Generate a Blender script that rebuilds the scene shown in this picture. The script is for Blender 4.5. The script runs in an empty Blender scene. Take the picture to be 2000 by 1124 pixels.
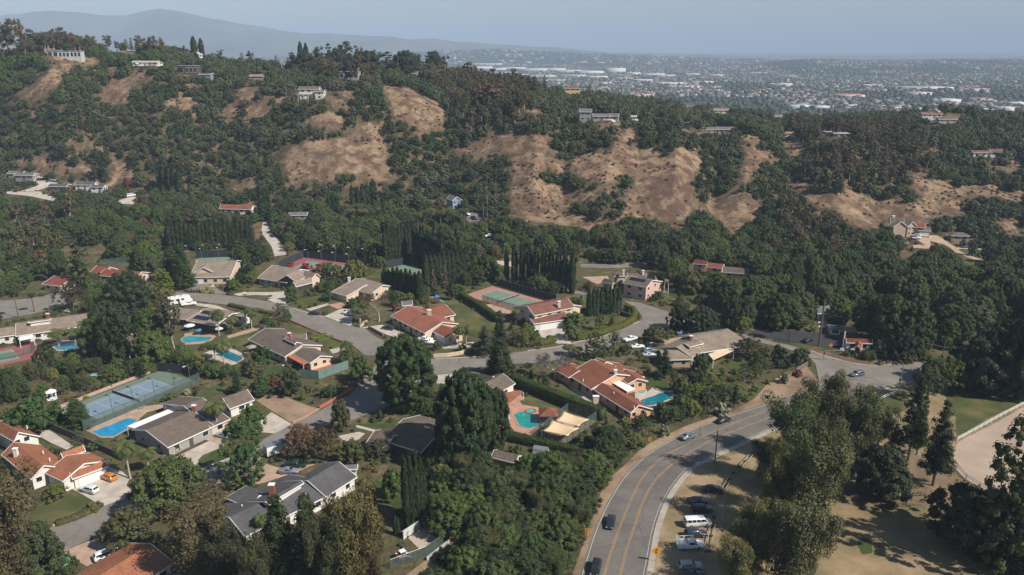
import bpy,bmesh,math,random
import numpy as np
from mathutils import Vector,Matrix
random.seed(7);RNG=np.random.default_rng(11)
SC=bpy.context.scene;COL=SC.collection
# ------------------------------------------------------------------ camera, sky, sun, exposure
FPX,HCAM,VH=1500.0,96.0,95.0
PITCH=math.atan((562-VH)/FPX)
cam=bpy.data.cameras.new('camera');cam.sensor_width=36;cam.lens=36*FPX/2000
cam.clip_start=1;cam.clip_end=120000
camo=bpy.data.objects.new('camera',cam);COL.objects.link(camo)
camo.location=(0,0,HCAM);camo.rotation_euler=(math.pi/2-PITCH,0,0)
SC.camera=camo
SUN_EL,SUN_AZ=math.radians(44),math.radians(-28)
world=bpy.data.worlds.new('World');SC.world=world;world.use_nodes=True
wn=world.node_tree.nodes;wn.clear();wl=world.node_tree.links
sky=wn.new('ShaderNodeTexSky');sky.sky_type='NISHITA';sky.sun_disc=False
sky.sun_elevation=SUN_EL;sky.sun_rotation=math.pi/2-SUN_AZ
sky.air_density=1.3;sky.dust_density=0.2;sky.ozone_density=2.5;sky.altitude=200
bg=wn.new('ShaderNodeBackground');bg.inputs[1].default_value=0.06
wo=wn.new('ShaderNodeOutputWorld');wl.new(sky.outputs[0],bg.inputs[0]);wl.new(bg.outputs[0],wo.inputs[0])
sl=bpy.data.lights.new('sun','SUN');sl.energy=5.0;sl.angle=math.radians(0.5);sl.color=(1.0,0.95,0.87)
so=bpy.data.objects.new('sun',sl);COL.objects.link(so)
sdir=Vector((math.cos(SUN_EL)*math.cos(SUN_AZ),math.cos(SUN_EL)*math.sin(SUN_AZ),math.sin(SUN_EL)))
so.rotation_euler=sdir.to_track_quat('Z','Y').to_euler();so.location=(200,-200,300)
SC.view_settings.view_transform='Standard';SC.view_settings.look='None'
SC.view_settings.exposure=0.5;SC.view_settings.gamma=1
SC.render.engine='CYCLES';SC.cycles.max_bounces=5;SC.cycles.diffuse_bounces=2;SC.cycles.volume_bounces=0
SC.cycles.transparent_max_bounces=6;SC.cycles.use_denoising=True;SC.cycles.sample_clamp_indirect=4
SC.cycles.caustics_reflective=False;SC.cycles.caustics_refractive=False
# ------------------------------------------------------------------ helpers
_S,_Cc=math.sin(PITCH),math.cos(PITCH)
def ray(u,v):
    x=(u-1000)/FPX;z=-(v-562)/FPX
    return (x,_Cc+z*_S,-_S+z*_Cc)
def proj(x,y,z):
    d=y*_Cc-(z-HCAM)*_S;w=y*_S+(z-HCAM)*_Cc
    return 1000+FPX*x/d,562-FPX*w/d
def zat(y,v):
    d=ray(1000,v);return HCAM+y*d[2]/d[1]
def P(u,v,z):
    d=ray(u,v);k=(z-HCAM)/d[2];return Vector((d[0]*k,d[1]*k,z))
def top_at(b,v):
    d=ray(1000,v);return HCAM+b[1]*d[2]/d[1]-b[2]
def _hash(i,j):
    n=np.sin(i*127.1+j*311.7)*43758.5453;return n-np.floor(n)
def vnoise(x,y):
    x=np.asarray(x,float);y=np.asarray(y,float)
    i,j=np.floor(x),np.floor(y);a,b=x-i,y-j;a=a*a*(3-2*a);b=b*b*(3-2*b)
    return (_hash(i,j)*(1-a)+_hash(i+1,j)*a)*(1-b)+(_hash(i,j+1)*(1-a)+_hash(i+1,j+1)*a)*b
def fbm(x,y,o=4):
    s=0;a=.5
    for k in range(o): s=s+a*(vnoise(x*2 ** k+9.1*k,y*2 ** k+4.7*k)-.5);a *= .5
    return s
def gaps(x,y): return fbm(x/26+3,y/26,3)
def sstep(a,b,x):
    t=np.clip((x-a)/(b-a),0,1);return t*t*(3-2*t)
_K=np.array([(-400,380,480,120,640,118,700),(0,370,480,128,620,118,680),(120,365,480,112,610,104,680),
 (270,385,470,122,600,98,690),(430,395,460,150,590,120,690),(600,400,450,197,540,142,650),
 (800,420,440,178,555,152,650),(900,430,425,200,545,160,650),(1000,440,410,218,535,176,650),
 (1170,450,400,238,520,197,690),(1400,432,415,268,515,226,700),(1600,445,410,282,520,246,700),
 (1750,474,405,300,520,238,640),(1830,478,405,300,530,222,620),(2000,492,400,300,540,240,660),
 (2400,500,400,300,540,245,660)],float)
_ku=_K[:,0]
_yk=np.stack([_K[:,2],_K[:,4],_K[:,6]]);_zk=np.stack([[zat(a[2],a[1]),zat(a[4],a[3]),zat(a[6],a[5])] for a in _K]).T
_sp_u=[-100,20,130,230,330,450,560,650,740,790,870,960,1040,1100,1190,1250,1320,1400,1455,1530,1630,1720,1800,1900,2010,2100]
_sp_z=[0,-3,5,-4,3,-4,0,5,1,3,-8,-2,6,-4,3,-2,5,-7,3,-6,4,-3,2,0,3,0]
PLAIN=-25.0
def T(x,y):
    x=np.asarray(x,float);y=np.asarray(y,float)
    yy=np.maximum(y,40)
    uu=1000+FPX*x/(yy*.955+22)
    uc=np.clip(uu,-390,2390)
    y1,y2,y3=[np.interp(uc,_ku,k) for k in _yk];z1,z2,z3=[np.interp(uc,_ku,k) for k in _zk]
    def prof(q):
        z=np.where(q < y1,z1*np.clip((q-300)/(y1-300),0,1) ** 1.3,0)
        z=np.where((q >= y1) & (q < y2),z1+(z2-z1)*(q-y1)/(y2-y1),z)
        z=np.where((q >= y2) & (q < y3),z2+(z3-z2)*(q-y2)/(y3-y2),z)
        z=np.where(q >= y3,PLAIN+(z3-PLAIN)*(1-sstep(y3,y3+480,q)),z)
        return z
    z=(prof(yy-9)+2*prof(yy)+prof(yy+9))/4
    w=sstep(y1-5,y1+35,yy)*(1-sstep(y2,y3+60,yy))
    warp=25*fbm(x/60,y/60,3)
    z=z+w*np.interp(uc+warp,_sp_u,_sp_z)*.9
    w2=sstep(y1-10,y1+30,yy)*(1-.5*sstep(y2-40,y2+60,yy))*(1-sstep(y3+200,y3+500,yy))
    rg=1-np.abs(2*vnoise(uc/42+fbm(x/30,y/30,2),yy/120)-1)
    z=z+w2*(9*fbm(x/55,y/55,4)+2.6*fbm(x/13,y/13,3)+2.4*(rg-.5)*.5)
    far=sstep(1500,2600,yy)
    nz=.86+.28*vnoise(uu/60,3.3)
    r1=46*np.exp(-((yy-5000)/800) ** 2)*sstep(1400,1620,uu)*nz
    r2=np.interp(uu,[600,850,1000,1200,1400,1600],[40,92,104,52,22,0])*np.exp(-((yy-7600)/1500) ** 2)*nz
    r3=14*np.exp(-((yy-4700)/500) ** 2)*sstep(1100,1300,uu)*(1-sstep(1500,1700,uu))*nz
    z=z+far*(r1+r2+r3)
    return z
_YS=np.concatenate([np.arange(60,760,1.5),np.geomspace(760,30000,500)])
def G(u,v,off=0.0):
    d=ray(u,v)
    if d[2] >-1e-4: d=(d[0],d[1],-1e-4)
    ys=_YS;xs=d[0]/d[1]*ys;zs=HCAM+d[2]/d[1]*ys
    g=T(xs,ys)+off;c=np.nonzero(g >= zs)[0]
    if len(c) == 0: i=len(ys)-1;return Vector((xs[i],ys[i],g[i]))
    i=c[0]
    if i == 0: return Vector((xs[0],ys[0],g[0]))
    a=zs[i-1]-g[i-1];b=g[i]-zs[i];t=a/(a+b+1e-9)
    y=ys[i-1]+t*(ys[i]-ys[i-1]);x=d[0]/d[1]*y
    return Vector((x,y,float(T(x,y))+off))
def th(x,y): return float(T(x,y))
def q(r,c,pts):
    oy=(0,375,749)[r];return [(500*c+x/3,oy+y/3) for x,y in pts]
# ------------------------------------------------------------------ objects
def tag(o,label=None,cat=None,group=None,kind=None):
    if label: o['label']=label
    if cat: o['category']=cat
    if group: o['group']=group
    if kind: o['kind']=kind
    return o
def link(name,me,mat=None,parent=None,loc=None):
    o=bpy.data.objects.new(name,me);COL.objects.link(o)
    if mat: me.materials.append(mat)
    if parent: o.parent=parent
    if loc is not None: o.location=loc
    return o
def empty(name,loc=(0,0,0),rz=0.0,label=None,cat=None,group=None):
    o=bpy.data.objects.new(name,None);COL.objects.link(o);o.location=loc;o.rotation_euler=(0,0,rz)
    o.empty_display_size=.5
    return tag(o,label,cat,group)
def npmesh(name,V,F):
    me=bpy.data.meshes.new(name);V=np.asarray(V,np.float32);F=np.asarray(F,np.int32);n,k=F.shape
    me.vertices.add(len(V));me.vertices.foreach_set('co',V.ravel())
    me.loops.add(n*k);me.loops.foreach_set('vertex_index',F.ravel())
    me.polygons.add(n);me.polygons.foreach_set('loop_start',np.arange(0,n*k,k,dtype=np.int32))
    me.polygons.foreach_set('loop_total',np.full(n,k,np.int32));me.update(calc_edges=True)
    return me
def copy_tree(o,loc,rz=0.0,sc=None,parent=None):
    c=o.copy();COL.objects.link(c)
    if parent is None:
        c.location=loc;c.rotation_euler=(0,0,rz)
        if sc is not None: c.scale=sc
    else: c.parent=parent
    for ch in o.children: copy_tree(ch,None,parent=c)
    return c
class MB:
    def __init__(s): s.v=[];s.f=[];s.uv={}
    def add(s,vs,fs):
        o=len(s.v);s.v+=[tuple(p) for p in vs];s.f+=[tuple(i+o for i in f) for f in fs]
    def box(s,x0,x1,y0,y1,z0,z1,M=None):
        vs=[Vector((x,y,z)) for z in (z0,z1) for x,y in ((x0,y0),(x1,y0),(x1,y1),(x0,y1))]
        if M is not None: vs=[M @ p for p in vs]
        s.add(vs,[(3,2,1,0),(4,5,6,7),(0,1,5,4),(1,2,6,5),(2,3,7,6),(3,0,4,7)]);return s
    def tube(s,pts,rad,n=6,cap=True):
        pts=[Vector(p) for p in pts];rad=rad if isinstance(rad,(list,tuple)) else [rad]*len(pts);o=len(s.v)
        for i,p in enumerate(pts):
            d=(pts[min(i+1,len(pts)-1)]-pts[max(i-1,0)]).normalized()
            a=d.orthogonal().normalized() if abs(d.z) < .95 else Vector((1,0,0))-d*d.x
            a.normalize();b=d.cross(a)
            for k in range(n):
                t=2*math.pi*k/n;s.v.append(tuple(p+(a*math.cos(t)+b*math.sin(t))*rad[i]))
        for i in range(len(pts)-1):
            for k in range(n): s.f.append((o+i*n+k,o+i*n+(k+1)%n,o+(i+1)*n+(k+1)%n,o+(i+1)*n+k))
        if cap: s.f.append(tuple(o+k for k in reversed(range(n))));s.f.append(tuple(o+(len(pts)-1)*n+k for k in range(n)))
        return s
    def build(s,name,mat=None,parent=None,smooth=False):
        me=bpy.data.meshes.new(name);me.from_pydata(s.v,[],s.f)
        if smooth: me.polygons.foreach_set('use_smooth',[True]*len(me.polygons))
        me.update();return link(name,me,mat,parent)
# ------------------------------------------------------------------ materials
MATS={}
def nodes(name):
    m=bpy.data.materials.new(name);m.use_nodes=True;nt=m.node_tree
    return m,nt,nt.nodes['Principled BSDF']
def N(nt,t,**k):
    n=nt.nodes.new(t)
    for a,b in k.items():
        if a[0] == 'i' and a[1:].isdigit(): n.inputs[int(a[1:])].default_value=b
        else: setattr(n,a,b)
    return n
def ramp(nt,fac,stops,interp='LINEAR'):
    r=nt.nodes.new('ShaderNodeValToRGB');e=r.color_ramp.elements;r.color_ramp.interpolation=interp
    while len(e) < len(stops): e.new(.5)
    for i,(p,c) in enumerate(stops): e[i].position=p;e[i].color=(*c,1)
    nt.links.new(fac,r.inputs[0]);return r.outputs[0]
def mix(nt,f,a,b,mode='MIX'):
    m=nt.nodes.new('ShaderNodeMix');m.data_type='RGBA';m.blend_type=mode
    for v_,i in ((f,0),(a,6),(b,7)):
        if isinstance(v_,(int,float)): m.inputs[i].default_value=v_
        elif isinstance(v_,tuple): m.inputs[i].default_value=(*v_,1)
        else: nt.links.new(v_,m.inputs[i])
    return m.outputs[2]
def noise(nt,scale,detail=4,rough=.55,coord='Object',stretch=None,out=0):
    tc=nt.nodes.new('ShaderNodeTexCoord');s=tc.outputs[coord]
    if coord == 'World':
        s=nt.nodes.new('ShaderNodeNewGeometry').outputs['Position']
    if stretch:
        mp=nt.nodes.new('ShaderNodeMapping');mp.inputs[3].default_value=stretch;nt.links.new(s,mp.inputs[0]);s=mp.outputs[0]
    n=N(nt,'ShaderNodeTexNoise');n.inputs['Scale'].default_value=scale;n.inputs['Detail'].default_value=detail
    n.inputs['Roughness'].default_value=rough;nt.links.new(s,n.inputs[0]);return n.outputs[out]
def wnoise(nt,scale,**k):
    g=nt.nodes.new('ShaderNodeNewGeometry');n=N(nt,'ShaderNodeTexNoise')
    n.inputs['Scale'].default_value=scale;n.inputs['Detail'].default_value=k.get('detail',4);n.inputs['Roughness'].default_value=k.get('rough',.55)
    nt.links.new(g.outputs['Position'],n.inputs[0]);return n.outputs[0]
def bump(nt,b,h,strength=.3,dist=.1):
    n=nt.nodes.new('ShaderNodeBump');n.inputs[0].default_value=strength;n.inputs[1].default_value=dist
    nt.links.new(h,n.inputs['Height']);nt.links.new(n.outputs[0],b.inputs['Normal'])
def flat(name,c,rough=.7,metal=0.0,var=.12,scale=.8,spec=None):
    if name in MATS: return MATS[name]
    m,nt,b=nodes(name);b.inputs['Roughness'].default_value=rough;b.inputs['Metallic'].default_value=metal
    b.inputs['Specular IOR Level'].default_value=.3 if spec is None else spec
    if var:
        n=wnoise(nt,scale);lo=tuple(x*(1-var) for x in c);hi=tuple(min(1,x*(1+var)) for x in c)
        nt.links.new(ramp(nt,n,[(.3,lo),(.7,hi)]),b.inputs[0])
    else: b.inputs[0].default_value=(*c,1)
    MATS[name]=m;return m
t00= lambda p: q(0,0,p);t01= lambda p: q(0,1,p);t02= lambda p: q(0,2,p);t03= lambda p: q(0,3,p)
t10= lambda p: q(1,0,p);t11= lambda p: q(1,1,p);t12= lambda p: q(1,2,p);t13= lambda p: q(1,3,p)
t20= lambda p: q(2,0,p);t21= lambda p: q(2,1,p);t22= lambda p: q(2,2,p);t23= lambda p: q(2,3,p)
KW,KH=1000,562
def _fill(mask,pts,sx=1,ox=0,sy=1,oy=0):
    p=np.array([((a[0]-ox)*sx,(a[1]-oy)*sy) for a in pts]);H,W=mask.shape
    x0,x1=int(max(0,p[:,0].min())),int(min(W-1,p[:,0].max()+1));y0,y1=int(max(0,p[:,1].min())),int(min(H-1,p[:,1].max()+1))
    if x1 < x0 or y1 < y0: return
    X,Y=np.meshgrid(np.arange(x0,x1+1)+.5,np.arange(y0,y1+1)+.5);ins=np.zeros(X.shape,bool);n=len(p)
    for i in range(n):
        a,b=p[i],p[(i+1)%n];c=(a[1] > Y) != (b[1] > Y)
        if abs(b[1]-a[1]) > 1e-9: ins ^= c & (X < (b[0]-a[0])*(Y-a[1])/(b[1]-a[1])+a[0])
    mask[y0:y1+1,x0:x1+1] |= ins
bare=([t00(p) for p in ([(330,345),(450,320),(415,400),(350,480),(290,540),(170,595),(110,560),(200,500),(270,440),(320,390)],[(470,335),(565,330),(560,375),(480,395)],[(640,380),(685,370),(690,400),(640,425)],[(700,460),(740,430),(830,410),(900,440),(860,460),(800,470),(760,520),(740,550),(600,560),(620,520),(660,480)],[(600,560),(740,560),(745,600),(650,605)],
    [(1040,565),(1125,570),(1120,595),(1050,590)],[(1350,510),(1499,490),(1499,530),(1420,540)],[(640,660),(690,670),(680,690),(650,695)],[(100,920),(150,915),(150,950),(110,975)],[(200,910),(300,950),(300,985),(200,985)],[(400,840),(490,840),(500,875),(480,880)],[(400,965),(430,955),(540,990),(520,1005),(400,1010)],[(660,940),(700,940),(790,980),(770,1050),(700,1050),(650,1100),(620,1090),(680,1010)],
    [(610,288),(700,283),(815,288),(810,310),(650,308)],[(430,735),(480,735),(480,760),(440,765)],[(180,660),(220,655),(215,690),(190,690)])]+
 [t01(p) for p in ([(100,560),(170,560),(150,600),(100,600)],[(25,410),(95,385),(100,410),(60,425)],[(0,650),(90,640),(70,660),(0,660)],[(500,530),(560,520),(580,560),(560,580),(520,570)],[(300,710),(330,695),(410,655),(500,680),(520,720),(490,760),(440,735),(380,735)],
    [(150,950),(200,870),(290,820),(370,805),(460,810),(560,790),(640,730),(755,722),(735,800),(770,850),(775,890),(760,960),(810,1020),(800,1060),(700,1060),(600,1030),(530,1010),(460,1020),(450,1080),(380,1060),(330,1050),(240,1080),(190,1080),(200,1020)],
    [(740,490),(860,500),(900,520),(980,560),(1060,600),(1110,650),(1090,700),(1090,760),(1020,750),(950,790),(950,705),(880,700),(810,705),(800,620),(770,570)],[(1150,870),(1250,850),(1350,800),(1499,760),(1499,900),(1400,900),(1300,920),(1200,890)],[(700,1100),(760,1090),(740,1124)],[(430,580),(520,585),(500,630),(440,620)])]+
 [t02(p) for p in ([(0,820),(60,790),(110,780),(180,770),(205,820),(210,870),(175,920),(205,980),(160,1030),(180,1070),(260,1090),(350,1100),(500,1150),(0,1150)],[(355,905),(450,880),(500,905),(600,880),(650,790),(695,800),(670,880),(760,880),(800,850),(845,870),(860,905),(950,920),(960,860),(1080,860),(1075,910),(1120,945),(1090,990),(1045,1060),(1050,1140),(740,1140),(715,1020),(620,1020),(595,1080),(560,1140),(520,1070),(450,1060),(380,1020),(350,960)],
    [(1380,850),(1499,880),(1499,930),(1430,950),(1370,1080),(1310,1110),(1340,1000)],[(60,630),(150,640),(150,660),(80,655)],[(1340,790),(1450,790),(1450,830),(1360,825)])]+
 [t03(p) for p in ([(90,830),(190,820),(200,870),(160,920),(120,900)],[(0,870),(40,920),(30,940),(0,940)],[(160,1060),(240,1070),(240,1110),(340,1120),(500,1110),(500,1130),(160,1130)],[(830,1010),(900,1030),(990,1050),(1100,1080),(1240,1080),(1320,1075),(1350,1100),(1499,1110),(1499,1130),(880,1130)],[(1320,970),(1420,950),(1499,940),(1480,980),(1350,1000)],[(940,860),(1000,850),(1010,890),(960,900)])]+
 [t12(p) for p in ([(0,0),(470,0),(450,45),(345,60),(325,110),(410,130),(450,165),(540,160),(550,120),(600,150),(650,130),(645,90),(690,25),(660,0),(1060,0),(1060,90),(1015,175),(985,225),(930,190),(880,165),(740,150),(560,165),(500,195),(440,235),(420,210),(200,180),(90,185),(60,150),(0,140)],[(1150,50),(1230,0),(1330,0),(1420,30),(1445,90),(1415,160),(1350,195),(1300,255),(1255,200),(1190,150),(1140,90)],[(460,300),(560,310),(540,335),(470,330)])]+
 [t13(p) for p in ([(200,0),(520,0),(640,60),(690,20),(780,60),(810,60),(900,50),(920,0),(1499,0),(1499,50),(1440,50),(1350,20),(1250,20),(1180,30),(1115,80),(1160,120),(1020,130),(960,150),(830,160),(700,130),(660,170),(600,200),(550,215),(480,170),(410,110),(300,90),(240,60)],[(1370,170),(1440,160),(1470,250),(1400,240),(1370,200)],[(765,345),(890,340),(870,385),(790,400)],[(1140,395),(1230,400),(1200,430),(1150,420)])]+
 [t10(p) for p in ([(540,305),(630,300),(630,330),(560,370),(520,350)],[(0,590),(60,600),(90,625),(0,640)])])
BARE=np.zeros((KH,KW),bool)
for p in bare: _fill(BARE,p,.5,0,.5,0)
# ------------------------------------------------------------------ the land
def make_ground():
    th_f=np.radians(np.concatenate([np.arange(-180,-50,5),np.arange(-50,-40,.8),np.arange(-40,40.01,.16),np.arange(40.8,50,.8),np.arange(55,180,5)]))
    rr=np.concatenate([[0.5,20,45,70],np.arange(90,330,10),np.arange(330,760,2.2),np.geomspace(762,42000,190)])
    TH,RR=np.meshgrid(th_f,rr);X=RR*np.sin(TH);Y=RR*np.cos(TH)
    Z=np.where(Y > 40,T(X,np.maximum(Y,41)),0)
    V=np.stack([X,Y,Z],-1).reshape(-1,3);nr,nt_=len(rr),len(th_f)
    i,j=np.meshgrid(np.arange(nr-1),np.arange(nt_),indexing='ij');j2=(j+1) % nt_
    F=np.stack([i*nt_+j,i*nt_+j2,(i+1)*nt_+j2,(i+1)*nt_+j],-1).reshape(-1,4)[:,::-1]
    me=npmesh('ground',V,F);me.polygons.foreach_set('use_smooth',[True]*len(me.polygons))
    pd=Y*_Cc-(Z-HCAM)*_S;pd=np.where(pd < 1,1,pd);wob=7*fbm(X/9,Y/9,3)
    pu=(1000+FPX*X/pd+wob)/2;pv=(562-FPX*(Y*_S+(Z-HCAM)*_Cc)/pd+wob)/2;okp=(pu >= 0) & (pu < KW) & (pv >= 0) & (pv < KH) & (Y > 370) & (Y < 720)
    bv=np.zeros(X.shape,np.float32);bv[okp]=BARE[pv[okp].astype(int),pu[okp].astype(int)];bv[okp]=np.maximum(bv[okp],.9*(gaps(X,Y)[okp] > .20));at=me.attributes.new('bare','FLOAT','POINT');at.data.foreach_set('value',bv.ravel())
    m,nt,b=nodes('earth');L=nt.links;b.inputs['Roughness'].default_value=.95;b.inputs['Specular IOR Level'].default_value=.1
    g=N(nt,'ShaderNodeNewGeometry');sx=N(nt,'ShaderNodeSeparateXYZ');L.new(g.outputs['Position'],sx.inputs[0])
    big=wnoise(nt,.018,detail=5,rough=.6);med=wnoise(nt,.12,detail=5,rough=.65);fine=wnoise(nt,.5,detail=6,rough=.8)
    soil=ramp(nt,big,[(.34,(.13,.07,.048)),(.43,(.25,.145,.09)),(.52,(.34,.225,.14)),(.58,(.17,.09,.06)),(.68,(.28,.175,.11))])
    streak=N(nt,'ShaderNodeMapping',i3=(.3,.11,.3));L.new(g.outputs['Position'],streak.inputs[0])
    sn=N(nt,'ShaderNodeTexNoise');sn.inputs['Scale'].default_value=.6;sn.inputs['Detail'].default_value=5;L.new(streak.outputs[0],sn.inputs[0])
    soil=mix(nt,ramp(nt,sn.outputs[0],[(.42,(0,0,0)),(.62,(.6,.6,.6))]),soil,(.39,.28,.175))
    soil=mix(nt,ramp(nt,med,[(.44,(0,0,0)),(.58,(.9,.9,.9))]),soil,(.105,.066,.044))
    soil=mix(nt,ramp(nt,fine,[(.46,(0,0,0)),(.66,(.75,.75,.75))]),soil,(.10,.075,.045))
    cover=N(nt,'ShaderNodeAttribute',attribute_name='bare');soil=mix(nt,cover.outputs['Fac'],ramp(nt,med,[(.38,(.055,.052,.025)),(.5,(.11,.08,.046)),(.62,(.19,.125,.08))]),soil)
    yard=ramp(nt,med,[(.36,(.085,.072,.038)),(.46,(.15,.115,.065)),(.54,(.10,.105,.04)),(.66,(.25,.175,.11))])
    yard=mix(nt,ramp(nt,fine,[(.4,(0,0,0)),(.7,(.5,.5,.5))]),yard,(.055,.055,.025))
    yy=N(nt,'ShaderNodeMapRange');yy.inputs[1].default_value=375;yy.inputs[2].default_value=415
    ad=N(nt,'ShaderNodeMath',operation='MULTIPLY_ADD');ad.inputs[1].default_value=60;L.new(big,ad.inputs[0]);L.new(sx.outputs[1],ad.inputs[2])
    L.new(ad.outputs[0],yy.inputs[0])
    near=mix(nt,yy.outputs[0],yard,soil)
    cn=wnoise(nt,.011,detail=6,rough=.75)
    plain=ramp(nt,cn,[(.38,(.03,.04,.022)),(.5,(.05,.055,.035)),(.6,(.10,.095,.075)),(.72,(.19,.17,.15))])
    yz=N(nt,'ShaderNodeMapRange');yz.inputs[1].default_value=760;yz.inputs[2].default_value=1000;L.new(sx.outputs[1],yz.inputs[0])
    L.new(mix(nt,yz.outputs[0],near,plain),b.inputs[0])
    bs_=N(nt,'ShaderNodeMath',operation='ADD');L.new(med,bs_.inputs[0]);L.new(fine,bs_.inputs[1]);bump(nt,b,bs_.outputs[0],.9,1.3)
    o=link('ground',me,m);tag(o,kind='structure');return o
make_ground()
def make_range():
    prof=[(-1200,62),(-600,42),(-200,38),(0,30),(50,27),(110,21),(170,24),(210,31),(260,30),(305,19),(325,17),(350,20),(400,31),(450,42),
            (480,47),(520,53),(560,60),(610,65),(680,67),(760,72),(800,77),(850,77),(900,82),(1000,88),(1100,94),(1200,104),(1600,110),(2400,112)]
    pu,pv=zip(*prof);us=np.arange(-1200,2400,6.0);ts=np.linspace(0,1,40);V=[]
    yc=9600
    for t in ts:
        y=7000+t*5600
        top=np.array([zat(yc,v) for v in np.interp(us,pu,pv)])+30*fbm(us/40,us*0+2.0,3)
        w=np.clip(1-abs(y-yc)/2700,0,1) ** 1.25
        z=-30+(top+30)*w*(1+(1-w)*1.1*fbm(us/60,np.full_like(us,y/600),4))+(1-w)*w*260*fbm(us/45+7,np.full_like(us,y/900),4)*np.clip(top/300,0,1)
        if w == 0: z=us*0-60
        x=(us-1000)/FPX*(y*_Cc+HCAM*_S)
        V.append(np.stack([x,us*0+y,z],-1))
    n=len(us);V=np.concatenate(V);i,j=np.meshgrid(np.arange(39),np.arange(n-1),indexing='ij')
    F=np.stack([i*n+j,i*n+j+1,(i+1)*n+j+1,(i+1)*n+j],-1).reshape(-1,4)
    me=npmesh('mountains',V,F);me.polygons.foreach_set('use_smooth',[True]*len(me.polygons))
    m,nt,b=nodes('far_slopes');b.inputs['Roughness'].default_value=1
    nt.links.new(ramp(nt,wnoise(nt,.0012,detail=6),[(.35,(.045,.05,.03)),(.6,(.11,.095,.06))]),b.inputs[0])
    tag(link('mountains',me,m),kind='structure')
make_range()
def make_haze():
    mb=MB();mb.box(-44000,44000,-44000,44000,-61,720)
    m,nt,b=nodes('haze_air');nt.nodes.remove(b);pv=N(nt,'ShaderNodeVolumePrincipled')
    pv.inputs['Color'].default_value=(.58,.73,.93,1);pv.inputs['Density'].default_value=1.35e-4;pv.inputs['Anisotropy'].default_value=-.1
    nt.links.new(pv.outputs[0],nt.nodes['Material Output'].inputs['Volume'])
    o=mb.build('haze',m);tag(o,kind='stuff',label='thin blue haze over the valley and the plain',cat='haze');return o
make_haze()
# ------------------------------------------------------------------ foliage and the tree builders
def foliage_mat(name,base=(1,1,1),use_obj=True,trans=.15):
    m,nt,b=nodes(name);L=nt.links
    oi=N(nt,'ShaderNodeObjectInfo');at=N(nt,'ShaderNodeAttribute',attribute_name='leaf')
    c=oi.outputs['Color'] if use_obj else base
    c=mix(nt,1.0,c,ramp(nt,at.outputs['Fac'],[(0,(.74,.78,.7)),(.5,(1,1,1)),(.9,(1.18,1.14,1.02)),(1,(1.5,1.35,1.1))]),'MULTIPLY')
    c=mix(nt,1.0,c,ramp(nt,oi.outputs['Random'],[(0,(.78,.85,.8)),(.5,(1,1,1)),(1,(1.25,1.12,.95))]),'MULTIPLY')
    n=wnoise(nt,.35,detail=3);c=mix(nt,1.0,c,ramp(nt,n,[(.35,(.82,.9,.85)),(.65,(1.2,1.1,1.0))]),'MULTIPLY')
    L.new(c,b.inputs[0]);b.inputs['Roughness'].default_value=.6;b.inputs['Specular IOR Level'].default_value=.18
    tr=N(nt,'ShaderNodeBsdfTranslucent');L.new(c,tr.inputs[0]);mx=N(nt,'ShaderNodeMixShader');mx.inputs[0].default_value=trans
    L.new(b.outputs[0],mx.inputs[1]);L.new(tr.outputs[0],mx.inputs[2]);L.new(mx.outputs[0],nt.nodes['Material Output'].inputs[0])
    return m
LEAF=foliage_mat('leaves')
BARK=flat('bark',(.11,.085,.065),.9,scale=2,var=.3);BARKP=flat('pale_bark',(.36,.30,.24),.9,scale=1.5,var=.3)
_c=np.array([(x,y,z) for x in (-1,0,1) for y in (-1,0,1) for z in (-1,0,1)],float)
def _cube_sphere():
    vs,fs,idx=[],[],{}
    def vid(p):
        if p not in idx: idx[p]=len(vs);a=np.array(p,float);vs.append(a/np.linalg.norm(a))
        return idx[p]
    for ax in range(3):
        for s in (-1,1):
            for i in (-1,0):
                for j in (-1,0):
                    c=[]
                    for a,b in ((i,j),(i+1,j),(i+1,j+1),(i,j+1)):
                        p=[0,0,0];p[ax]=s;p[(ax+1)%3]=a;p[(ax+2)%3]=b;c.append(vid(tuple(p)))
                    fs.append(c if s > 0 else c[::-1])
    return np.array(vs),np.array(fs)
_SV,_SF=_cube_sphere()
def _unit(a): return a/(np.linalg.norm(a,axis=-1,keepdims=True)+1e-9)
def cards(P_,Nn,size,jit=.7,aspect=1.0,up=None,rng=RNG):
    n=len(P_);nn=_unit(_unit(Nn)+rng.normal(0,jit*.6,(n,3)))
    a=_unit(np.cross(nn,rng.normal(0,1,(n,3)))) if up is None else _unit(np.cross(nn,up+rng.normal(0,.15,(n,3))))
    b=np.cross(nn,a);s=size*rng.uniform(.6,1.25,(n,1));sa=s*.5;sb=s*.5*aspect
    k=rng.uniform(.55,1.15,(n,4,1))
    C=np.stack([-a*sa*k[:,0]-b*sb*.5,a*sa*.5-b*sb*k[:,1],a*sa*k[:,2]+b*sb*.6,-a*sa*.4+b*sb*k[:,3]],1)
    V=(P_[:,None]+C).reshape(-1,3);F=np.arange(4*n).reshape(-1,4)
    return V,F,np.repeat(rng.random(n),4)
def join(parts):
    V,F,A=[],[],[];o=0
    for v,f,a in parts: V.append(v);F.append(f+o);A.append(a);o+=len(v)
    return np.concatenate(V),np.concatenate(F),np.concatenate(A)
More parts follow.
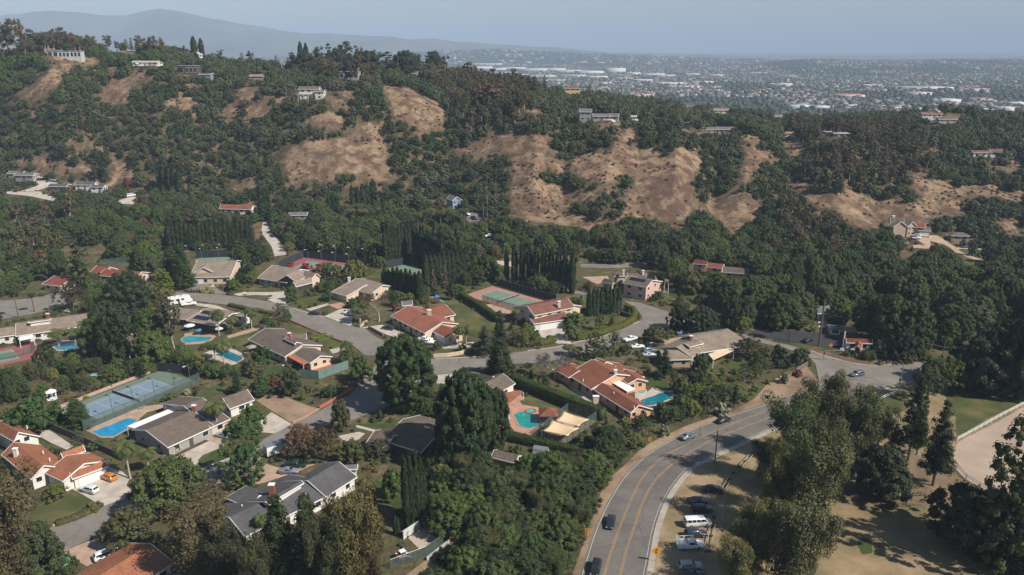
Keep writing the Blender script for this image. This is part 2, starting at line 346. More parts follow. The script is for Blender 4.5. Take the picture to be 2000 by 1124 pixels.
def clumps(cs,rs,per,size,core=.72,jit=.5,flatz=.85,ctr=None,aspect=1.0,rng=RNG,low=-.55):
    out=[];cs=np.array(cs,float);rs=np.array(rs,float);ctr=cs.mean(0) if ctr is None else np.array(ctr)
    for c,r in zip(cs,rs):
        n=max(6,int(per*r*r));d=_unit(rng.normal(0,1,(n,3)));d[:,2]=np.where(d[:,2] < low,-d[:,2],d[:,2])
        rad=r*rng.uniform(.72,1.12,(n,1));p=c+d*rad*np.array([1,1,flatz])
        out.append(cards(p,d*.7+_unit(p-ctr)*.5+np.array([0,0,.15]),size,jit,aspect,rng=rng))
        if core:
            v=c+_SV*r*core*np.array([1,1,flatz])*rng.uniform(.85,1.1,(len(_SV),1));out.append((v,_SF,np.full(len(v),.25)))  # solid core added inside the clump to block light, toned darker
    return join(out)
def leaf_mesh(name,parts):
    V,F,A=parts;me=npmesh(name,V,F);at=me.attributes.new('leaf','FLOAT','POINT');at.data.foreach_set('value',A.astype(np.float32));return me
PROTO={}
class Pr: pass
def proto(kind,crown,trunk,W,H,bark=None):
    p=Pr();p.W,p.H=W,H;p.bark=bark or BARK
    p.crown=leaf_mesh(kind+'_crown',crown);p.crown.materials.append(LEAF)
    tv,tf=np.array(trunk.v),np.array(trunk.f_q)
    p.trunk=npmesh(kind+'_trunk',tv,tf);p.trunk.materials.append(p.bark);p.trunk.polygons.foreach_set('use_smooth',[True]*len(tf))
    V,F,A=join([crown,(tv,tf,np.full(len(tv),.5))]);p.one=leaf_mesh(kind,(V,F,A));p.one.materials.append(LEAF);p.one.materials.append(p.bark)
    p.one.polygons.foreach_set('material_index',np.array([0]*len(crown[1])+[1]*len(tf),np.int32));p.data=(V,F,A)
    PROTO.setdefault(kind,[]).append(p);return p
class Tr(MB):
    def branch(s,pts,rad,n=5): s.tube(pts,rad,n,cap=False);return s
    @property
    def f_q(s): return s.f
def rnd(a,b): return float(RNG.uniform(a,b))
def dome(n,W,H,z0,rr=(.2,.3),squash=1.0,low=-.15,inner=.3,lob=.25):
    """clump centres spread over an uneven dome"""
    cs,rs=[],[];ph=RNG.uniform(0,6.28,3);g=math.pi*(3-math.sqrt(5))
    for i in range(n):
        t=(i+.5)/n;z=low+(1-low)*t;a=i*g+rnd(-.3,.3);r=math.sqrt(max(0,1-max(z,0) ** (2 if low >-.7 else 2.8)))
        if z < 0: r *= 1+z*.8
        k=1+lob*math.sin(2*a+ph[0])*.5+lob*math.sin(3*a+ph[1])*.5+rnd(-.12,.12)
        if random.random() < inner: k *= rnd(.45,.8)
        cr=rnd(*rr)*W*.5;R=W*.5-cr*.8
        cs.append((r*math.cos(a)*R*k,r*math.sin(a)*R*k,z0+z*(H-z0-cr*.8)*(squash*(.9+.15*k))));rs.append(cr)
    return cs,rs
def limbs(tr,cs,base,h0,r0,k=6,z_at=.4):
    idx=RNG.choice(len(cs),min(k,len(cs)),replace=False)
    tr.branch([(0,0,-.4),(rnd(-.1,.1),rnd(-.1,.1),h0*.5),(rnd(-.2,.2),rnd(-.2,.2),h0)],[r0*1.35,r0,r0*.8],7)
    for i in idx:
        c=cs[i];m=(c[0]*.45+rnd(-.3,.3),c[1]*.45+rnd(-.3,.3),h0+(c[2]-h0)*.45)
        tr.branch([(0,0,h0*rnd(.7,.98)),m,c],[r0*.55,r0*.35,r0*.12],5)
def mk_round(kind,W,H,z0,n,per,size,rr=(.2,.3),**k):
    lob=k.pop('lob',.25);inner=k.pop('inner',.3);low=k.pop('low',-.15)
    cs,rs=dome(n,W,H,z0,rr,low=low,inner=inner,lob=lob);tr=Tr();limbs(tr,cs,0,z0*.85,W*.028+.08,6)
    if k.pop('fill',True): cs.append((0,0,z0+(H-z0)*.35));rs.append(W*.27)
    return proto(kind,clumps(cs,rs,per,size,ctr=(0,0,z0*.8),**k),tr,W,H)
for i in range(4): mk_round('oak',9,7,2.2,34,26,.55,(.17,.28))
for i in range(3): mk_round('oak_big',12,9.5,3.2,95,60,.42,(.12,.2),low=-.45,lob=.2)
for i in range(3): mk_round('leafy',8,9,3.2,60,62,.36,(.12,.2),core=.5,lob=.35)
_SVh,_SFh=_SV,_SF
_cv=np.array([(x,y,z) for z in (-1,1) for x,y in ((-1,-1),(1,-1),(1,1),(-1,1))])/3 ** .5
_SV,_SF=_cv,np.array([(3,2,1,0),(4,5,6,7),(0,1,5,4),(1,2,6,5),(2,3,7,6),(3,0,4,7)])
for i in range(4): mk_round('hill_oak',8,5.6,1.0,24,15,.75,(.2,.3),lob=.4)
def_shrub=[mk_round('hill_shrub',3.6,2.1,.3,9,12,.6,(.3,.4),lob=.5) for i in range(3)]
_SV,_SF=_SVh,_SFh
for i in range(4): mk_round('shrub',3.2,2.2,.35,12,34,.32,(.25,.38),lob=.4)
for i in range(2): mk_round('ficus',13,13,4.8,230,62,.40,(.10,.17),low=-.75,lob=.05,inner=.18,core=.85)
for i in range(2): mk_round('tall_leafy',10,15,3.6,190,56,.36,(.10,.165),low=-.7,lob=.18,inner=.3,core=.7)
for i in range(2): mk_round('airy',8,7,2.6,34,36,.36,(.12,.2),core=0,lob=.45,fill=False,inner=.4)
def mk_euc(kind,W,H,n,per,size,core=.45,sparse=1.0,z_lo=.35,bark=None,cr=(.07,.13)):
    tr=Tr();cs,rs=[],[];r0=.32*H/18;nb=5
    lean=(rnd(-.6,.6),rnd(-.6,.6));f0=H*rnd(.22,.32)
    tr.branch([(0,0,-.5),(lean[0]*.4,lean[1]*.4,f0*.6),(lean[0],lean[1],f0)],[r0*1.2,r0,r0*.85],7)
    for b in range(nb):
        a=b*6.283/nb+rnd(-.4,.4);out=W*.5*rnd(.35,.75) if b else W*.08;top=H*rnd(.78,.97) if b else H*.96
        pts=[(lean[0],lean[1],f0),(lean[0]+math.cos(a)*out*.4,lean[1]+math.sin(a)*out*.4,f0+(top-f0)*.4),
               (math.cos(a)*out*.85,math.sin(a)*out*.85,f0+(top-f0)*.75),(math.cos(a)*out,math.sin(a)*out,top-W*.05)]
        tr.branch(pts,[r0*.65,r0*.45,r0*.25,r0*.08],5)
        for k in range(n // nb):
            t=rnd(0,1) ** .8;z=H*z_lo+(top-H*z_lo)*t;s=np.interp(z,[p[2] for p in pts],[0,1,2,3]);i0=min(int(s),2);fr=s-i0
            px=pts[i0][0]*(1-fr)+pts[i0+1][0]*fr;py=pts[i0][1]*(1-fr)+pts[i0+1][1]*fr
            rr=W*.24*rnd(.3,1)*(1.15-.5*t);aa=rnd(0,6.28);c=(px+math.cos(aa)*rr,py+math.sin(aa)*rr,z)
            cs.append(c);rs.append(W*rnd(*cr))
            if random.random() < .45: tr.branch([(px,py,z-.8),c],[r0*.16,r0*.05],4)
    return proto(kind,clumps(cs,rs,per,size,core=core,jit=.75,flatz=.95,aspect=1.3,low=-1),tr,W,H,bark or BARKP)
for i in range(3): mk_euc('eucalyptus',9,18,60,38,.5)
for i in range(4): mk_euc('hill_gum',9,15,38,18,.72,core=.5)
for i in range(3): mk_euc('near_gum',11,15,130,150,.215,core=.3,bark=BARK,z_lo=.2,cr=(.07,.125))
def mk_pine(kind,W,H,layers,per,size,droop=0.0,taper=1.0,z_lo=.18,core=.5,nper=7,irr=.3,kr=.085):
    tr=Tr();cs,rs=[],[];r0=.22*H/14
    tr.branch([(0,0,-.5),(0,0,H*.5),(0,0,H*.97)],[r0*1.3,r0*.75,r0*.12],7)
    for l in range(layers):
        t=(l+.5)/layers;z=H*(z_lo+(.97-z_lo)*t);R=W*.5*((1-t) ** taper*.92+.1)*rnd(1-irr,1.08);m=max(2,int(nper*(1-.6*t)))
        a0=rnd(0,6.28)
        for k in range(m):
            a=a0+6.283*k/m+rnd(-.3,.3);Rk=R*rnd(.72,1.05);e=(math.cos(a)*Rk,math.sin(a)*Rk,z-droop*Rk+rnd(-.2,.4))
            tr.branch([(0,0,z-Rk*.1),e],[r0*.22,r0*.06],4)
            for s in (.95,.6,.3):
                cr=W*kr*rnd(.7,1.15)*(1.25-.5*t)
                cs.append((e[0]*s+rnd(-.2,.2),e[1]*s+rnd(-.2,.2),z-droop*Rk*s+rnd(-.1,.3)));rs.append(cr)
    cs.append((0,0,H*.96));rs.append(W*.06)
    return proto(kind,clumps(cs,rs,per,size,core=core,jit=.6,flatz=.6,low=-1),tr,W,H)
for i in range(3): mk_pine('pine',8,15,12,90,.3,kr=.1,taper=.7,irr=.4,nper=6)
for i in range(2): mk_pine('fir',8,16,15,80,.32,droop=.25,taper=.75,z_lo=.08,core=.6,nper=8,kr=.12)
for i in range(3): mk_pine('hill_pine',7.5,12,8,18,.7,droop=.1,taper=.75,irr=.35,nper=5)
def mk_cypress(kind,W,H,n,size,lob=.12):
    t=RNG.random(n) ** .9;a=RNG.uniform(0,6.283,n);ph=rnd(0,6)
    R=W*.5*np.minimum(1,np.minimum((1-t)*3.2+.06,.55+t*3)) ** .7*(1+lob*np.sin(a*3+ph+t*3)+lob*.8*np.sin(t*23+a*2))
    R=R*RNG.uniform(.86,1.06,n);z=.25+(H-.25)*t;d=np.stack([np.cos(a),np.sin(a),np.full(n,.25)],-1)
    p=np.stack([R*np.cos(a),R*np.sin(a),z],-1);lv=cards(p,d,size,.55,2.4,up=np.array([0,0,1.0]))
    rings=np.linspace(0,1,9);vs=[];fs=[]
    for i,tt in enumerate(rings):
        r=W*.5*.8*min(1,(1-tt)*3.2+.04,.55+tt*3) ** .7
        for k in range(8): vs.append((r*math.cos(k*math.pi/4),r*math.sin(k*math.pi/4),.2+(H-.6)*tt))
    for i in range(8):
        for k in range(8): fs.append((i*8+k,i*8+(k+1)%8,i*8+8+(k+1)%8,i*8+8+k))
    tr=Tr();tr.branch([(0,0,-.3),(0,0,.6)],[.15,.12],6)
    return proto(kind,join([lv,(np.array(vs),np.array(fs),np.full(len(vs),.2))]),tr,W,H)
for i in range(3): mk_cypress('cypress',2.0,12,1100,.42)
for i in range(2): mk_cypress('hill_cypress',2.4,12,380,.7)
def mk_palm(kind,H,fr,L,trunk_r,drop,fan=False,nf=16,w=.5):
    tr=Tr();lean=rnd(-.3,.3);tr.branch([(0,0,-.3),(lean*.5,0,H*.5),(lean,0,H)],[trunk_r*1.3,trunk_r,trunk_r*.8],8)
    parts=[];top=np.array([lean,0,H])
    for i in range(nf):
        a=i*2.39996+rnd(-.2,.2);e0=1.25-1.9*i/nf*drop
        seg=7;pts=[];p=top.copy();e=e0
        for s in range(seg+1):
            pts.append(p.copy());d=np.array([math.cos(a)*math.cos(e),math.sin(a)*math.cos(e),math.sin(e)]);p=p+d*L/seg;e-=(.38 if not fan else .2)
        pts=np.array(pts);side=np.array([-math.sin(a),math.cos(a),0.]);
        if fan:
            c=pts[-2];m=9;ang=np.linspace(-1.5,1.5,m);fwd=_unit(pts[-1]-pts[-3]);
            dirs=np.cos(ang)[:,None]*fwd+np.sin(ang)[:,None]*side;pc=pts[3]+dirs*L*.38;nrm=np.tile(np.cross(fwd,side),(m,1))
            aa=_unit(np.cross(nrm,dirs));ll=L*.38;ww=L*.07
            V=np.stack([pts[3]+dirs*.02-aa*ww*.3,pts[3]+dirs*ll*1.2-aa*ww*.7,pts[3]+dirs*ll*1.9-np.array([0,0,.25]),pts[3]+dirs*ll*1.2+aa*ww*.7],1).reshape(-1,3)
            parts.append((V,np.arange(4*m).reshape(-1,4),np.repeat(RNG.random(m),4)))
            V=np.array([pts[0]-side*.04,pts[0]+side*.04,pts[3]+side*.04,pts[3]-side*.04]);parts.append((V,np.array([[0,1,2,3]]),np.full(4,.6)))
        else:
            V=[];
            for s in range(seg):
                p0,p1=pts[s],pts[s+1];wd=w*math.sin(math.pi*(s+1.0)/(seg+1))+.05;dn=np.array([0,0,-wd*.55])
                for sg in (-1,1):
                    for h in (0,.5):
                        a0=p0+(p1-p0)*h;a1=p0+(p1-p0)*(h+.42)
                        V+=[a0,a1,a1+side*sg*wd+dn+(p1-p0)*.3,a0+side*sg*wd+dn+(p1-p0)*.3]
            V=np.array(V);parts.append((V,np.arange(len(V)).reshape(-1,4),np.full(len(V),rnd(.2,.8))))
    if fan:
        n=40;a=RNG.uniform(0,6.28,n);z=H-RNG.uniform(.2,2.2,n);d=np.stack([np.cos(a),np.sin(a),a*0-.3],-1)
        p=np.stack([lean+np.cos(a)*.35,np.sin(a)*.35,z],-1);parts.append(cards(p,d,.5,.5,2))
    return proto(kind,join(parts),tr,L*1.6,H+L*.5,BARKP if not fan else BARK)
for i in range(3): mk_palm('queen_palm',7.5,0,3.4,.17,.8,nf=18,w=.75)
for i in range(2): mk_palm('fan_palm',15,0,2.0,.2,.9,fan=True,nf=24)
def mk_bare(kind,W,H,depth,leaf=0,bark=None):
    tr=Tr();tips=[]
    def grow(p,d,L,r,k):
        e=p+d*L;mid=(p+e)/2+Vector((rnd(-1,1),rnd(-1,1),rnd(-1,1)))*L*.08
        tr.branch([p,mid,e],[r,r*.85,r*.7],5 if k > 1 else 4)
        if k == 0: tips.append(tuple(e));return
        for i in range(3 if k > 1 else 4):
            nd=(d+Vector((rnd(-1,1),rnd(-1,1),rnd(-.2,.7)))*.75).normalized();grow(e,nd,L*rnd(.6,.82),r*.55,k-1)
    grow(Vector((0,0,-.2)),Vector((0,0,1)),H*.3,H*.025,depth)
    V=np.array(tr.v);k=np.array([W/(np.ptp(V[:,0])+.01),W/(np.ptp(V[:,1])+.01),H/V[:,2].max()]);tr.v=[tuple(a*k) for a in tr.v]
    tips=np.array(tips)*k;idx=RNG.integers(0,len(tips),max(leaf,12));p=tips[idx]+RNG.normal(0,.45,(len(idx),3))
    return proto(kind,cards(p,RNG.normal(0,1,(len(idx),3)),.3,1),tr,W,H,bark or BARKP)
mk_bare('bare_tree',7,7,4,40);mk_bare('thin_tree',9,8,4,1500)
DK=(.036,.052,.022);MD=(.055,.078,.030);GR=(.070,.105,.030);YG=(.130,.150,.036);OL=(.085,.090,.042);GO=(.095,.102,.066)
BR=(.115,.080,.052);CY=(.024,.038,.018);RB=(.13,.075,.05);RD=(.16,.035,.03);PN=(.075,.078,.042);BG=(.052,.085,.035)
HUMAN=dict(tall_leafy='leafy_tree',oak='oak_tree',oak_big='oak_tree',leafy='leafy_tree',hill_oak='oak_tree',shrub='shrub',hill_shrub='shrub',ficus='ficus_tree',airy='pepper_tree',eucalyptus='eucalyptus_tree',
    hill_gum='eucalyptus_tree',near_gum='eucalyptus_tree',pine='pine_tree',fir='cedar_tree',hill_pine='pine_tree',cypress='cypress_tree',hill_cypress='cypress_tree',
    queen_palm='feather_palm',fan_palm='fan_palm',bare_tree='bare_tree',thin_tree='jacaranda_tree')
CATN=dict(shrub='shrub',hill_shrub='shrub',queen_palm='palm tree',fan_palm='palm tree')
ORD='leftmost,second,third,fourth,fifth,sixth,seventh,eighth,ninth,tenth,eleventh,twelfth,thirteenth,fourteenth,fifteenth,sixteenth,seventeenth,eighteenth,nineteenth,twentieth,twenty-first,twenty-second,twenty-third'.split(',')
def nth(i,n,s): return s if n < 2 else 'rightmost '+s if i == n-1 else ('leftmost ' if i == 0 else ORD[i]+' from the left, ')+s
def plant(kind,loc,H,W,color,label,group=None,parts=True,var=None,rz=None,sink=.1):
    ps=PROTO[kind];p=ps[var%len(ps)] if var is not None else random.choice(ps)
    s=(W/p.W,W/p.W*rnd(.92,1.08),H/p.H);name=HUMAN[kind];cat=CATN.get(kind,'tree');rz=rnd(0,6.28) if rz is None else rz
    if parts:
        e=empty(name,loc,rz,label,cat,group);e.scale=s
        c=link('crown',p.crown,parent=e);c.color=(*color,1);link('trunk',p.trunk,parent=e)
        return e
    o=link(name,p.one,loc=loc);o.rotation_euler=(0,0,rz);o.scale=s;o.color=(*color,1);return tag(o,label,cat,group)
def tree(kind,ub,vb,vt,wpx,color,label,group=None,**k):
    """base pixel, top row and width in pixels of the photograph -> a tree standing on the ground there"""
    b=G(ub,vb)
    while b.y > 735 and vb < 400: vb+=.5;b=G(ub,vb)
    H=max(.8,top_at(b,vt));dep=b.y*_Cc-(b.z-HCAM)*_S;W=wpx*dep/FPX
    b.z-=.1;return plant(kind,b,H,W,color,label,group,**k)
# ------------------------------------------------------------------ bookkeeping: what has to stay visible, where nothing may grow
KEEP=np.zeros((KH,KW),bool);BLOCK=np.zeros((800,1100),bool)
def keep(px): _fill(KEEP,px,.5,0,.5,0)
def block(w): _fill(BLOCK,[(p[0],p[1]) for p in w],1,-550,1,0)
def hull(pts):
    pts=sorted(set((round(a,2),round(b,2)) for a,b in pts))
    def half(ps):
        h=[]
        for p in ps:
            while len(h) > 1 and (h[-1][0]-h[-2][0])*(p[1]-h[-2][1])-(h[-1][1]-h[-2][1])*(p[0]-h[-2][0]) <= 0: h.pop()
            h.append(p)
        return h
    return half(pts)[:-1]+half(pts[::-1])[:-1]
def keep_world(pts): keep(hull([proj(*p) for p in pts]))
# ------------------------------------------------------------------ sheets on the ground
def asphalt_mat(name,c1,c2):
    m,nt,b=nodes(name);b.inputs['Roughness'].default_value=.9;b.inputs['Specular IOR Level'].default_value=.2
    a=ramp(nt,wnoise(nt,.12,detail=6,rough=.7),[(.3,c1),(.7,c2)]);f=wnoise(nt,2.5,detail=3,rough=.8)
    a=mix(nt,ramp(nt,f,[(.45,(0,0,0)),(.7,(.35,.35,.35))]),a,tuple(x*.6 for x in c1))
    g=N(nt,'ShaderNodeNewGeometry');v=N(nt,'ShaderNodeTexVoronoi',feature='DISTANCE_TO_EDGE');v.inputs['Scale'].default_value=.11;nt.links.new(g.outputs['Position'],v.inputs[0])
    a=mix(nt,ramp(nt,v.outputs[0],[(.0,(.75,.75,.75)),(.012,(0,0,0))]),a,tuple(x*.62 for x in c1))
    nt.links.new(a,b.inputs[0]);MATS[name]=m;return m
ASPH=asphalt_mat('asphalt',(.155,.135,.115),(.24,.212,.18));ASPHD=asphalt_mat('dark_asphalt',(.035,.035,.037),(.05,.05,.05));ASPHM=asphalt_mat('main_asphalt',(.105,.094,.083),(.185,.165,.145))
CONC=flat('concrete',(.42,.36,.30),.85,scale=.35,var=.2);CONCP=flat('pink_paving',(.40,.22,.16),.85,scale=.5,var=.2);CONCT=flat('tan_paving',(.36,.25,.18),.85,scale=.5,var=.2)
def lawn_mat(name,c1,c2,c3):
    m,nt,b=nodes(name);b.inputs['Roughness'].default_value=.95;b.inputs['Specular IOR Level'].default_value=.1
    a=ramp(nt,wnoise(nt,.1,detail=6,rough=.65),[(.34,c1),(.5,c2),(.66,c3)]);f=wnoise(nt,1.6,detail=4,rough=.8)
    nt.links.new(mix(nt,ramp(nt,f,[(.4,(0,0,0)),(.75,(.5,.5,.5))]),a,tuple(x*.6 for x in c1)),b.inputs[0]);MATS[name]=m;return m
LAWN=lawn_mat('lawn_grass',(.050,.062,.020),(.085,.088,.032),(.15,.125,.055));LAWNG=lawn_mat('green_grass',(.035,.055,.015),(.055,.078,.022),(.085,.10,.035))
TROD=lawn_mat('trodden_dirt',(.18,.14,.07),(.29,.21,.125),(.38,.28,.17));DRYG=lawn_mat('dry_grass',(.10,.10,.042),(.24,.175,.095),(.34,.24,.145));DIRT=lawn_mat('bare_dirt',(.14,.10,.06),(.28,.19,.125),(.36,.26,.175))
SAND=lawn_mat('arena_sand',(.33,.25,.19),(.38,.29,.22),(.43,.33,.26));MULCH=lawn_mat('mulch_bed',(.10,.06,.04),(.15,.09,.06),(.20,.13,.085))
def sheet(name,px,mat,off=.03,kp=True,bl=True,kind='structure',maxlen=5.0,world=None,**k):
    if name in ('lawn','grass_patch','dirt_floor','riding_arena') and len(px) > 4:
        n=len(px);cr=[]
        for i in range(n):
            a,b,c,d=[np.array(px[(i+k)%n],float) for k in (-1,0,1,2)]
            for t in (0,.25,.5,.75): cr.append(tuple((.5*((2*b)+(c-a)*t+(2*a-5*b+4*c-d)*t*t+(3*b-a-3*c+d)*t**3))*.6+(b+(c-b)*t)*.4))
        px=cr
    w=world or [G(u,v) for u,v in px]
    bm=bmesh.new();vs=[bm.verts.new((p[0],p[1],0)) for p in w]
    f=bm.faces.new(vs);
    if f.normal.z < 0 or (f.normal_update() or f.normal.z < 0): bmesh.ops.reverse_faces(bm,faces=[f])
    if max(p[1] for p in w) > 285:
        bmesh.ops.triangulate(bm,faces=bm.faces[:])
        for _ in range(6):
            es=[e for e in bm.edges if e.calc_length() > maxlen]
            if not es: break
            bmesh.ops.subdivide_edges(bm,edges=es,cuts=1,use_grid_fill=False);bmesh.ops.triangulate(bm,faces=[f for f in bm.faces if len(f.verts) > 3])
    else: bmesh.ops.triangulate(bm,faces=bm.faces[:])
    X=np.array([v.co.x for v in bm.verts]);Y=np.array([v.co.y for v in bm.verts]);Z=T(X,Y)
    ex=off if max(p[1] for p in w) <= 285 else off+.12
    for v,z in zip(bm.verts,Z): v.co.z=z+ex
    me=bpy.data.meshes.new(name);bm.to_mesh(me);bm.free();o=link(name,me,mat);tag(o,kind=kind,**k)
    if kp: keep([proj(*p) for p in w])
    if bl: block(w)
    return o
def smooth_path(w,step=2.0):
    """points -> evenly spaced Catmull-Rom curve"""
    w=[Vector(p) for p in w];P_=[w[0]*2-w[1]]+w+[w[-1]*2-w[-2]];out=[]
    for i in range(1,len(P_)-2):
        n=max(1,int((P_[i+1]-P_[i]).length/step))
        for k in range(n):
            t=k/n;a,b,c,d=P_[i-1],P_[i],P_[i+1],P_[i+2]
            out.append(.5*((2*b)+(c-a)*t+(2*a-5*b+4*c-d)*t*t+(3*b-a-3*c+d)*t**3))
    out.append(w[-1]);return out
def offset_path(w,d):
    out=[]
    for i,p in enumerate(w):
        t=(w[min(i+1,len(w)-1)]-w[max(i-1,0)]);t.z=0;t.normalize();out.append(Vector((p.x-t.y*d,p.y+t.x*d,p.z)))
    return out
def ribbon(name,path,width,mat,off,kind='structure',dashed=None,side=0.0,**k):
    c=offset_path(path,side) if side else path;a,b=offset_path(c,width/2),offset_path(c,-width/2);V=[];F=[]
    for p,r in zip(a,b): V+=[(p.x,p.y,th(p.x,p.y)+off),(r.x,r.y,th(r.x,r.y)+off)]
    for i in range(len(a)-1):
        if dashed and (i // dashed) % 2: continue
        F.append((2*i+1,2*i+3,2*i+2,2*i))
    me=bpy.data.meshes.new(name);me.from_pydata(V,[],F);me.update();return tag(link(name,me,mat),kind=kind,**k)
def solid_strip(name,path,width,h,mat,kind=None,z0=-.3,label=None,cat=None,group=None,parent=None):
    """a wall or kerb that follows the ground"""
    a,b=offset_path(path,width/2),offset_path(path,-width/2);V=[];F=[]
    for p,r in zip(a,b):
        z=th((p.x+r.x)/2,(p.y+r.y)/2);V+=[(p.x,p.y,z+z0),(r.x,r.y,z+z0),(r.x,r.y,z+h),(p.x,p.y,z+h)]
    n=len(a)
    for i in range(n-1):
        for k in range(4): F.append((4*i+k,4*i+(k+1)%4,4*i+4+(k+1)%4,4*i+4+k))
    F.append((3,2,1,0));F.append((4*n-4,4*n-3,4*n-2,4*n-1))
    me=bpy.data.meshes.new(name);me.from_pydata(V,[],F);me.update();o=link(name,me,mat,parent);return tag(o,label,cat,group,kind)
def Zm(ox,oy,s): return lambda pts: [(ox+x/s,oy+y/s) for x,y in pts]
zH1=Zm(0,810,7.025);zH2=Zm(240,740,7.025);zH4=Zm(430,880,7.025);zH15=Zm(1080,680,7.025);zH6=Zm(480,630,7.025);zH9=Zm(740,580,7.025)
zH10=Zm(330,480,7.025);zH17=Zm(0,590,7.025);zH12=Zm(1180,490,7.025);zX=Zm(1400,600,4.683);zH16=Zm(880,700,5.62);zH18=Zm(300,560,7.025);zH23=Zm(1680,380,7.025);zC2=Zm(900,540,9.365);zT=Zm(100,700,6.613)
m_left=q(2,2,[(385,1180),(398,1124),(436,1000),(486,850),(556,700),(635,570),(715,480),(815,398),(955,318),(1095,252),(1295,182),(1499,116)])+[(1553,767),(1600,748),(1648,722)]
m_right=q(2,2,[(770,1180),(783,1124),(806,1000),(835,850),(880,720),(940,610),(1030,505),(1150,435),(1300,368),(1499,275)])+[(1553,818),(1610,800),(1655,787)]
sheet('road',m_left+m_right[::-1],ASPHM,.02)
ml=smooth_path([G(*p) for p in m_left]);mr=smooth_path([G(*p) for p in m_right])
WHT=flat('white_paint',(.48,.46,.42),.7,var=.2,scale=1.5);YEL=flat('yellow_paint',(.40,.23,.08),.7,var=.25,scale=1.5)
ribbon('edge_line',ml,.12,WHT,.032,side=-.45);ribbon('edge_line',mr,.09,WHT,.032,side=.4)
yl=smooth_path([G(*p) for p in q(2,2,[(528,1180),(540,1124),(580,990),(640,820),(700,680),(760,560),(850,460),(980,380),(1150,300),(1300,235),(1499,160)])+[(1553,784),(1610,763)]])
yr=smooth_path([G(*p) for p in q(2,2,[(622,1180),(635,1124),(670,980),(720,830),(770,690),(830,580),(920,490),(1030,410),(1200,320),(1350,260),(1499,205)])+[(1553,798),(1610,777)]])
for w in (yl,yr):
    for s in (-.15,.15): ribbon('yellow_line',w,.10,YEL,.032,side=s)
solid_strip('kerb',offset_path(mr,-.7),1.25,.10,flat('worn_concrete',(.33,.285,.235),.9,var=.2,scale=.5),'structure')
sheet('dirt_shoulder',q(2,2,[(330,1180),(380,1050),(430,900),(480,760),(520,640),(590,540),(660,480),(740,400),(810,350),(900,305),(1020,250),(1120,215),(1290,165),(1420,90),(1480,20)])+[(1530,730),(1575,715),(1600,745),(1553,769)]+m_left[::-1][4:],DIRT,.012,bl=False)
sheet('dirt_parking',m_right[:9]+q(2,2,[(1400,330),(1480,420),(1400,560),(1260,620),(1240,800),(1200,1000),(1240,1180)]),TROD,.012,bl=False,kp=False)
SA=q(1,0,[(1035,588),(1300,603),(1499,630)])+q(1,1,[(175,666),(240,692),(400,738),(550,787),(640,805),(700,850),(745,875),(790,960),(640,962),(560,895),(500,872),(330,820),(200,750),(100,705),(0,682)])+q(1,0,[(1400,672),(1250,655),(1120,637),(1000,632)])
sheet('street',SA,ASPH,.021)
SB=q(1,1,[(700,985),(1050,983),(1250,973),(1370,962),(1499,945)])+q(1,2,[(90,935),(250,915),(400,880),(540,850),(640,800),(745,765),(765,740),(740,700),(700,668),(650,640),(740,650),(900,700),(960,722),(1100,770),(1210,792)])+zX([(130,222),(370,282),(560,332),(640,348),(760,382),(860,402),(960,440),(1100,482),(1300,527),(1480,537),(1620,530),(1790,503),(1990,495),(1990,625),(1800,680),(1540,750),(1420,795)])+[(1655,789),(1610,800),(1560,818),(1548,780),(1560,765),(1600,748)]+zX([(900,520),(800,440),(640,385),(400,330),(200,280),(0,245)])+q(1,2,[(1100,830),(960,800),(880,800),(800,835),(640,885),(560,912),(400,952),(300,985),(130,1005),(0,1012)])+q(1,1,[(1300,1035),(1200,1062),(1050,1075),(700,1075)])
sheet('street',SB,ASPH,.024)
SCs=q(2,0,[(290,850),(310,838),(600,715),(800,655),(1000,590),(1160,510),(1330,450),(1499,378)])+q(2,1,[(40,330),(250,215),(330,185),(430,130),(560,60)])+[(715,735),(745,700),(860,702),(860,734),(820,770),(740,800),(690,820)]+q(2,1,[(520,215),(430,245),(280,275),(180,330),(60,375)])+q(2,0,[(1499,500),(1400,560),(1200,650),(950,765),(700,855),(500,925),(370,985),(320,1005)])
sheet('street',SCs,ASPH,.018)
sheet('street',q(1,0,[(-300,660),(0,640),(160,628),(330,598),(420,640),(370,672),(300,692),(180,722),(0,750),(-300,780)]),ASPH,.02)
sheet('parking_lot',zX([(300,230),(400,195),(560,208),(940,240),(1180,300),(1150,385),(960,370),(930,360),(800,340),(700,310),(620,325)]),ASPHD,.034)
sheet('street',q(1,2,[(400,425),(600,425),(690,420),(860,415),(860,440),(700,445),(560,450),(400,445)]),ASPH,.02)
sheet('street',q(1,1,[(40,180),(60,180),(100,250),(160,320),(180,370),(110,380),(90,320),(30,240)]),CONC,.02)
sheet('street',q(1,2,[(300,570),(440,590),(450,610),(300,590)]),ASPH,.02)
def line(a,b,w=.3,mat=WHT): ribbon('crossing_line',[G(*a),(G(*a)+G(*b))/2,G(*b)],w,mat,.05)
for a,b in (((1120,560),(1275,515)),((1190,595),(1390,537)),((1300,655),(1525,728)),((1225,672),(1500,762)),((1240,738),(1340,705)),((1340,705),(1430,735)),((1560,543),(1690,588)),((1010,512),(1085,512))):
    line(zX([a])[0],zX([b])[0])
line(zX([(1690,580)])[0],zX([(1850,560)])[0],.5,YEL);line(zX([(960,455)])[0],zX([(1140,520)])[0],.3,YEL)
rbp=smooth_path([G(*p) for p in q(1,2,[(690,660),(790,690),(880,715)])]);ribbon('yellow_line',rbp,.3,YEL,.05)
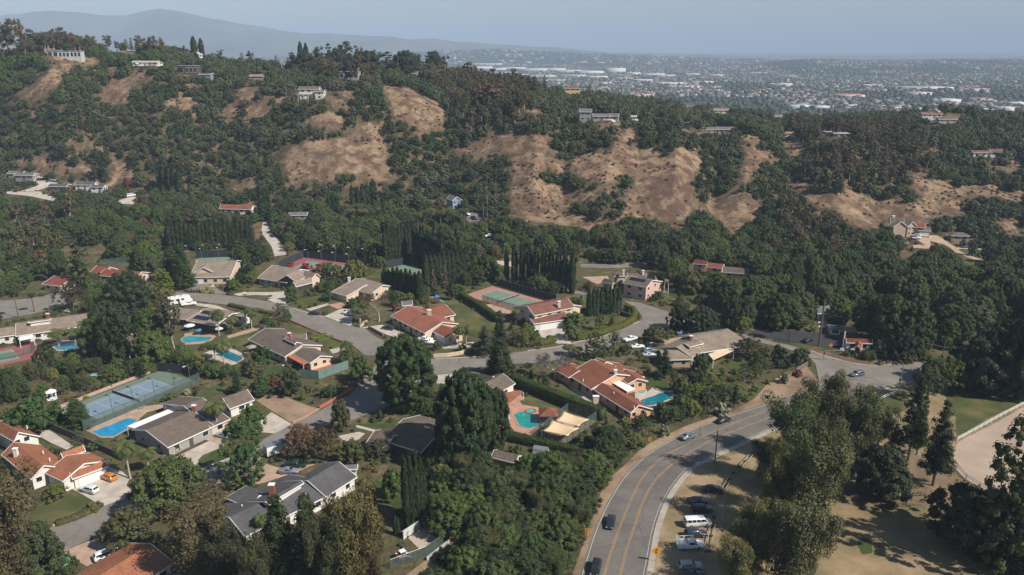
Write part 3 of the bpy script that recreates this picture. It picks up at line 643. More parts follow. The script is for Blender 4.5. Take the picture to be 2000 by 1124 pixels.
for pts in (q(1,1,[(175,664),(240,690),(400,736)]),q(1,1,[(1050,981),(1250,970),(1370,960)]),q(1,2,[(90,932),(250,912),(400,877),(540,847),(640,797),(745,762),(768,740),(742,700),(700,667)]),zX([(860,400),(960,438),(1100,480),(1300,525),(1480,535),(1620,528),(1790,501)]),zX([(1420,797),(1540,752),(1800,682)]),
            q(2,0,[(310,835),(600,712)]),q(2,0,[(1160,508),(1330,447),(1499,375)])):
    solid_strip('kerb',smooth_path([G(*p) for p in pts]),.5,.13,CONC,'structure')
for nm,m_,pts in (
    ('driveway',CONC,q(2,0,[(1015,440),(1225,338),(1310,372),(1190,420),(1160,450),(1165,480),(1190,500),(1150,515)])),
    ('driveway',CONCT,q(2,0,[(1200,290),(1310,320),(1310,372),(1225,338),(1170,320)])),
    ('driveway',CONC,q(2,0,[(420,620),(640,490),(720,520),(760,560),(740,600),(800,655),(600,722),(480,650)])),
    ('driveway',CONCT,q(2,0,[(370,985),(620,885),(730,930),(720,965),(510,1075),(400,1010)])),
    ('patio',CONC,q(2,0,[(280,270),(330,300),(430,370),(390,390),(300,350),(210,300)])),
    ('driveway',CONC,q(2,1,[(0,240),(90,170),(210,240),(110,295),(0,285)])),
    ('driveway',CONCT,q(2,1,[(-30,560),(50,470),(150,500),(300,480),(360,470),(240,520),(60,580),(-20,600)])),
    ('driveway',CONC,q(2,1,[(480,310),(600,285),(640,295),(590,340),(520,340)])),('path',CONC,q(2,1,[(590,245),(800,300),(790,312),(585,258)])),
    ('driveway',CONC,q(1,1,[(1050,1075),(1170,1060),(1220,1085),(1110,1124),(1060,1124)])),
    ('driveway',CONC,q(1,1,[(400,730),(500,685),(570,690),(560,780),(550,787)])),
    ('driveway',CONC,q(1,1,[(610,800),(650,790),(740,780),(790,800),(870,830),(870,862),(800,850),(760,835),(690,800)])),
    ('driveway',CONC,q(1,1,[(0,590),(100,590),(170,585),(180,640),(170,662),(100,650),(60,630),(90,610),(0,607)])),
    ('driveway',CONC,q(1,0,[(1360,600),(1420,588),(1499,590),(1499,607),(1400,612)])),
    ('driveway',ASPH,q(1,0,[(1080,545),(1180,530),(1260,560),(1330,600),(1260,600),(1200,592),(1110,590),(1070,565)])),
    ('driveway',CONC,q(1,1,[(290,690),(420,655),(430,665),(320,700)])),('driveway',CONCP,q(1,1,[(420,665),(500,650),(530,670),(480,690)])),
    ('driveway',CONC,q(1,2,[(150,805),(300,780),(330,850),(350,890),(270,890),(170,850)])),
    ('driveway',CONC,q(1,1,[(1050,870),(1160,890),(1280,880),(1260,910),(1100,920)])),
    ('path',CONC,q(1,1,[(430,925),(520,905),(530,925),(450,950)])),('path',CONC,q(1,0,[(1100,650),(1260,665),(1350,700),(1280,690),(1130,665)])),
    ('driveway',CONCT,q(1,2,[(880,870),(1000,850),(940,890),(900,900)])),('patio',CONC,q(1,0,[(1230,560),(1250,540),(1260,560)])),
    ('path',CONC,zH15([(200,510),(280,590),(420,700),(560,790),(650,800),(660,770),(600,720),(470,640),(300,520),(230,480)])),
    ('patio',CONC,zH15([(1120,620),(1300,600),(1380,530),(1520,580),(1640,610),(1700,650),(1640,720),(1500,700),(1200,720),(1130,680)])),
    ('patio',CONCP,zH16([(600,420),(760,390),(820,430),(760,480),(790,510),(960,540),(1010,600),(1100,660),(1000,750),(870,850),(700,800),(620,700)])),
    ('patio',CONCT,zT([(440,930),(520,880),(740,800),(1060,640),(1480,590),(1500,600),(1480,640),(1240,700),(1120,800),(980,880),(800,1030),(640,1030),(520,970)])),
    ('patio',CONC,zH18([(660,930),(840,850),(1000,800),(1250,940),(1190,960),(1140,1060),(1060,1085),(880,1010),(700,980)])),
    ('patio',CONC,zH17([(690,590),(800,530),(1000,530),(1240,550),(1230,570),(1160,620),(1060,660),(760,680)])),
    ('patio',CONCT,zH18([(420,650),(600,620),(860,680),(800,740),(640,790),(430,800)])),
    ('patio',CONCT,zC2([(350,550),(600,500),(700,510),(960,620),(900,700),(800,680),(620,700),(450,600)])),
    ('path',CONCT,zH18([(1000,680),(1300,590),(1560,510),(1600,540),(1300,640),(1030,715)])),
    ('driveway',CONCT,zH23([(660,560),(800,560),(1060,570),(1170,640),(1230,680),(1320,730),(1400,800),(1560,860),(1780,920),(1740,950),(1500,880),(1300,800),(1240,740),(1150,690),(960,640),(970,700),(940,750),(730,740),(720,700),(900,700),(800,640)])),
    ('driveway',CONC,zH23([(1330,735),(1840,755),(1840,770),(1330,750)])),('driveway',CONC,q(0,0,[(210,1065),(270,1060),(340,1075),(300,1090),(250,1110),(200,1124),(120,1124),(230,1085)])),
    ('street',CONC,q(1,0,[(40,0),(230,0),(330,40),(310,55),(160,25),(30,12)])),('street',ASPH,q(1,0,[(560,265),(650,265),(650,280),(550,280)])),
    ('driveway',CONC,q(1,0,[(680,60),(740,35),(800,30),(780,75),(700,70)])),('driveway',CONCT,q(1,2,[(410,500),(560,495),(570,515),(500,545)])),
    ('street',ASPH,q(1,1,[(1200,130),(1300,120),(1330,170),(1250,180)])),('terrace',CONC,q(0,2,[(400,705),(620,710),(600,720),(420,715)])),
    ('driveway',DIRT,q(2,1,[(0,100),(60,75),(150,70),(300,130),(370,150),(330,180),(250,215),(200,230),(90,160)])),
    ('street',CONC,q(1,1,[(1410,405),(1499,410),(1499,440),(1420,430)])),('driveway',CONC,zX([(920,-20),(1020,-20),(1010,190),(930,190)])),('driveway',CONCT,zX([(1040,150),(1300,190),(1320,240),(1130,230)])),
    ('driveway',CONC,q(1,0,[(370,700),(400,685),(410,705)])),('patio',CONCT,q(1,2,[(890,570),(960,565),(960,580),(900,595)]))):
    sheet(nm,pts,m_,.046)
for nm,m_,pts in (
    ('lawn',LAWNG,q(2,0,[(1160,460),(1310,375),(1360,420),(1330,445),(1200,495),(1165,480)])),
    ('lawn',LAWN,q(2,0,[(180,800),(230,730),(480,655),(590,715),(310,835)])),('lawn',LAWNG,q(2,0,[(205,312),(310,320),(340,340),(290,360)])),
    ('lawn',LAWN,q(1,1,[(1115,650),(1190,650),(1400,790),(1380,820),(1280,850),(1180,800),(1170,720)])),
    ('lawn',LAWN,q(1,1,[(200,765),(260,790),(530,880),(500,905),(440,925),(370,870),(330,830),(230,835),(190,800)])),
    ('lawn',LAWN,q(1,1,[(240,670),(380,615),(440,630),(300,685)])),('lawn',LAWN,q(1,1,[(635,475),(745,470),(745,530),(640,500)])),
    ('lawn',LAWN,q(1,1,[(0,565),(110,570),(100,590),(0,588)])),('lawn',LAWN,q(1,1,[(0,608),(90,612),(110,628),(60,637),(0,625)])),
    ('lawn',LAWN,q(1,0,[(1340,600),(1420,570),(1499,560),(1499,588),(1410,586)])),('lawn',LAWN,q(1,0,[(1440,615),(1499,610),(1499,622)])),
    ('lawn',LAWN,q(1,1,[(650,770),(740,750),(800,775),(740,785),(660,790)])),('lawn',LAWN,q(1,2,[(400,800),(560,730),(650,730),(680,745),(600,780),(440,820)])),
    ('lawn',LAWNG,zX([(960,375),(1040,385),(1450,465),(1350,480),(1150,420),(1000,385)])),('lawn',MULCH,zX([(790,372),(960,400),(1150,440),(1350,490),(1760,470),(1790,500),(1620,525),(1480,530),(1300,520),(1100,475),(960,432),(860,395)])),
    ('lawn',LAWN,zX([(640,330),(700,312),(930,362),(800,365),(720,352)])),('lawn',LAWN,q(1,1,[(1060,925),(1160,920),(1260,955),(1240,970),(1060,978)])),
    ('lawn',LAWNG,zH6([(260,660),(420,600),(640,640),(500,700),(460,780),(280,780),(220,700)])),('lawn',LAWN,zH15([(60,560),(240,590),(480,740),(640,810),(820,870),(820,940),(720,900),(420,760),(40,600)])),
    ('lawn',LAWN,zH16([(760,480),(820,430),(900,430),(1130,520),(1150,560),(990,555),(900,525),(800,510)])),('lawn',LAWNG,zH15([(1260,520),(1300,430),(1500,440),(1600,520),(1500,570),(1380,530)])),
    ('lawn',LAWNG,q(2,1,[(600,620),(700,570),(870,620),(870,740),(760,700)])),('lawn',LAWNG,q(2,1,[(1000,690),(1280,770),(1190,800),(1180,850),(1100,800),(1000,790)])),
    ('lawn',LAWN,q(2,1,[(1250,460),(1330,440),(1420,490),(1400,620),(1340,560)])),('lawn',LAWNG,q(2,1,[(600,240),(790,235),(820,245),(790,265),(620,250)])),
    ('lawn',LAWN,zH18([(1030,720),(1300,620),(1500,560),(1330,720),(1290,780),(1220,900),(1100,830)])),('lawn',LAWN,zH23([(1320,760),(1850,775),(1960,940),(1800,930),(1560,850),(1400,800)])),
    ('lawn',LAWNG,zH12([(830,570),(960,540),(1060,600),(1400,620),(1380,670),(1000,650)])),('lawn',LAWNG,zH2([(980,260),(1140,150),(1300,90),(1500,130),(1480,200),(1300,220),(1080,270)])),
    ('lawn',LAWN,zC2([(180,270),(480,120),(600,150),(580,190),(350,270),(200,300)])),('lawn',LAWN,q(1,2,[(430,485),(560,480),(570,495),(430,497)])),
    ('lawn',LAWNG,q(1,0,[(10,165),(150,175),(190,210),(100,215),(10,190)])),('lawn',LAWNG,q(1,2,[(1230,1010),(1370,995),(1400,1030),(1290,1040)])),('lawn',LAWN,q(1,0,[(60,590),(280,530),(300,590),(160,625)])),
    ('lawn',LAWN,q(1,0,[(0,750),(180,725),(370,680),(300,720),(0,775)]))):
    sheet(nm,pts,m_,.03,kp=False)
park=m_right[1:11][::1]+[(1655,790)]+zX([(1420,805),(1540,762),(1800,692),(1990,640)])+[(1900,745),(2150,730),(2300,900),(2300,1300),(1256,1300)]
sheet('park_grass',park,DRYG,.008,kp=False,bl=False)
def blob(px,ru,rv,mat,off,name='grass_patch'):
    pts=[];ph=rnd(0,6)
    for k in range(22):
        a=k*6.283/22;s=1+.16*math.sin(2*a+ph)+.1*math.sin(5*a+ph*2);pts.append((px[0]+ru*s*math.cos(a),px[1]+rv*s*math.sin(a)))
    sheet(name,pts,mat,off,kp=False,bl=False)
for px,a,b in (((1690,1068),16,14),): blob(px,a,b,LAWNG,.02)
sheet('grass_patch',q(2,3,[(1030,30),(1070,0),(1300,10),(1500,60),(1499,110),(1300,200),(1110,310),(1100,200),(1060,130)]),LAWN,.016,kp=False,bl=False)
sheet('grass_patch',q(2,3,[(640,90),(810,60),(830,140),(740,180),(640,120)]),LAWN,.016,kp=False,bl=False)
sheet('dirt_floor',q(2,3,[(390,480),(620,450),(900,420),(1090,470),(1330,660),(1300,720),(900,720),(700,730),(400,700)]),lawn_mat('bare_park',(.12,.085,.052),(.19,.135,.085),(.25,.18,.115)),.014,kp=False,bl=False)
sheet('riding_arena',q(2,3,[(1110,350),(1300,250),(1500,140),(1700,60),(1800,500),(1500,700),(1330,650),(1160,560),(1090,480)]),SAND,.02,kp=False)
# ------------------------------------------------------------------ houses
def roof_mat(name,c,tile=True,row=.42,dark=.45):
    if name in MATS: return MATS[name]
    m,nt,b=nodes(name);b.inputs['Roughness'].default_value=.85;b.inputs['Specular IOR Level'].default_value=.2;L=nt.links
    n=wnoise(nt,.35,detail=5,rough=.65);col=ramp(nt,n,[(.3,tuple(x*.78 for x in c)),(.7,tuple(min(1,x*1.16) for x in c))])
    uv=N(nt,'ShaderNodeTexCoord').outputs['UV']
    br=N(nt,'ShaderNodeTexBrick');L.new(uv,br.inputs[0]);br.inputs['Scale'].default_value=1;br.inputs['Brick Width'].default_value=.33 if tile else .9;br.inputs['Row Height'].default_value=row
    br.inputs['Mortar Size'].default_value=.06;br.inputs['Color1'].default_value=(1,1,1,1);br.inputs['Color2'].default_value=(.68,.66,.66,1);br.inputs['Mortar'].default_value=(dark,dark,dark,1)
    col=mix(nt,1.0,col,br.outputs[0],'MULTIPLY');
    n2=wnoise(nt,1.3,detail=4,rough=.7);col=mix(nt,ramp(nt,n2,[(.55,(0,0,0)),(.75,(.35,.35,.35))]),col,tuple(x*.5 for x in c))
    L.new(col,b.inputs[0]);bump(nt,b,br.outputs['Fac'],.5,.05);MATS[name]=m;return m
R_BRN=roof_mat('brown_tile',(.215,.165,.13),row=.40);R_GRY=roof_mat('charcoal_shingle',(.105,.10,.10),tile=False,row=.3,dark=.85);R_RED=roof_mat('red_clay_tile',(.45,.18,.095));R_ORG=roof_mat('orange_clay_tile',(.33,.125,.072))
R_PNK=roof_mat('pink_clay_tile',(.44,.165,.11));R_TAN=roof_mat('tan_shingle',(.27,.21,.16),tile=False,dark=.85);R_MAR=roof_mat('maroon_tile',(.22,.095,.07),dark=.8);R_LGY=roof_mat('light_gravel',(.42,.39,.36),tile=False,dark=.95);R_MGY=roof_mat('mid_grey_shingle',(.16,.155,.15),tile=False,dark=.85)
W_WHT=flat('white_stucco',(.64,.60,.54),.85,var=.06);W_CRM=flat('cream_stucco',(.60,.45,.33),.85,var=.08);W_PEA=flat('peach_stucco',(.62,.34,.19),.85,var=.08);W_GRY=flat('grey_siding',(.30,.28,.27),.8,var=.08)
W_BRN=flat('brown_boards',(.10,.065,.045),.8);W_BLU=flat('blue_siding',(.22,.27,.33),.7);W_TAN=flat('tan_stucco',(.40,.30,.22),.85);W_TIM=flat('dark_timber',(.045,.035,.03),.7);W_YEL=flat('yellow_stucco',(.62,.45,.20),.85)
TRIM=flat('white_trim',(.72,.70,.67),.6,var=.04);BRICK=flat('red_brick',(.26,.085,.055),.85,scale=3,var=.3);METAL=flat('grey_metal',(.32,.33,.34),.45,.6,var=.1)
def glass_mat():
    m,nt,b=nodes('window_glass');b.inputs[0].default_value=(.02,.028,.035,1);b.inputs['Roughness'].default_value=.08;b.inputs['Specular IOR Level'].default_value=.6;return m
GLASS=glass_mat();SOLAR=flat('solar_cells',(.012,.016,.03),.2,.2,var=.3,scale=.8,spec=.6)
def uvmesh(name,polys,mat,parent,thick=.16):
    """flat roof planes with metre UVs (u along the ridge, v down the slope), closed below as slabs"""
    V,F,UV=[],[],[]
    for pts in polys:
        pts=[Vector(p) for p in pts];n=(pts[1]-pts[0]).cross(pts[2]-pts[0])
        if n.z < 0: pts=pts[::-1];n=-n
        n.normalize();h=Vector((0,0,1)).cross(n);h=h.normalized() if h.length > 1e-3 else Vector((1,0,0));d=n.cross(h);o=len(V);k=len(pts)
        V+=[tuple(p) for p in pts]+[tuple(p-Vector((0,0,thick))) for p in pts]
        F.append(tuple(range(o,o+k)));UV.append([(p.dot(h),p.dot(d)) for p in pts])
        F.append(tuple(range(o+2*k-1,o+k-1,-1)));UV.append([(0,0)]*k)
        for i in range(k): F.append((o+i,o+k+i,o+k+(i+1)%k,o+(i+1)%k));UV.append([(0,0)]*4)
    me=bpy.data.meshes.new(name);me.from_pydata(V,[],F);uvl=me.uv_layers.new(name='UVMap');i=0
    for f in UV:
        for c in f: uvl.data[i].uv=c;i+=1
    me.update();return link(name,me,mat,parent)
def prism_walls(mb,L,yn,yf,zn,zf,zr,x0,x1,hip,z0):
    """walls of a wing in its own frame: x along the ridge, y towards the camera positive"""
    if hip: mb.box(x0,x1,-yf,yn,z0,min(zn,zf));return
    vs=[]
    for x in (x0,x1): vs+=[(x,yn,z0),(x,yn,zn),(x,0,zr),(x,-yf,zf),(x,-yf,z0)]
    mb.add(vs,[(0,1,2,3,4),(9,8,7,6,5),(0,5,6,1),(3,8,9,4),(1,6,7,2),(2,7,8,3)])
class House:
    def __init__(s,name,label,px,roof,wall,group=None,cat='house',lift=0.0):
        g=G(*px);k=0
        while g.y > 740 and k < 60: k+=1;g=G(px[0],px[1]+k*.5)
        s.far=g.y > 400;s.z0=g.z+lift;s.o=empty(name,(g.x,g.y,s.z0),0,label,cat,group);s.base=Vector((g.x,g.y,s.z0));s.roof,s.wall=roof,wall;s.zfix=None
    def P(s,px,z):
        if not s.far: return P(px[0],px[1],s.z0+z)-s.base
        _,ve=proj(s.base.x,s.base.y,s.z0+z);y=s.base.y+max(-5,min(5,(ve-px[1])*.55))
        d=y*_Cc-(s.z0+z-HCAM)*_S;return Vector(((px[0]-1000)/FPX*d,y,s.z0+z))-s.base
    def frame(s,a,b):
        ex=Vector((b.x-a.x,b.y-a.y,0));L=ex.length;ex.normalize();ey=Vector((ex.y,-ex.x,0))
        if ey.y > 0: a,b=b,a;ex=-ex;ey=-ey
        return Matrix(((ex.x,ey.x,0,a.x),(ex.y,ey.y,0,a.y),(0,0,1,0),(0,0,0,1))),L
    def wing(s,a,b,e,zr,ze,far=None,hip='',roof=None,wall=None,oh=.45,windows=True,garage=None,fascia=True,shed=False,depth=3.0,wside='nlr',wrow=None,keepit=True,big=False):
        A,B,E=s.P(a,zr),s.P(b,zr),s.P(e,ze)
        A.z=B.z=E.z=0;M,L=s.frame(A,B);Mi=M.inverted();en=max(.8,abs((Mi @ E).y));en=min(en,14)
        if s.far: en=max(en,3.0 if not shed else en);depth=8.0
        ef=en if far is None else (far if isinstance(far,(int,float)) else abs((Mi @ Vector((*s.P(far,ze).xy,0))).y));ef=min(max(ef,.3),14)
        zf=ze if abs(ef-en) < .01 or far is None else zr-(zr-ze)*min(ef/en,1.6) if not isinstance(far,(int,float)) else zr-(zr-ze)*ef/en
        zf=max(zf,2.0) if not shed else zf
        xl=-en*.85 if 'l' in hip else -oh;xr=L+en*.85 if 'r' in hip else L+oh;r0=0 if 'l' in hip else xl;r1=L if 'r' in hip else xr
        tr= lambda p: M @ Vector(p)
        R0,R1=(r0,0,zr),(r1,0,zr);N0,N1=(xl,en,ze),(xr,en,ze);F0,F1=(xl,-ef,zf),(xr,-ef,zf)
        polys=[[tr(p) for p in (R0,R1,N1,N0)]]
        if not shed: polys.append([tr(p) for p in (R1,R0,F0,F1)])
        if 'l' in hip: polys.append([tr(p) for p in (R0,N0,F0)])
        if 'r' in hip: polys.append([tr(p) for p in (R1,F1,N1)])
        uvmesh('roof',polys,roof or s.roof,s.o)
        wx0=xl+oh+.05;wx1=xr-oh-.05;wn,wf=max(.4,en-oh),max(.25,ef-oh);sl=(zr-ze)/en
        zn_=ze+sl*(en-wn)-.2;zf_=zf+((zr-zf)/ef)*(ef-wf)-.2
        mb=MB();prism_walls(mb,L,wn,wf,zn_,zf_,zr-.2,wx0,wx1,bool(hip),-depth);mb.v=[tuple(tr(v)) for v in mb.v];mb.build('wall',wall or s.wall,s.o)
        if fascia:
            mb=MB();mb.box(xl-.03,xr+.03,en-.02,en+.07,ze-.24,ze+.03,M)
            for x,h in ((xl,'l'),(xr,'r')):
                if h in hip: mb.box(x-.04,x+.04,-ef,en,ze-.24,ze+.02,M)
                else:
                    for (y0,z0_),(y1,z1_) in (((en,ze),(0,zr)),((0,zr),(-ef,zf))):
                        vs=[tr((x+dx,y,z+dz)) for dx in (-.05,.05) for y,z in ((y0,z0_),(y1,z1_)) for dz in (-.26,.05)]
                        mb.add(vs,[(0,1,3,2),(4,6,7,5),(0,4,5,1),(2,3,7,6),(1,5,7,3),(0,2,6,4)])
            mb.build('fascia',TRIM,s.o)
        if windows:
            w=wx1-wx0;zt=zn_-.35
            def win(cx,cy,nx,zb,h_,wd):
                fr=MB();pn=MB()
                if nx == 'n': bx= lambda mbb,ex_,d0,d1: mbb.box(cx-wd/2-ex_,cx+wd/2+ex_,cy+d0,cy+d1,zb-ex_,zb+h_+ex_,M)
                else:
                    sg=1 if nx == 'r' else -1
                    bx= lambda mbb,ex_,d0,d1: mbb.box(min(cx+sg*d0,cx+sg*d1),max(cx+sg*d0,cx+sg*d1),cy-wd/2-ex_,cy+wd/2+ex_,zb-ex_,zb+h_+ex_,M)
                bx(fr,.09,-.03,.05);bx(pn,0,.02,.065)
                f=fr.build('window',TRIM,s.o);pn.build('pane',GLASS,f)
            rows=wrow or ([(max(.9,zt-1.3),1.15)] if ze < 4.2 else [(max(ze-1.75,3.4),1.15),(.9,1.2)])
            if garage:
                g0,g1=garage;gm=MB();gm.box(wx0+g0*w,wx0+g1*w,wn+.01,wn+.07,0,min(2.3,zt),M);gd=gm.build('garage_door',TRIM,s.o)
                gl=MB();k=max(2,int((g1-g0)*w/1.2))
                for i in range(1,4): gl.box(wx0+g0*w,wx0+g1*w,wn+.075,wn+.085,i*.56,i*.56+.03,M)
                gl.build('panel_groove',flat('groove',(.35,.34,.32),.8),gd)
            if 'n' in wside:
                n=max(1,int(w/3.6))
                for i in range(n):
                    cx=wx0+(i+.5)*w/n
                    if garage and garage[0]*w+wx0-1 < cx < garage[1]*w+wx0+1: continue
                    for j,(zb,h_) in enumerate(rows):
                        if i == n // 2 and zb < 2 and n > 2 and not garage:
                            d=MB();d.box(cx-.55,cx+.55,wn+.01,wn+.06,0,2.1,M);d.build('door',W_BRN,s.o)
                        elif zb+h_ < zt+.5: win(cx,wn,'n',zb,h_,1.9 if big else rnd(1.2,1.7))
            for sd,x in (('l',wx0),('r',wx1)):
                if sd in wside and wn+wf > 5:
                    for cy in (wn*.5,-wf*.4):
                        for zb,h_ in rows: win(x,cy,sd,min(zb,zt-1.2),h_*.95,1.2)
        if keepit:
            pts=[s.base+tr(p) for p in ((xl,en,ze),(xr,en,ze),(xl,-ef,zf),(xr,-ef,zf),R0,R1,(wx0,wn,1.3),(wx1,wn,1.3))]
            keep_world(pts)
        block([s.base+tr(p) for p in ((xl,en,0),(xr,en,0),(xr,-ef,0),(xl,-ef,0))])
        return M,L,en,ef,tr
    def chimney(s,px,z,w=.9,d=.7,mat=None,h=2.2):
        c=s.P(px,z);mb=MB();mb.box(c.x-w/2,c.x+w/2,c.y-d/2,c.y+d/2,z-h,z);ch=mb.build('chimney',mat or BRICK,s.o)
        mb=MB();mb.box(c.x-w/2-.12,c.x+w/2+.12,c.y-d/2-.12,c.y+d/2+.12,z,z+.16);mb.build('chimney_cap',TRIM,ch);return s
    def cover(s,quad,z,mat=None,posts=True,name='patio_cover',th_=.14):
        ps=[s.P(p,z) for p in quad];uvmesh(name,[[Vector((p.x,p.y,z)) for p in ps]],mat or TRIM,s.o,th_)
        if posts:
            for p in ps[-2:]+ps[:1]:
                mb=MB();mb.box(p.x-.08,p.x+.08,p.y-.08,p.y+.08,-.5,z-th_-.002);mb.build('post',TRIM,s.o)
        keep([tuple(a) for a in quad]);block([s.base+p for p in ps]);return s
    def flatbox(s,a,b,top,depth,wall=None,roof=None,nwin=3,zb=0.0,over=.4):
        """flat-roofed block: front edge pixels on the ground, image row of its top, depth away from the camera"""
        A,B=s.P(a,zb),s.P(b,zb);M,L=s.frame(Vector((A.x,A.y,0)),Vector((B.x,B.y,0)))
        h=max(1.5,top_at(s.base+(A+B)/2,top))+zb
        tr= lambda p: M @ Vector(p);mb=MB();mb.box(0,L,-depth,0,-7 if zb < .5 else zb,h,M);mb.build('wall',wall or s.wall,s.o)
        uvmesh('roof',[[tr(p) for p in ((-over,over,h+.25),(L+over,over,h+.25),(L+over,-depth-over,h+.25),(-over,-depth-over,h+.25))]],roof or s.roof,s.o,.22)
        for i in range(nwin):
            cx=(i+.5)*L/nwin;ww=L/nwin*.36;fr=MB();fr.box(cx-ww,cx+ww,-.02,.05,zb+(h-zb)*.25,zb+(h-zb)*.85,M);f=fr.build('window',TRIM,s.o)
            pn=MB();pn.box(cx-ww+.08,cx+ww-.08,.03,.07,zb+(h-zb)*.28,zb+(h-zb)*.82,M);pn.build('pane',GLASS,f)
        keep_world([s.base+tr(p) for p in ((0,0,0.3),(L,0,0.3),(-.4,.4,h+.25),(L+.4,.4,h+.25),(L,-depth,h+.25),(0,-depth,h+.25))])
        block([s.base+tr(p) for p in ((0,0,0),(L,0,0),(L,-depth,0),(0,-depth,0))]);return s
    def roofvents(s,pts,z):
        for p in pts:
            c=s.P(p,z);mb=MB();mb.tube([(c.x,c.y,z-.5),(c.x,c.y,z+.35)],.14,6);mb.build('roof_vent',TRIM,s.o)
        return s
def panels_on(h,tr,en,zr,ze,x0,x1,t0,t1,name='solar_panel'):
    """a bank of panels on the near slope, as parts"""
    n=max(1,round((x1-x0)/1.1));rows=max(1,round((t1-t0)*en/1.7))
    for i in range(n):
        for r in range(rows):
            a0=x0+(x1-x0)*i/n+.04;a1=x0+(x1-x0)*(i+1)/n-.04;b0=t0+(t1-t0)*r/rows+.008;b1=t0+(t1-t0)*(r+1)/rows-.008
            p= lambda x,t: tr((x,en*t,zr-(zr-ze)*t+.1));uvmesh(name,[[p(a0,b0),p(a1,b0),p(a1,b1),p(a0,b1)]],SOLAR,h.o,.05)
q1= lambda f,*p: f(list(p))
def one(f,p): return f([p])[0]
def W(h,f,a,b,e,zr,ze,far=None,**k):
    if isinstance(far,tuple): far=one(f,far)
    return h.wing(one(f,a),one(f,b),one(f,e),zr,ze,far=far,**k)
h=House('tiled_house','sprawling white house with bright orange-red clay tile roofs and a wide garage at lower left',one(zH1,(900,1000)),R_RED,W_WHT)
f=zH1;W(h,f,(-60,70),(240,235),(120,335),6.0,4.0,far=(490,212));W(h,f,(200,385),(590,690),(390,862),5.2,3.1,far=(900,620));W(h,f,(860,520),(1110,428),(1010,560),4.4,3.2,windows=False)
W(h,f,(925,568),(1140,665),(740,862),5.0,3.1,far=(1420,600),windows=False);W(h,f,(985,790),(1400,640),(1200,810),4.0,2.8,far=1.5,garage=(.12,.92),hip='r');h.chimney(one(f,(205,470)),6.0,mat=W_WHT);h.roofvents([one(f,(590,515)),one(f,(370,170)),one(f,(680,615))],4.6)
h=House('long_house','long low grey-walled house with brown tile roofs beside the bright blue pool',one(zH2,(800,900)),R_BRN,W_GRY)
f=zH2;W(h,f,(335,700),(940,440),(700,905),5.0,2.8,far=(400,605));W(h,f,(850,362),(1080,272),(1300,628),5.6,2.8,wall=W_CRM);W(h,f,(1385,258),(1685,152),(1600,365),5.0,2.8,wall=W_WHT)
h.cover(f([(60,650),(620,420),(700,455),(170,690)]),2.7);h.cover(f([(580,380),(800,300),(885,345),(710,440)]),2.9);h.cover(f([(795,300),(920,250),(940,285),(850,325)]),2.9)
h.chimney(one(f,(970,370)),6.4);h.roofvents([one(f,(715,600)),one(f,(470,765))],4.0)
h=House('ranch_house','white ranch house with charcoal shingle roof, brick chimney and clerestory dormer behind the dark pines',one(zH4,(1300,900)),R_GRY,W_WHT)
f=zH4;W(h,f,(150,905),(1240,395),(1110,803),4.8,2.9,far=(900,300));W(h,f,(1215,402),(1612,165),(1700,478),5.3,3.1,far=(1500,150),garage=None);W(h,f,(640,690),(1090,428),(600,720),5.9,5.6,far=6.0,windows=False);W(h,f,(318,527),(520,610),(180,700),4.4,2.9,hip='l')
h.chimney(one(f,(705,470)),7.2,1.1,.9);M=None
for i in range(5):
    a=h.P((one(f,(870+i*42,570-i*24))),5.2)
W(h,f,(1700,200),(1860,190),(1830,255),3.6,2.8,windows=False,far=1.5,roof=R_MGY);h.roofvents([one(f,p) for p in ((520,715),(410,780),(300,765),(1170,610),(1410,385),(355,870))],4.0)
h=House('terracotta_house','peach stucco house with terracotta tile roof stepping down towards a curved pool',one(zH15,(600,700)),R_ORG,W_PEA)
f=zH15;W(h,f,(540,166),(862,348),(400,488),5.8,3.0,far=(1180,330));W(h,f,(1000,300),(1150,412),(1010,480),4.4,3.2,far=(1270,420));W(h,f,(682,482),(1165,775),(820,735),4.4,2.8,far=(1120,650));W(h,f,(180,206),(352,302),(90,335),4.2,2.8)
W(h,f,(612,140),(720,185),(600,165),5.2,4.8,windows=False,far=3.5);h.cover(f([(790,460),(885,432),(1135,560),(1020,600)]),3.0);h.chimney(one(f,(860,305)),6.7,.8,.7,W_WHT);h.chimney(one(f,(590,665)),2.4,1.6,.9,W_CRM)
h.roofvents([one(f,p) for p in ((490,230),(640,380),(670,410),(835,620),(415,440),(1115,810),(810,240),(860,265),(975,300))],4.1)
h=House('patio_house','cream house with brown tile roof and an orange pergola over its back patio',one(zH6,(400,560)),R_BRN,W_CRM)
f=zH6;W(h,f,(280,82),(772,300),(250,338),5.0,2.8,far=(1060,312));W(h,f,(790,342),(1015,452),(700,468),4.2,2.8,far=(1140,440));W(h,f,(560,205),(690,265),(540,215),5.7,5.3,windows=False,far=3.2)
W(h,f,(640,170),(810,150),(850,220),4.4,3.0,windows=False,far=3);h.cover(f([(640,440),(870,545),(790,582),(570,466)]),2.6,flat('orange_beams',(.42,.12,.05),.8));h.chimney(one(f,(595,150)),6.6,mat=flat('red_brick_bright',(.30,.07,.05),.8))
h=House('red_roofed_house','tan house with bright salmon-red tile roof, tan chimney and attached garage facing the street bend',one(zH9,(700,600)),R_PNK,W_CRM)
f=zH9;W(h,f,(408,126),(866,342),(390,380),5.4,3.0,far=(1050,362));W(h,f,(852,380),(1035,470),(820,518),4.3,2.7,roof=R_ORG,garage=(.1,.9));W(h,f,(600,178),(908,112),(980,262),5.0,3.0,roof=R_ORG,far=3.5);h.chimney(one(f,(690,185)),7.0,1.3,.9,W_CRM)
h=House('gabled_house','cream two-storey house with a brown roof and a twin-window gable above the street',one(zH10,(500,540)),R_TAN,W_CRM)
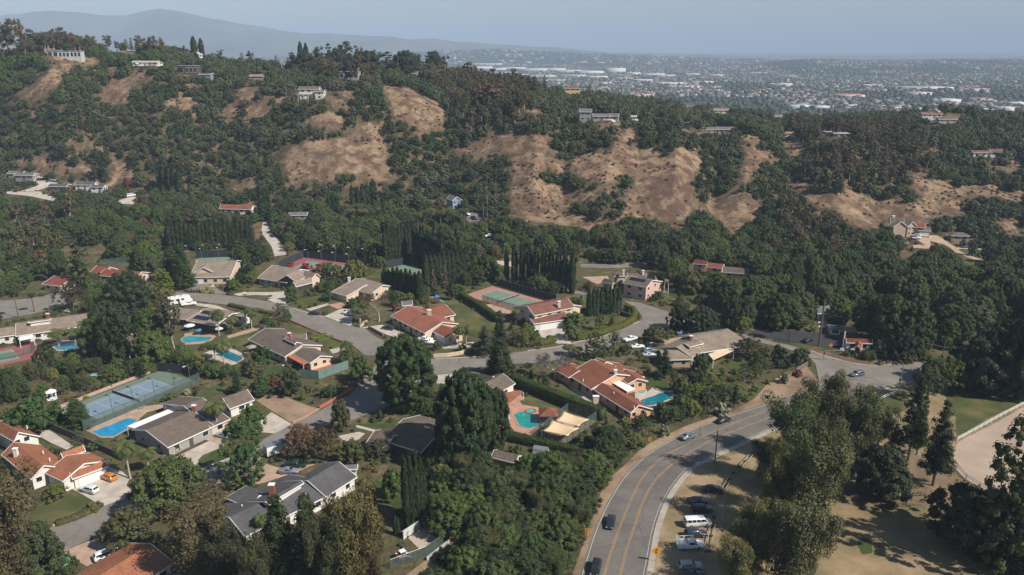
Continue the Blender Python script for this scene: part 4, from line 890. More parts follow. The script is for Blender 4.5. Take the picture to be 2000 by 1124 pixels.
f=zH10;W(h,f,(405,208),(925,200),(600,432),7.2,3.2,far=5.5,garage=(.0,.3),wrow=[(.9,1.2)]);W(h,f,(540,216),(470,292),(350,368),6.9,4.6,windows=False)
for x in (430,530):
    c=h.P(one(f,(x,350)),4.6);mb=MB();mb.box(c.x-.75,c.x+.75,c.y-.3,c.y-.22,4.1,5.3);w_=mb.build('window',TRIM,h.o);mb=MB();mb.box(c.x-.62,c.x+.62,c.y-.33,c.y-.29,4.2,5.2);mb.build('pane',GLASS,w_)
h=House('half_timbered_house','half-timbered house with two dark gables, cream panels and a brown roof by a looping drive',one(zH10,(1500,590)),R_TAN,W_GRY)
W(h,f,(1425,268),(1800,322),(1380,474),6.4,3.0,far=5);W(h,f,(1790,322),(1622,400),(1480,482),6.4,3.8,wall=W_TIM,windows=False);W(h,f,(1930,440),(1716,494),(1612,560),4.6,2.8,wall=W_TIM,windows=False);W(h,f,(1875,338),(2010,380),(1850,420),6.0,4.2,wall=W_CRM)
h.roofvents([one(f,p) for p in ((1480,325),(1590,340))],5.0)
h=House('chimney_house','tan house with grey-brown roof and a tall white chimney beside the cypress block',one(t11,(560,625)),R_TAN,W_CRM)
f=t11;W(h,f,(590,508),(738,546),(600,578),5.2,3.2,far=5);W(h,f,(560,525),(640,545),(500,604),4.8,2.8,far=3,windows=False);h.chimney(one(f,(545,503)),6.2,1,.8,W_WHT)
h=House('two_storey_house','two-storey house with maroon-brown roofs, a window band and white double garage',one(t12,(200,800)),R_MAR,W_CRM)
f=t12;W(h,f,(95,668),(320,624),(215,708),7.4,5.2,wrow=[(4.1,.8)],far=(80,640));W(h,f,(100,722),(296,696),(200,764),4.4,2.9,far=1.2,garage=(.15,.85),wall=W_WHT);W(h,f,(290,640),(352,660),(300,732),5.6,3.2,windows=False,far=5);h.chimney(one(f,(277,643)),8.2,1,.8,W_WHT)
h=House('balcony_house','pink-walled villa with solar panels on its tile roof and a gable balcony',one(zH12,(700,560)),R_BRN,flat('pink_stucco',(.55,.36,.30),.85))
f=zH12;M_,L_,en_,ef_,tr_=W(h,f,(345,346),(650,402),(420,474),7.4,5.6,far=(560,340));panels_on(h,tr_,en_,7.4,5.6,L_*.12,L_*.8,.12,.5);W(h,f,(612,315),(700,340),(640,385),8.2,6.4,hip='lr');W(h,f,(150,290),(270,285),(130,345),5.4,3.6,hip='lr');W(h,f,(330,305),(560,308),(420,345),6,4,windows=False);W(h,f,(0,380),(110,400),(30,440),4.4,3,hip='lr',windows=False)
h.chimney(one(f,(268,270)),6.6,.7,.7,W_WHT);h.chimney(one(f,(537,275)),7.2,.8,.7,W_WHT);h.cover(f([(835,380),(890,400),(885,440),(830,420)]),5,R_BRN)
h=House('peach_house','peach stucco house with a long brown-roofed wing half hidden in the dark trees',one(zH12,(1350,290)),R_ORG,W_PEA)
W(h,f,(1240,118),(1400,132),(1290,175),6.4,4.6,hip='lr',wall=W_PEA);W(h,f,(1430,160),(1630,182),(1550,240),4.6,3.0);W(h,f,(1640,216),(1960,238),(1700,300),4.8,2.8,roof=R_BRN)
h=House('wide_roofed_house','tan house under one very wide grey-brown roof with a cream awning, by the roundabout drive',one(t12,(1060,1000)),R_TAN,W_TAN)
f=t12;W(h,f,(1045,842),(1225,816),(1160,935),5.8,3.0,hip='r',far=6);W(h,f,(968,905),(1060,862),(1060,968),5.0,3.0,far=(880,905));W(h,f,(880,930),(965,928),(930,985),4.2,2.8,hip='r',far=3);h.cover(f([(1150,950),(1290,905),(1300,930),(1180,985)]),2.7,flat('cream_canvas',(.62,.48,.32),.8));h.chimney(one(f,(1050,845)),6.6,.8,.7);W(h,f,(1022,890),(1092,872),(1060,905),5.4,5.0,windows=False,far=2)
h=House('pool_house','brown-roofed house with a terracotta pergola behind the big round tree',one(zH16,(640,420)),R_BRN,W_WHT)
f=zH16;W(h,f,(235,152),(450,196),(330,250),4.8,2.9,far=(330,140));W(h,f,(400,262),(566,172),(620,330),5.0,3.0,far=4);h.cover(f([(560,385),(760,350),(800,370),(590,520)]),2.8,R_RED)
h=House('long_roofed_house','very long low house with flat brown roof and white awnings at the left edge',one(zH17,(600,560)),R_TAN,W_WHT)
f=zH17;W(h,f,(235,300),(1290,148),(500,428),4.8,2.9,far=5);W(h,f,(-250,400),(215,338),(100,468),4.2,2.9,far=4);W(h,f,(410,262),(680,225),(420,275),5.9,5.6,windows=False,far=2.5);h.cover(f([(262,478),(450,448),(462,492),(268,532)]),2.8);h.cover(f([(1060,380),(1190,350),(1290,375),(1080,410)]),2.8);h.chimney(one(f,(650,165)),6.2)
h=House('solar_roofed_house','low house with dark solar panels on a grey-brown roof beside the palms',one(zH18,(700,620)),R_TAN,W_BRN)
f=zH18;M_,L_,en_,ef_,tr_=W(h,f,(690,312),(1060,372),(760,520),4.5,2.8,far=4);panels_on(h,tr_,en_,4.5,2.8,L_*.06,L_*.42,.08,.34);panels_on(h,tr_,en_,4.5,2.8,L_*.06,L_*.6,.5,.8);W(h,f,(300,300),(640,335),(430,450),4.3,2.8,far=3);W(h,f,(1110,352),(1270,375),(1150,400),3.9,3.2,far=2,wall=W_WHT)
h=House('clay_roofed_house','house under a broad red clay barrel-tile roof cut by the bottom edge of the picture',one(t20,(600,1150)),R_RED,W_WHT)
f=t20;W(h,f,(560,1140),(872,948),(1005,1062),5.0,3.0,far=(530,1065))
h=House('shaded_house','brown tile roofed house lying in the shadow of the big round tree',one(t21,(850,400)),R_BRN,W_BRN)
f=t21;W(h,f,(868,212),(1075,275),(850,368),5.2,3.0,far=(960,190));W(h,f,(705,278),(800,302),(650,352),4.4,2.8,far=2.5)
h=House('hidden_house','red tile roofs showing between the trees below a dark court fence',one(t10,(700,500)),R_MAR,W_CRM);f=t10;h.roof=roof_mat('brick_red_tile',(.32,.09,.065));W(h,f,(572,432),(640,440),(600,480),5,3);W(h,f,(620,452),(825,468),(700,500),4.6,3)
h=House('cottage','small brick-red roofed cottage between a cedar and a rock garden',one(t10,(370,570)),h.roof,W_CRM);W(h,f,(322,492),(420,502),(350,552),4.6,2.8)
h=House('blue_house','pale blue gabled house with grey roof at the foot of the brown hill',one(t11,(1190,90)),R_MGY,W_BLU);f=t11;W(h,f,(1140,12),(1175,52),(1125,45),7.2,5.2,far=(1222,62))
h=House('ranch_house','red-roofed ranch house behind the long cypress row',one(t10,(1400,130)),R_ORG,W_WHT);f=t10;W(h,f,(1300,60),(1480,72),(1380,105),5,3)
h=House('garage','small grey-roofed garage among the hillside shrubs',one(t11,(250,160)),R_MGY,W_GRY,cat='garage');f=t11;W(h,f,(200,120),(300,117),(250,142),4,2.8)
h=House('stepped_house','grey flat-gabled house with stepped roofs at the far left below the hill',one(t00,(150,1050)),R_MGY,W_GRY);f=t00;W(h,f,(60,985),(140,990),(90,1010),4.6,3.2);W(h,f,(100,1012),(205,1020),(150,1040),4.2,2.9)
h=House('white_house','white house with a dark roof and a small pavilion beside a pale drive',one(t00,(450,1115)),R_GRY,W_WHT);W(h,f,(295,1078),(400,1082),(330,1098),4,2.8,wall=W_BRN);W(h,f,(450,1056),(560,1058),(480,1080),5,3.4);W(h,f,(542,1088),(615,1090),(570,1100),3.6,2.7)
h=House('mansion','large stone-coloured mansion with many gables on the slope at right',one(zH23,(620,560)),R_BRN,W_TAN);f=zH23
W(h,f,(428,256),(590,300),(400,335),9,6.4,far=3);W(h,f,(500,345),(560,395),(400,425),8.4,5.6,windows=False,roof=R_TAN);W(h,f,(590,302),(720,385),(640,400),8,5.5,roof=R_TAN,far=3);W(h,f,(740,380),(880,402),(800,430),6.6,4.8,roof=R_ORG);W(h,f,(790,455),(940,465),(860,490),4.2,3.2,garage=(.1,.9));h.chimney(one(f,(460,235)),9.8,1.4,1,W_WHT)
h=House('carport','square brown-roofed pavilion at the top of the curved drive',one(zH23,(1380,640)),R_BRN,W_TAN,cat='pavilion');W(h,f,(1300,510),(1420,520),(1350,555),4.8,3.4,hip='lr')
h=House('gazebo','small stone gazebo below the mansion forecourt',one(zH23,(620,740)),R_TAN,W_TAN,cat='gazebo');W(h,f,(590,640),(650,645),(620,665),4,3,hip='lr')
h=House('shop','little white shop with a rusty red roof and red porch at the junction',one(zX,(1300,400)),roof_mat('rusty_roof',(.30,.09,.05)),W_WHT,cat='shop');f=zX;W(h,f,(1195,285),(1410,292),(1300,330),4.0,2.7,far=3,wrow=[(.8,1.3)]);W(h,f,(1300,315),(1290,350),(1255,360),3.6,2.6,wall=flat('red_boards',(.16,.03,.025),.8),windows=False)
h=House('shed','white garden shed by the dark parking lot',one(zX,(1080,252)),R_MGY,W_WHT,cat='shed');h.flatbox(one(f,(1035,250)),one(f,(1125,255)),one(f,(1080,205))[1],4,nwin=1)
h=House('barn','pale grey barn roof behind the tall palm by the lot',one(zX,(960,150)),R_MGY,W_GRY,cat='barn');W(h,f,(905,-10),(1010,-12),(960,60),5,3,windows=False)
h=House('shed','small brown-roofed shed on the lawn right of the big round tree',one(t21,(1440,490)),R_BRN,W_TAN,cat='shed');f=t21;W(h,f,(1405,392),(1530,422),(1400,440),3.3,2.3,windows=False)
h=House('gazebo','open pool gazebo with a brown pyramid roof',one(zH16,(1060,680)),R_ORG,flat('dark_wood',(.09,.04,.03),.8),cat='gazebo');f=zH16
c_=h.P(one(f,(1075,545)),3.8);mb=[]
for sx in (-1,1):
    for sy in (-1,1): m_=MB();m_.box(c_.x+sx*2-.1,c_.x+sx*2+.1,c_.y+sy*2-.1,c_.y+sy*2+.1,-.2,2.5);m_.build('post',h.wall,h.o)
ap=Vector((c_.x,c_.y,3.9));cr=[Vector((c_.x+sx*2.6,c_.y+sy*2.6,2.5)) for sx,sy in ((-1,-1),(1,-1),(1,1),(-1,1))]
uvmesh('roof',[[cr[i],cr[(i+1)%4],ap] for i in range(4)],R_ORG,h.o,.12);keep_world([h.base+p for p in cr+[ap]]+[h.base+Vector((p.x,p.y,0)) for p in cr]);block([h.base+p for p in cr])
f=t00
h=House('modern_house','white flat-roofed modern house on the leftmost hilltop',one(f,(370,345)),R_LGY,flat('grey_white',(.45,.43,.41),.85));h.flatbox(one(f,(282,340)),one(f,(345,342)),one(f,(0,298))[1],6,nwin=2);h.flatbox(one(f,(347,340)),one(f,(412,335)),one(f,(0,302))[1],7,nwin=3);h.flatbox(one(f,(414,330)),one(f,(478,326)),one(f,(0,300))[1],6,nwin=3)  # walls have one even grey-white base colour
h=House('hilltop_house','low white house with pale roof and loungers on its terrace near the dirt mound',one(f,(850,392)),R_LGY,W_WHT);W(h,f,(785,330),(930,340),(870,350),4.2,3.2,far=6);h.cover(f([(790,376),(880,378),(890,395),(790,392)]),.6,posts=False,name='terrace_deck')
h=House('glass_house','dark brown box house with flat pale roof set into the ridge',one(f,(1100,438)),R_LGY,W_BRN);h.flatbox(one(f,(1040,432)),one(f,(1085,438)),one(f,(0,388))[1],7,nwin=1);h.flatbox(one(f,(1087,438)),one(f,(1160,436)),one(f,(0,388))[1],7,nwin=3)
h=House('hut','blue-grey hut with an orange end wall on the ridge',one(f,(1210,458)),R_MGY,W_BLU,cat='hut');W(h,f,(1175,436),(1240,438),(1200,446),3.4,2.6,windows=False)
h=House('white_gable_house','small white gabled house beside two thin cypresses',one(f,(1155,335)),R_LGY,W_WHT);W(h,f,(1170,305),(1150,318),(1130,325),6,3.5)
f=t01
h=House('a_frame_house','tiny white A-frame house on the far crest',one(f,(148,372)),R_MGY,W_WHT);W(h,f,(152,338),(144,342),(126,370),6.5,1.2)
h=House('balconied_house','white two-storey house with pergola balcony and brown roof on the brushy slope',one(f,(320,583)),R_BRN,W_WHT);W(h,f,(258,484),(372,488),(300,508),8.4,6.6,far=4,big=True);W(h,f,(350,520),(402,522),(380,545),6.2,5.2,far=4)
def balc(h,f,a,b,z,d):
    A,B=h.P(one(f,a),z),h.P(one(f,b),z);M,L=h.frame(Vector((A.x,A.y,0)),Vector((B.x,B.y,0)));mb=MB();mb.box(0,L,-d,0,z-.2,z,M);mb.build('balcony',TRIM,h.o);mb=MB();mb.box(0,L,-.05,.02,z+.9,z+1,M)
    for i in range(14): mb.box(i*L/13-.03,i*L/13+.03,-.04,.01,z,z+.9,M)
    mb.build('railing',TRIM,h.o)
    mb=MB()
    for i in range(4): mb.box(i*L/3-.1,i*L/3+.1,-.2,0,-3,z-.2,M)
    mb.build('post',TRIM,h.o)
balc(h,f,(245,545),(335,548),3.4,3);
h=House('brown_roofed_house','brown-roofed house half sunk in shrubs on the crest beside the gum trees',one(f,(880,450)),R_BRN,W_TAN);W(h,f,(860,418),(945,420),(870,438),4.6,3)
h=House('modern_house','grey flat-roofed house behind tall pale-trunked gums',one(f,(560,470)),R_LGY,W_GRY);h.flatbox(one(f,(490,455)),one(f,(600,460)),one(f,(0,422))[1],8,nwin=4)
h=House('hill_house','low brown-roofed house at the left end of the middle ridge',one(f,(20,470)),R_TAN,W_TAN);W(h,f,(-30,445),(50,447),(0,460),4.4,3)
f=t02
h=House('yellow_house','yellow stucco villa with a tan tile roof above terraced beds',one(f,(360,540)),R_ORG,W_YEL);W(h,f,(325,490),(385,492),(350,502),8,6.2,far=3,hip='lr');W(h,f,(375,505),(392,507),(380,515),5.4,4.6)
h=House('pale_ranch_house','pale grey house with a tall gabled block at its left end on the bare hill',one(f,(500,708)),R_MGY,W_GRY);W(h,f,(398,628),(465,632),(420,652),7.8,5.8,far=4);W(h,f,(475,662),(575,664),(510,684),4.6,3.0,far=4,big=True);W(h,f,(580,662),(625,668),(590,685),4.8,3.1,far=3)
h=House('shed','tiny grey shed with a white side between two oaks on the bare hill',one(f,(715,705)),R_LGY,W_WHT,cat='shed');W(h,f,(700,684),(728,686),(710,694),3.6,2.7,windows=False)
h=House('grey_roofed_house','long grey-roofed house ending in a white two-storey block on the right ridge',one(f,(1240,785)),R_MGY,W_GRY);W(h,f,(1065,738),(1200,732),(1120,755),4.6,3.0,far=4,wall=W_TAN);W(h,f,(1205,732),(1340,734),(1260,756),4.8,3.1,far=4,big=True);W(h,f,(1320,735),(1322,762),(1290,765),5.4,4.2,wall=W_WHT)
h=House('water_shed','dark square shed left of the long grey-roofed house',one(f,(1022,758)),R_MGY,W_TIM,cat='shed');h.flatbox(one(f,(1004,756)),one(f,(1038,758)),one(f,(0,722))[1],4,nwin=0)
h=House('ridge_house','dark-roofed house in the trees of the far plateau',one(f,(1050,620)),R_MGY,W_TAN);W(h,f,(1025,602),(1080,604),(1050,612),4.6,3)
h=House('tan_house','tan low house glimpsed on the far plateau behind the trees',one(f,(1210,632)),R_TAN,W_CRM);W(h,f,(1180,604),(1265,606),(1220,618),4.6,3)
f=t03
h=House('flat_roofed_house','wide flat white-roofed house with carport on the right ridge',one(f,(430,810)),R_LGY,W_GRY);h.flatbox(one(f,(335,800)),one(f,(380,802)),one(f,(0,778))[1],7,nwin=2);h.flatbox(one(f,(382,808)),one(f,(485,806)),one(f,(0,786))[1],8,nwin=3)
h=House('knoll_house','white gabled house with an orange-red tiled wing on the wooded knoll',one(f,(975,690)),R_ORG,W_WHT);W(h,f,(985,630),(975,650),(945,655),7,4.8,roof=R_TAN);W(h,f,(900,668),(1015,676),(940,685),4.6,3.2)
h=House('brown_house','brown-roofed house below the wooded knoll',one(f,(1050,722)),R_BRN,W_TAN);W(h,f,(995,692),(1100,690),(1040,712),4.8,3)
h=House('maroon_house','maroon-roofed house among dark trees near the right edge',one(f,(1330,915)),R_MAR,W_WHT);W(h,f,(1195,888),(1280,890),(1230,905),4,2.8);W(h,f,(1300,875),(1370,880),(1330,900),5,3)
h=House('orange_shed','white shed with an orange tarpaulin at the edge of the bare slope',one(f,(120,800)),roof_mat('tarp',(.55,.22,.08)),W_WHT,cat='shed');W(h,f,(95,768),(155,770),(120,785),3.6,2.6,windows=False)
h=House('mid_house','tan house showing above the trees at the left of the right plateau',one(f,(60,702)),R_TAN,W_CRM);W(h,f,(38,682),(78,684),(55,692),4.5,3)
h=House('car_shelter','grey-roofed playhouse behind the salmon-red roof',one(zH9,(400,130)),R_MGY,W_BLU,cat='playhouse');f=zH9;W(h,f,(330,60),(440,48),(360,110),4,2.4,windows=False)
# ------------------------------------------------------------------ courts, pools, fences, vehicles, poles, signs
def court_mat(n,c): return flat(n,c,.8,var=.06,scale=.3)
BLUEC=court_mat('blue_court',(.16,.22,.27));GRNC=court_mat('green_court',(.145,.20,.145));REDC=court_mat('red_court',(.25,.085,.08));PNKC=court_mat('pink_court',(.36,.18,.14));GREC=court_mat('grey_green_court',(.13,.165,.13))
SCRD=flat('dark_windscreen',(.028,.032,.038),.85,var=.15);SCRG=flat('green_windscreen',(.13,.19,.165),.8,var=.1)
def mesh_mat():
    m,nt,b=nodes('chain_link');b.inputs[0].default_value=(.10,.14,.12,1);tr=N(nt,'ShaderNodeBsdfTransparent');mx=N(nt,'ShaderNodeMixShader');mx.inputs[0].default_value=.32
    nt.links.new(tr.outputs[0],mx.inputs[1]);nt.links.new(b.outputs[0],mx.inputs[2]);nt.links.new(mx.outputs[0],nt.nodes['Material Output'].inputs[0]);return m
LINK=mesh_mat();POST=flat('dark_green_post',(.05,.065,.058),.6)
def strip(name,a,b,w,mat,z=.07):
    d=(b-a).normalized();s=Vector((-d.y,d.x,0))*w/2;V=[(p.x,p.y,th(p.x,p.y)+z) for p in (a-s,b-s,b+s,a+s)]
    me=bpy.data.meshes.new(name);me.from_pydata(V,[],[(0,1,2,3)]);return tag(link(name,me,mat),kind='structure')
def court(c,ex,base,play,name='tennis_court',ends=6.0,sides=3.4,net=True,label=None,lines=True):
    ey=Vector((-ex.y,ex.x,0));R= lambda a,b: c+ex*a+ey*b;g=th(c.x,c.y)
    A,Bb=11.885,5.485
    sheet(name,None,base,.052,world=[R(-A-ends,-Bb-sides),R(A+ends,-Bb-sides),R(A+ends,Bb+sides),R(-A-ends,Bb+sides)])
    sheet(name,None,play,.060,world=[R(-A,-Bb),R(A,-Bb),R(A,Bb),R(-A,Bb)])
    if lines:
        k=.13;zz=.07 if c.y < 285 else .2
        for a,b in (((-A,-Bb),(A,-Bb)),((-A,Bb),(A,Bb)),((-A,-4.115),(A,-4.115)),((-A,4.115),(A,4.115)),((-A,-Bb),(-A,Bb)),((A,-Bb),(A,Bb)),((-6.4,-4.115),(-6.4,4.115)),((6.4,-4.115),(6.4,4.115)),((-6.4,0),(6.4,0))): strip('court_line',R(*a),R(*b),k,WHT,zz)
    if net:
        o=empty('tennis_net',(c.x,c.y,g),math.atan2(ex.y,ex.x),label,'net');mb=MB();mb.box(-.01,.01,-6.3,6.3,.08,.95);mb.build('netting',flat('net_cord',(.07,.07,.07),.9),o);mb=MB();mb.box(-.03,.03,-6.3,6.3,.95,1.03);mb.build('net_band',WHT,o)
        for s in (-6.4,6.4): mb=MB();mb.tube([(0,s,0),(0,s,1.15)],.06,8);mb.build('net_post',POST,o)
    return R
def cfrom(a,b,near=True,full=True):
    """court from the two ends of its far long side (or b and a direction)"""
    a,b=Vector(a),Vector(b);ex=b-a;ex.z=0;ex.normalize();n=Vector((ex.y,-ex.x,0));n=n if n.y < 0 else -n;c=(a+b)/2 if full else b-ex*11.885;return c+n*5.485,ex
def fence(name,path,h,label,screen=SCRD,step=3.0,group=None,post=POST,top=True,cat='fence',hs=None,z0=.1):
    w=[Vector(p) for p in path];b=w[0];o=empty(name,b,0,label,cat,group);k=0
    for i in range(len(w)-1):
        d=w[i+1]-w[i];n=max(1,round(d.length/step));m=MB()
        for j in range(n+(1 if i == len(w)-2 else 0)):
            p=w[i]+d*j/n;z=th(p.x,p.y);pm=MB();pm.tube([(p.x-b.x,p.y-b.y,z-b.z-.3),(p.x-b.x,p.y-b.y,z-b.z+h+.08)],.05,6);pm.build('post',post,o);k+=1
        for j in range(n):
            p,q_=w[i]+d*j/n,w[i]+d*(j+1)/n;zp,zq=th(p.x,p.y),th(q_.x,q_.y);s=Vector((-d.y,d.x,0)).normalized()*.02
            vs=[(v.x-b.x+sg*s.x,v.y-b.y+sg*s.y,z-b.z+e) for sg in (-1,1) for v,z in ((p,zp),(q_,zq)) for e in (z0,h)]
            m.add(vs,[(0,1,3,2),(4,6,7,5),(0,4,5,1),(2,3,7,6),(1,5,7,3),(0,2,6,4)])
        m.build('screen',screen,o)
        if top: m=MB();m.tube([(w[i].x-b.x,w[i].y-b.y,th(w[i].x,w[i].y)-b.z+h),(w[i+1].x-b.x,w[i+1].y-b.y,th(w[i+1].x,w[i+1].y)-b.z+h)],.045,6);m.build('top_rail',post,o)
        keep_world([(w[i].x,w[i].y,th(w[i].x,w[i].y)+e) for e in (0,h)]+[(w[i+1].x,w[i+1].y,th(w[i+1].x,w[i+1].y)+e) for e in (0,h)])
    return o
def lamp(p,h,ang,label,group,arm=1.2,col=METAL,head=WHT):
    o=empty('court_lamp',p,ang,label,'lamp',group);m=MB();m.tube([(0,0,-.2),(0,0,h-.2),(.15,0,h),(arm,0,h+.05)],.06,6);m.build('pole',col,o);m=MB();m.box(arm-.1,arm+.75,-.28,.28,h-.06,h+.12);m.build('lamp_head',head,o);return o
c1=[G(194.5,817.6),G(338.9,757.5),G(290.5,742),G(149.9,797.7)];cc=sum(c1,Vector())/4;ex1=((c1[1]-c1[0])+(c1[2]-c1[3])).normalized()
R1=court(cc,ex1,GREC,BLUEC,label='dark tennis net across the blue court')
e1,s1=11.885+6.3,5.485+3.6
fence('court_fence',[R1(-e1,-s1),R1(e1,-s1)],3.0,'see-through chain link fence on the pool side of the blue court',LINK,3.0)
fence('court_fence',[R1(e1,-s1+1),R1(e1+1.5,0),R1(e1-1.5,s1)],3.0,'angled dark screen at the right end of the blue court',SCRD,3.0);fence('court_fence',[R1(-e1,-s1),R1(-e1-.5,s1-2)],3.0,'dark screen at the left end of the blue court',SCRD,3.0)
for i,a in enumerate((-9.5,-3.3,3.3,9.8)): lamp(R1(a,-s1+.4),6.4,math.atan2(ex1.y,ex1.x)+math.pi/2,nth(i,4,'tall lamp post along the pool side of the blue court'),'blue court lamps',col=POST,head=POST)
lamp(R1(e1-.5,-s1+4),4.8,math.atan2(ex1.y,ex1.x)+math.pi,'lamp post at the right end of the blue court',None)
tag(solid_strip('retaining_wall',[R1(-e1+2,s1+.6),R1(0,s1+.9),R1(e1-1,s1+.8)],.5,.8,flat('pink_block',(.42,.28,.22),.85),None),'low pinkish retaining wall along the far side of the blue court','wall')
c_,ex_=cfrom(G(971,568.3),G(1052.5,591.6));R2=court(c_,ex_,PNKC,GRNC,label='net on the green court behind the cypress shade',ends=5,sides=2.8)
fence('court_fence',[R2(-16.5,10.5),R2(16.5,10.0)],3.2,'grey-posted screen between the green court and the cypress row',SCRD,2.2,post=flat('grey_post',(.16,.18,.2),.6));fence('court_fence',[R2(-6,-8.6),R2(16,-8.6)],2.6,'thin wire fence between the green court and the small pool',LINK,2.6)
c_,ex_=cfrom(G(594,509.6),G(697,523.3));R3=court(c_,ex_,REDC,GRNC,label='net on the red court behind bougainvillea',ends=5.2,sides=3.6)
fence('court_fence',[R3(-17.5,-9),R3(-16.8,9.2),R3(17,9.4)],3.6,'tall black windscreen round the back of the red court',SCRD,3.2)
for i in range(4): lamp(R3(-12+i*7.3,8.6 if False else 5.8),6,-2.2,nth(i,4,'white-headed lamp on the red court'),'red court lamps')
for i in range(4): lamp(R3(-8+i*7.5,11.5),7.5,-1.9,nth(i,4,'white-headed lamp behind the black windscreen'),'lamps behind the red court')
c_,ex_=cfrom(G(*zH17([(0,688)])[0]),G(*zH17([(160,653)])[0]),full=False);R4=court(c_,ex_,REDC,GRNC,label='net on the red and green court at the left edge',ends=7.5,sides=3)
fence('court_fence',[G(*p) for p in zH17([(-200,870),(0,800),(210,765),(440,700),(480,640),(430,610)])],1.9,'dark wire fence round the red and green court at the left edge',LINK,3)
sheet('tennis_court',t10([(1140,400),(1175,390),(1345,382),(1350,395),(1330,402),(1150,430)]),GRNC,.06);fence('court_fence',[G(*p) for p in t10([(1150,388),(1345,384)])],3.6,'black windscreen behind the cream gabled house',SCRD,4)
for i,(x,y) in enumerate(((1100,350),(1198,345),(1295,340))): lamp(G(*t10([(x,y+22)])[0]),5,-1.5,nth(i,3,'white-headed lamp before the long cypress row'),'lamps before the cypress row')
for i,(x,y) in enumerate(((1183,395),(1283,390))): lamp(G(*t10([(x,y)])[0]),5.5,-1.5,nth(i,2,'white-headed lamp beside the cream house court'),'lamps of the cream house court')
sheet('tennis_court',t11([(765,455),(860,430),(985,460),(960,485),(800,490)]),GRNC,.06);fence('court_fence',[G(*p) for p in t11([(765,445),(870,425)])],3.2,'black windscreen in front of the rear cypresses',SCRD,3.5)
fence('court_fence',[G(*p) for p in t10([(590,430),(780,412)])],2.6,'grey wire fence above the brick-red roofs',LINK,3)
fence('court_fence',[G(*p) for p in zH6([(1000,610),(1165,560)])],3.0,'green screen against the end wall of the patio house',SCRG,3);fence('court_fence',[G(*p) for p in zH6([(760,760),(1000,790),(1410,640)])],3.0,'long pale green screen fence below the patio house',SCRG,2.6)
sheet('sport_court',zH6([(760,700),(1170,570),(1230,590),(860,730)]),flat('brick_red_path',(.33,.13,.09),.85),.055)
def pool(px,label,c=(.012,.16,.20),deep=None,cop=CONCT,spa=None,smooth=True,cw=.45):
    w=[G(u,v) for u,v in px]
    if smooth:
        cl=[w[-1]]+w+[w[0],w[1]];out=[]
        for i in range(1,len(w)+1):
            a,b,c_,d=cl[i-1],cl[i],cl[i+1],cl[i+2]
            for k in range(5): t=k/5;out.append(.5*((2*b)+(c_-a)*t+(2*a-5*b+4*c_-d)*t*t+(3*b-a-3*c_+d)*t**3))
        w=out
    b=sum(w,Vector())/len(w);z=th(b.x,b.y);o=empty('swimming_pool',(b.x,b.y,z),0,label,'pool')
    key='pool_water_%s' % (c,)
    if key not in MATS:
        m,nt,bs=nodes('pool_water');bs.inputs['Roughness'].default_value=.12;bs.inputs['Specular IOR Level'].default_value=.4;n=wnoise(nt,.5,detail=4);nt.links.new(ramp(nt,n,[(.3,tuple(x*.75 for x in c)),(.6,c),(.75,tuple(min(1,x*1.5+.03) for x in c))]),bs.inputs[0]);bump(nt,bs,wnoise(nt,3),.25,.05);MATS[key]=m
    def poly(name,pts,zz,mat):
        me=bpy.data.meshes.new(name);bm=bmesh.new();f=bm.faces.new([bm.verts.new((p.x-b.x,p.y-b.y,zz)) for p in pts]);f.normal_update()
        if f.normal.z < 0: bmesh.ops.reverse_faces(bm,faces=[f])
        bmesh.ops.triangulate(bm,faces=bm.faces[:]);bm.to_mesh(me);bm.free();return link(name,me,mat,o)
    ex=.12 if b.y > 285 else 0
    poly('water',w,.075+ex,MATS[key]);n=len(w);V,F=[],[];area=sum(w[i].x*w[(i+1)%n].y-w[(i+1)%n].x*w[i].y for i in range(n));sg=-1 if area > 0 else 1
    for i in range(n):
        t=(w[(i+1)%n]-w[i-1]).normalized();s=Vector((-t.y,t.x,0))*cw*sg;p=w[i]-b;V+=[(p.x,p.y,.12+ex),(p.x+s.x,p.y+s.y,.12+ex),(p.x+s.x,p.y+s.y,-.1),(p.x,p.y,-.1)]
    for i in range(n):
        j=(i+1) % n;
        for a in range(4): F.append((4*i+a,4*i+(a+1)%4,4*j+(a+1)%4,4*j+a))
    me=bpy.data.meshes.new('coping');me.from_pydata(V,[],F);link('coping',me,cop,o);keep([proj(p.x,p.y,z) for p in w]);block(w);return o
pool(zT([(525,950),(690,890),(985,778),(1115,800),(1010,880),(1000,905),(820,1005),(760,1015),(640,1012)]),'bright blue rectangular pool beside the long white patio cover',(.015,.24,.42),smooth=False)
pool(zH16([(690,625),(740,600),(800,590),(860,610),(900,650),(960,680),(1020,700),(960,745),(860,775),(770,750),(735,700),(710,650)]),'emerald kidney pool on pink terracotta paving',(.02,.24,.21),cop=CONCP);pool(zH16([(830,590),(850,570),(890,562),(920,572),(915,592),(870,605)]),'small round spa joined to the emerald pool',(.05,.40,.36),cop=BRICK)
pool(zH15([(1200,730),(1260,700),(1380,660),(1480,618),(1580,618),(1640,650),(1600,700),(1500,740),(1400,780),(1280,790)]),'curved teal pool behind the terracotta house',(.008,.15,.19),cop=CONC);pool(zH15([(1160,600),(1180,575),(1220,566),(1260,580),(1270,605),(1230,625),(1180,622)]),'round grey-rimmed spa behind the terracotta house',(.10,.30,.26),cop=CONC)
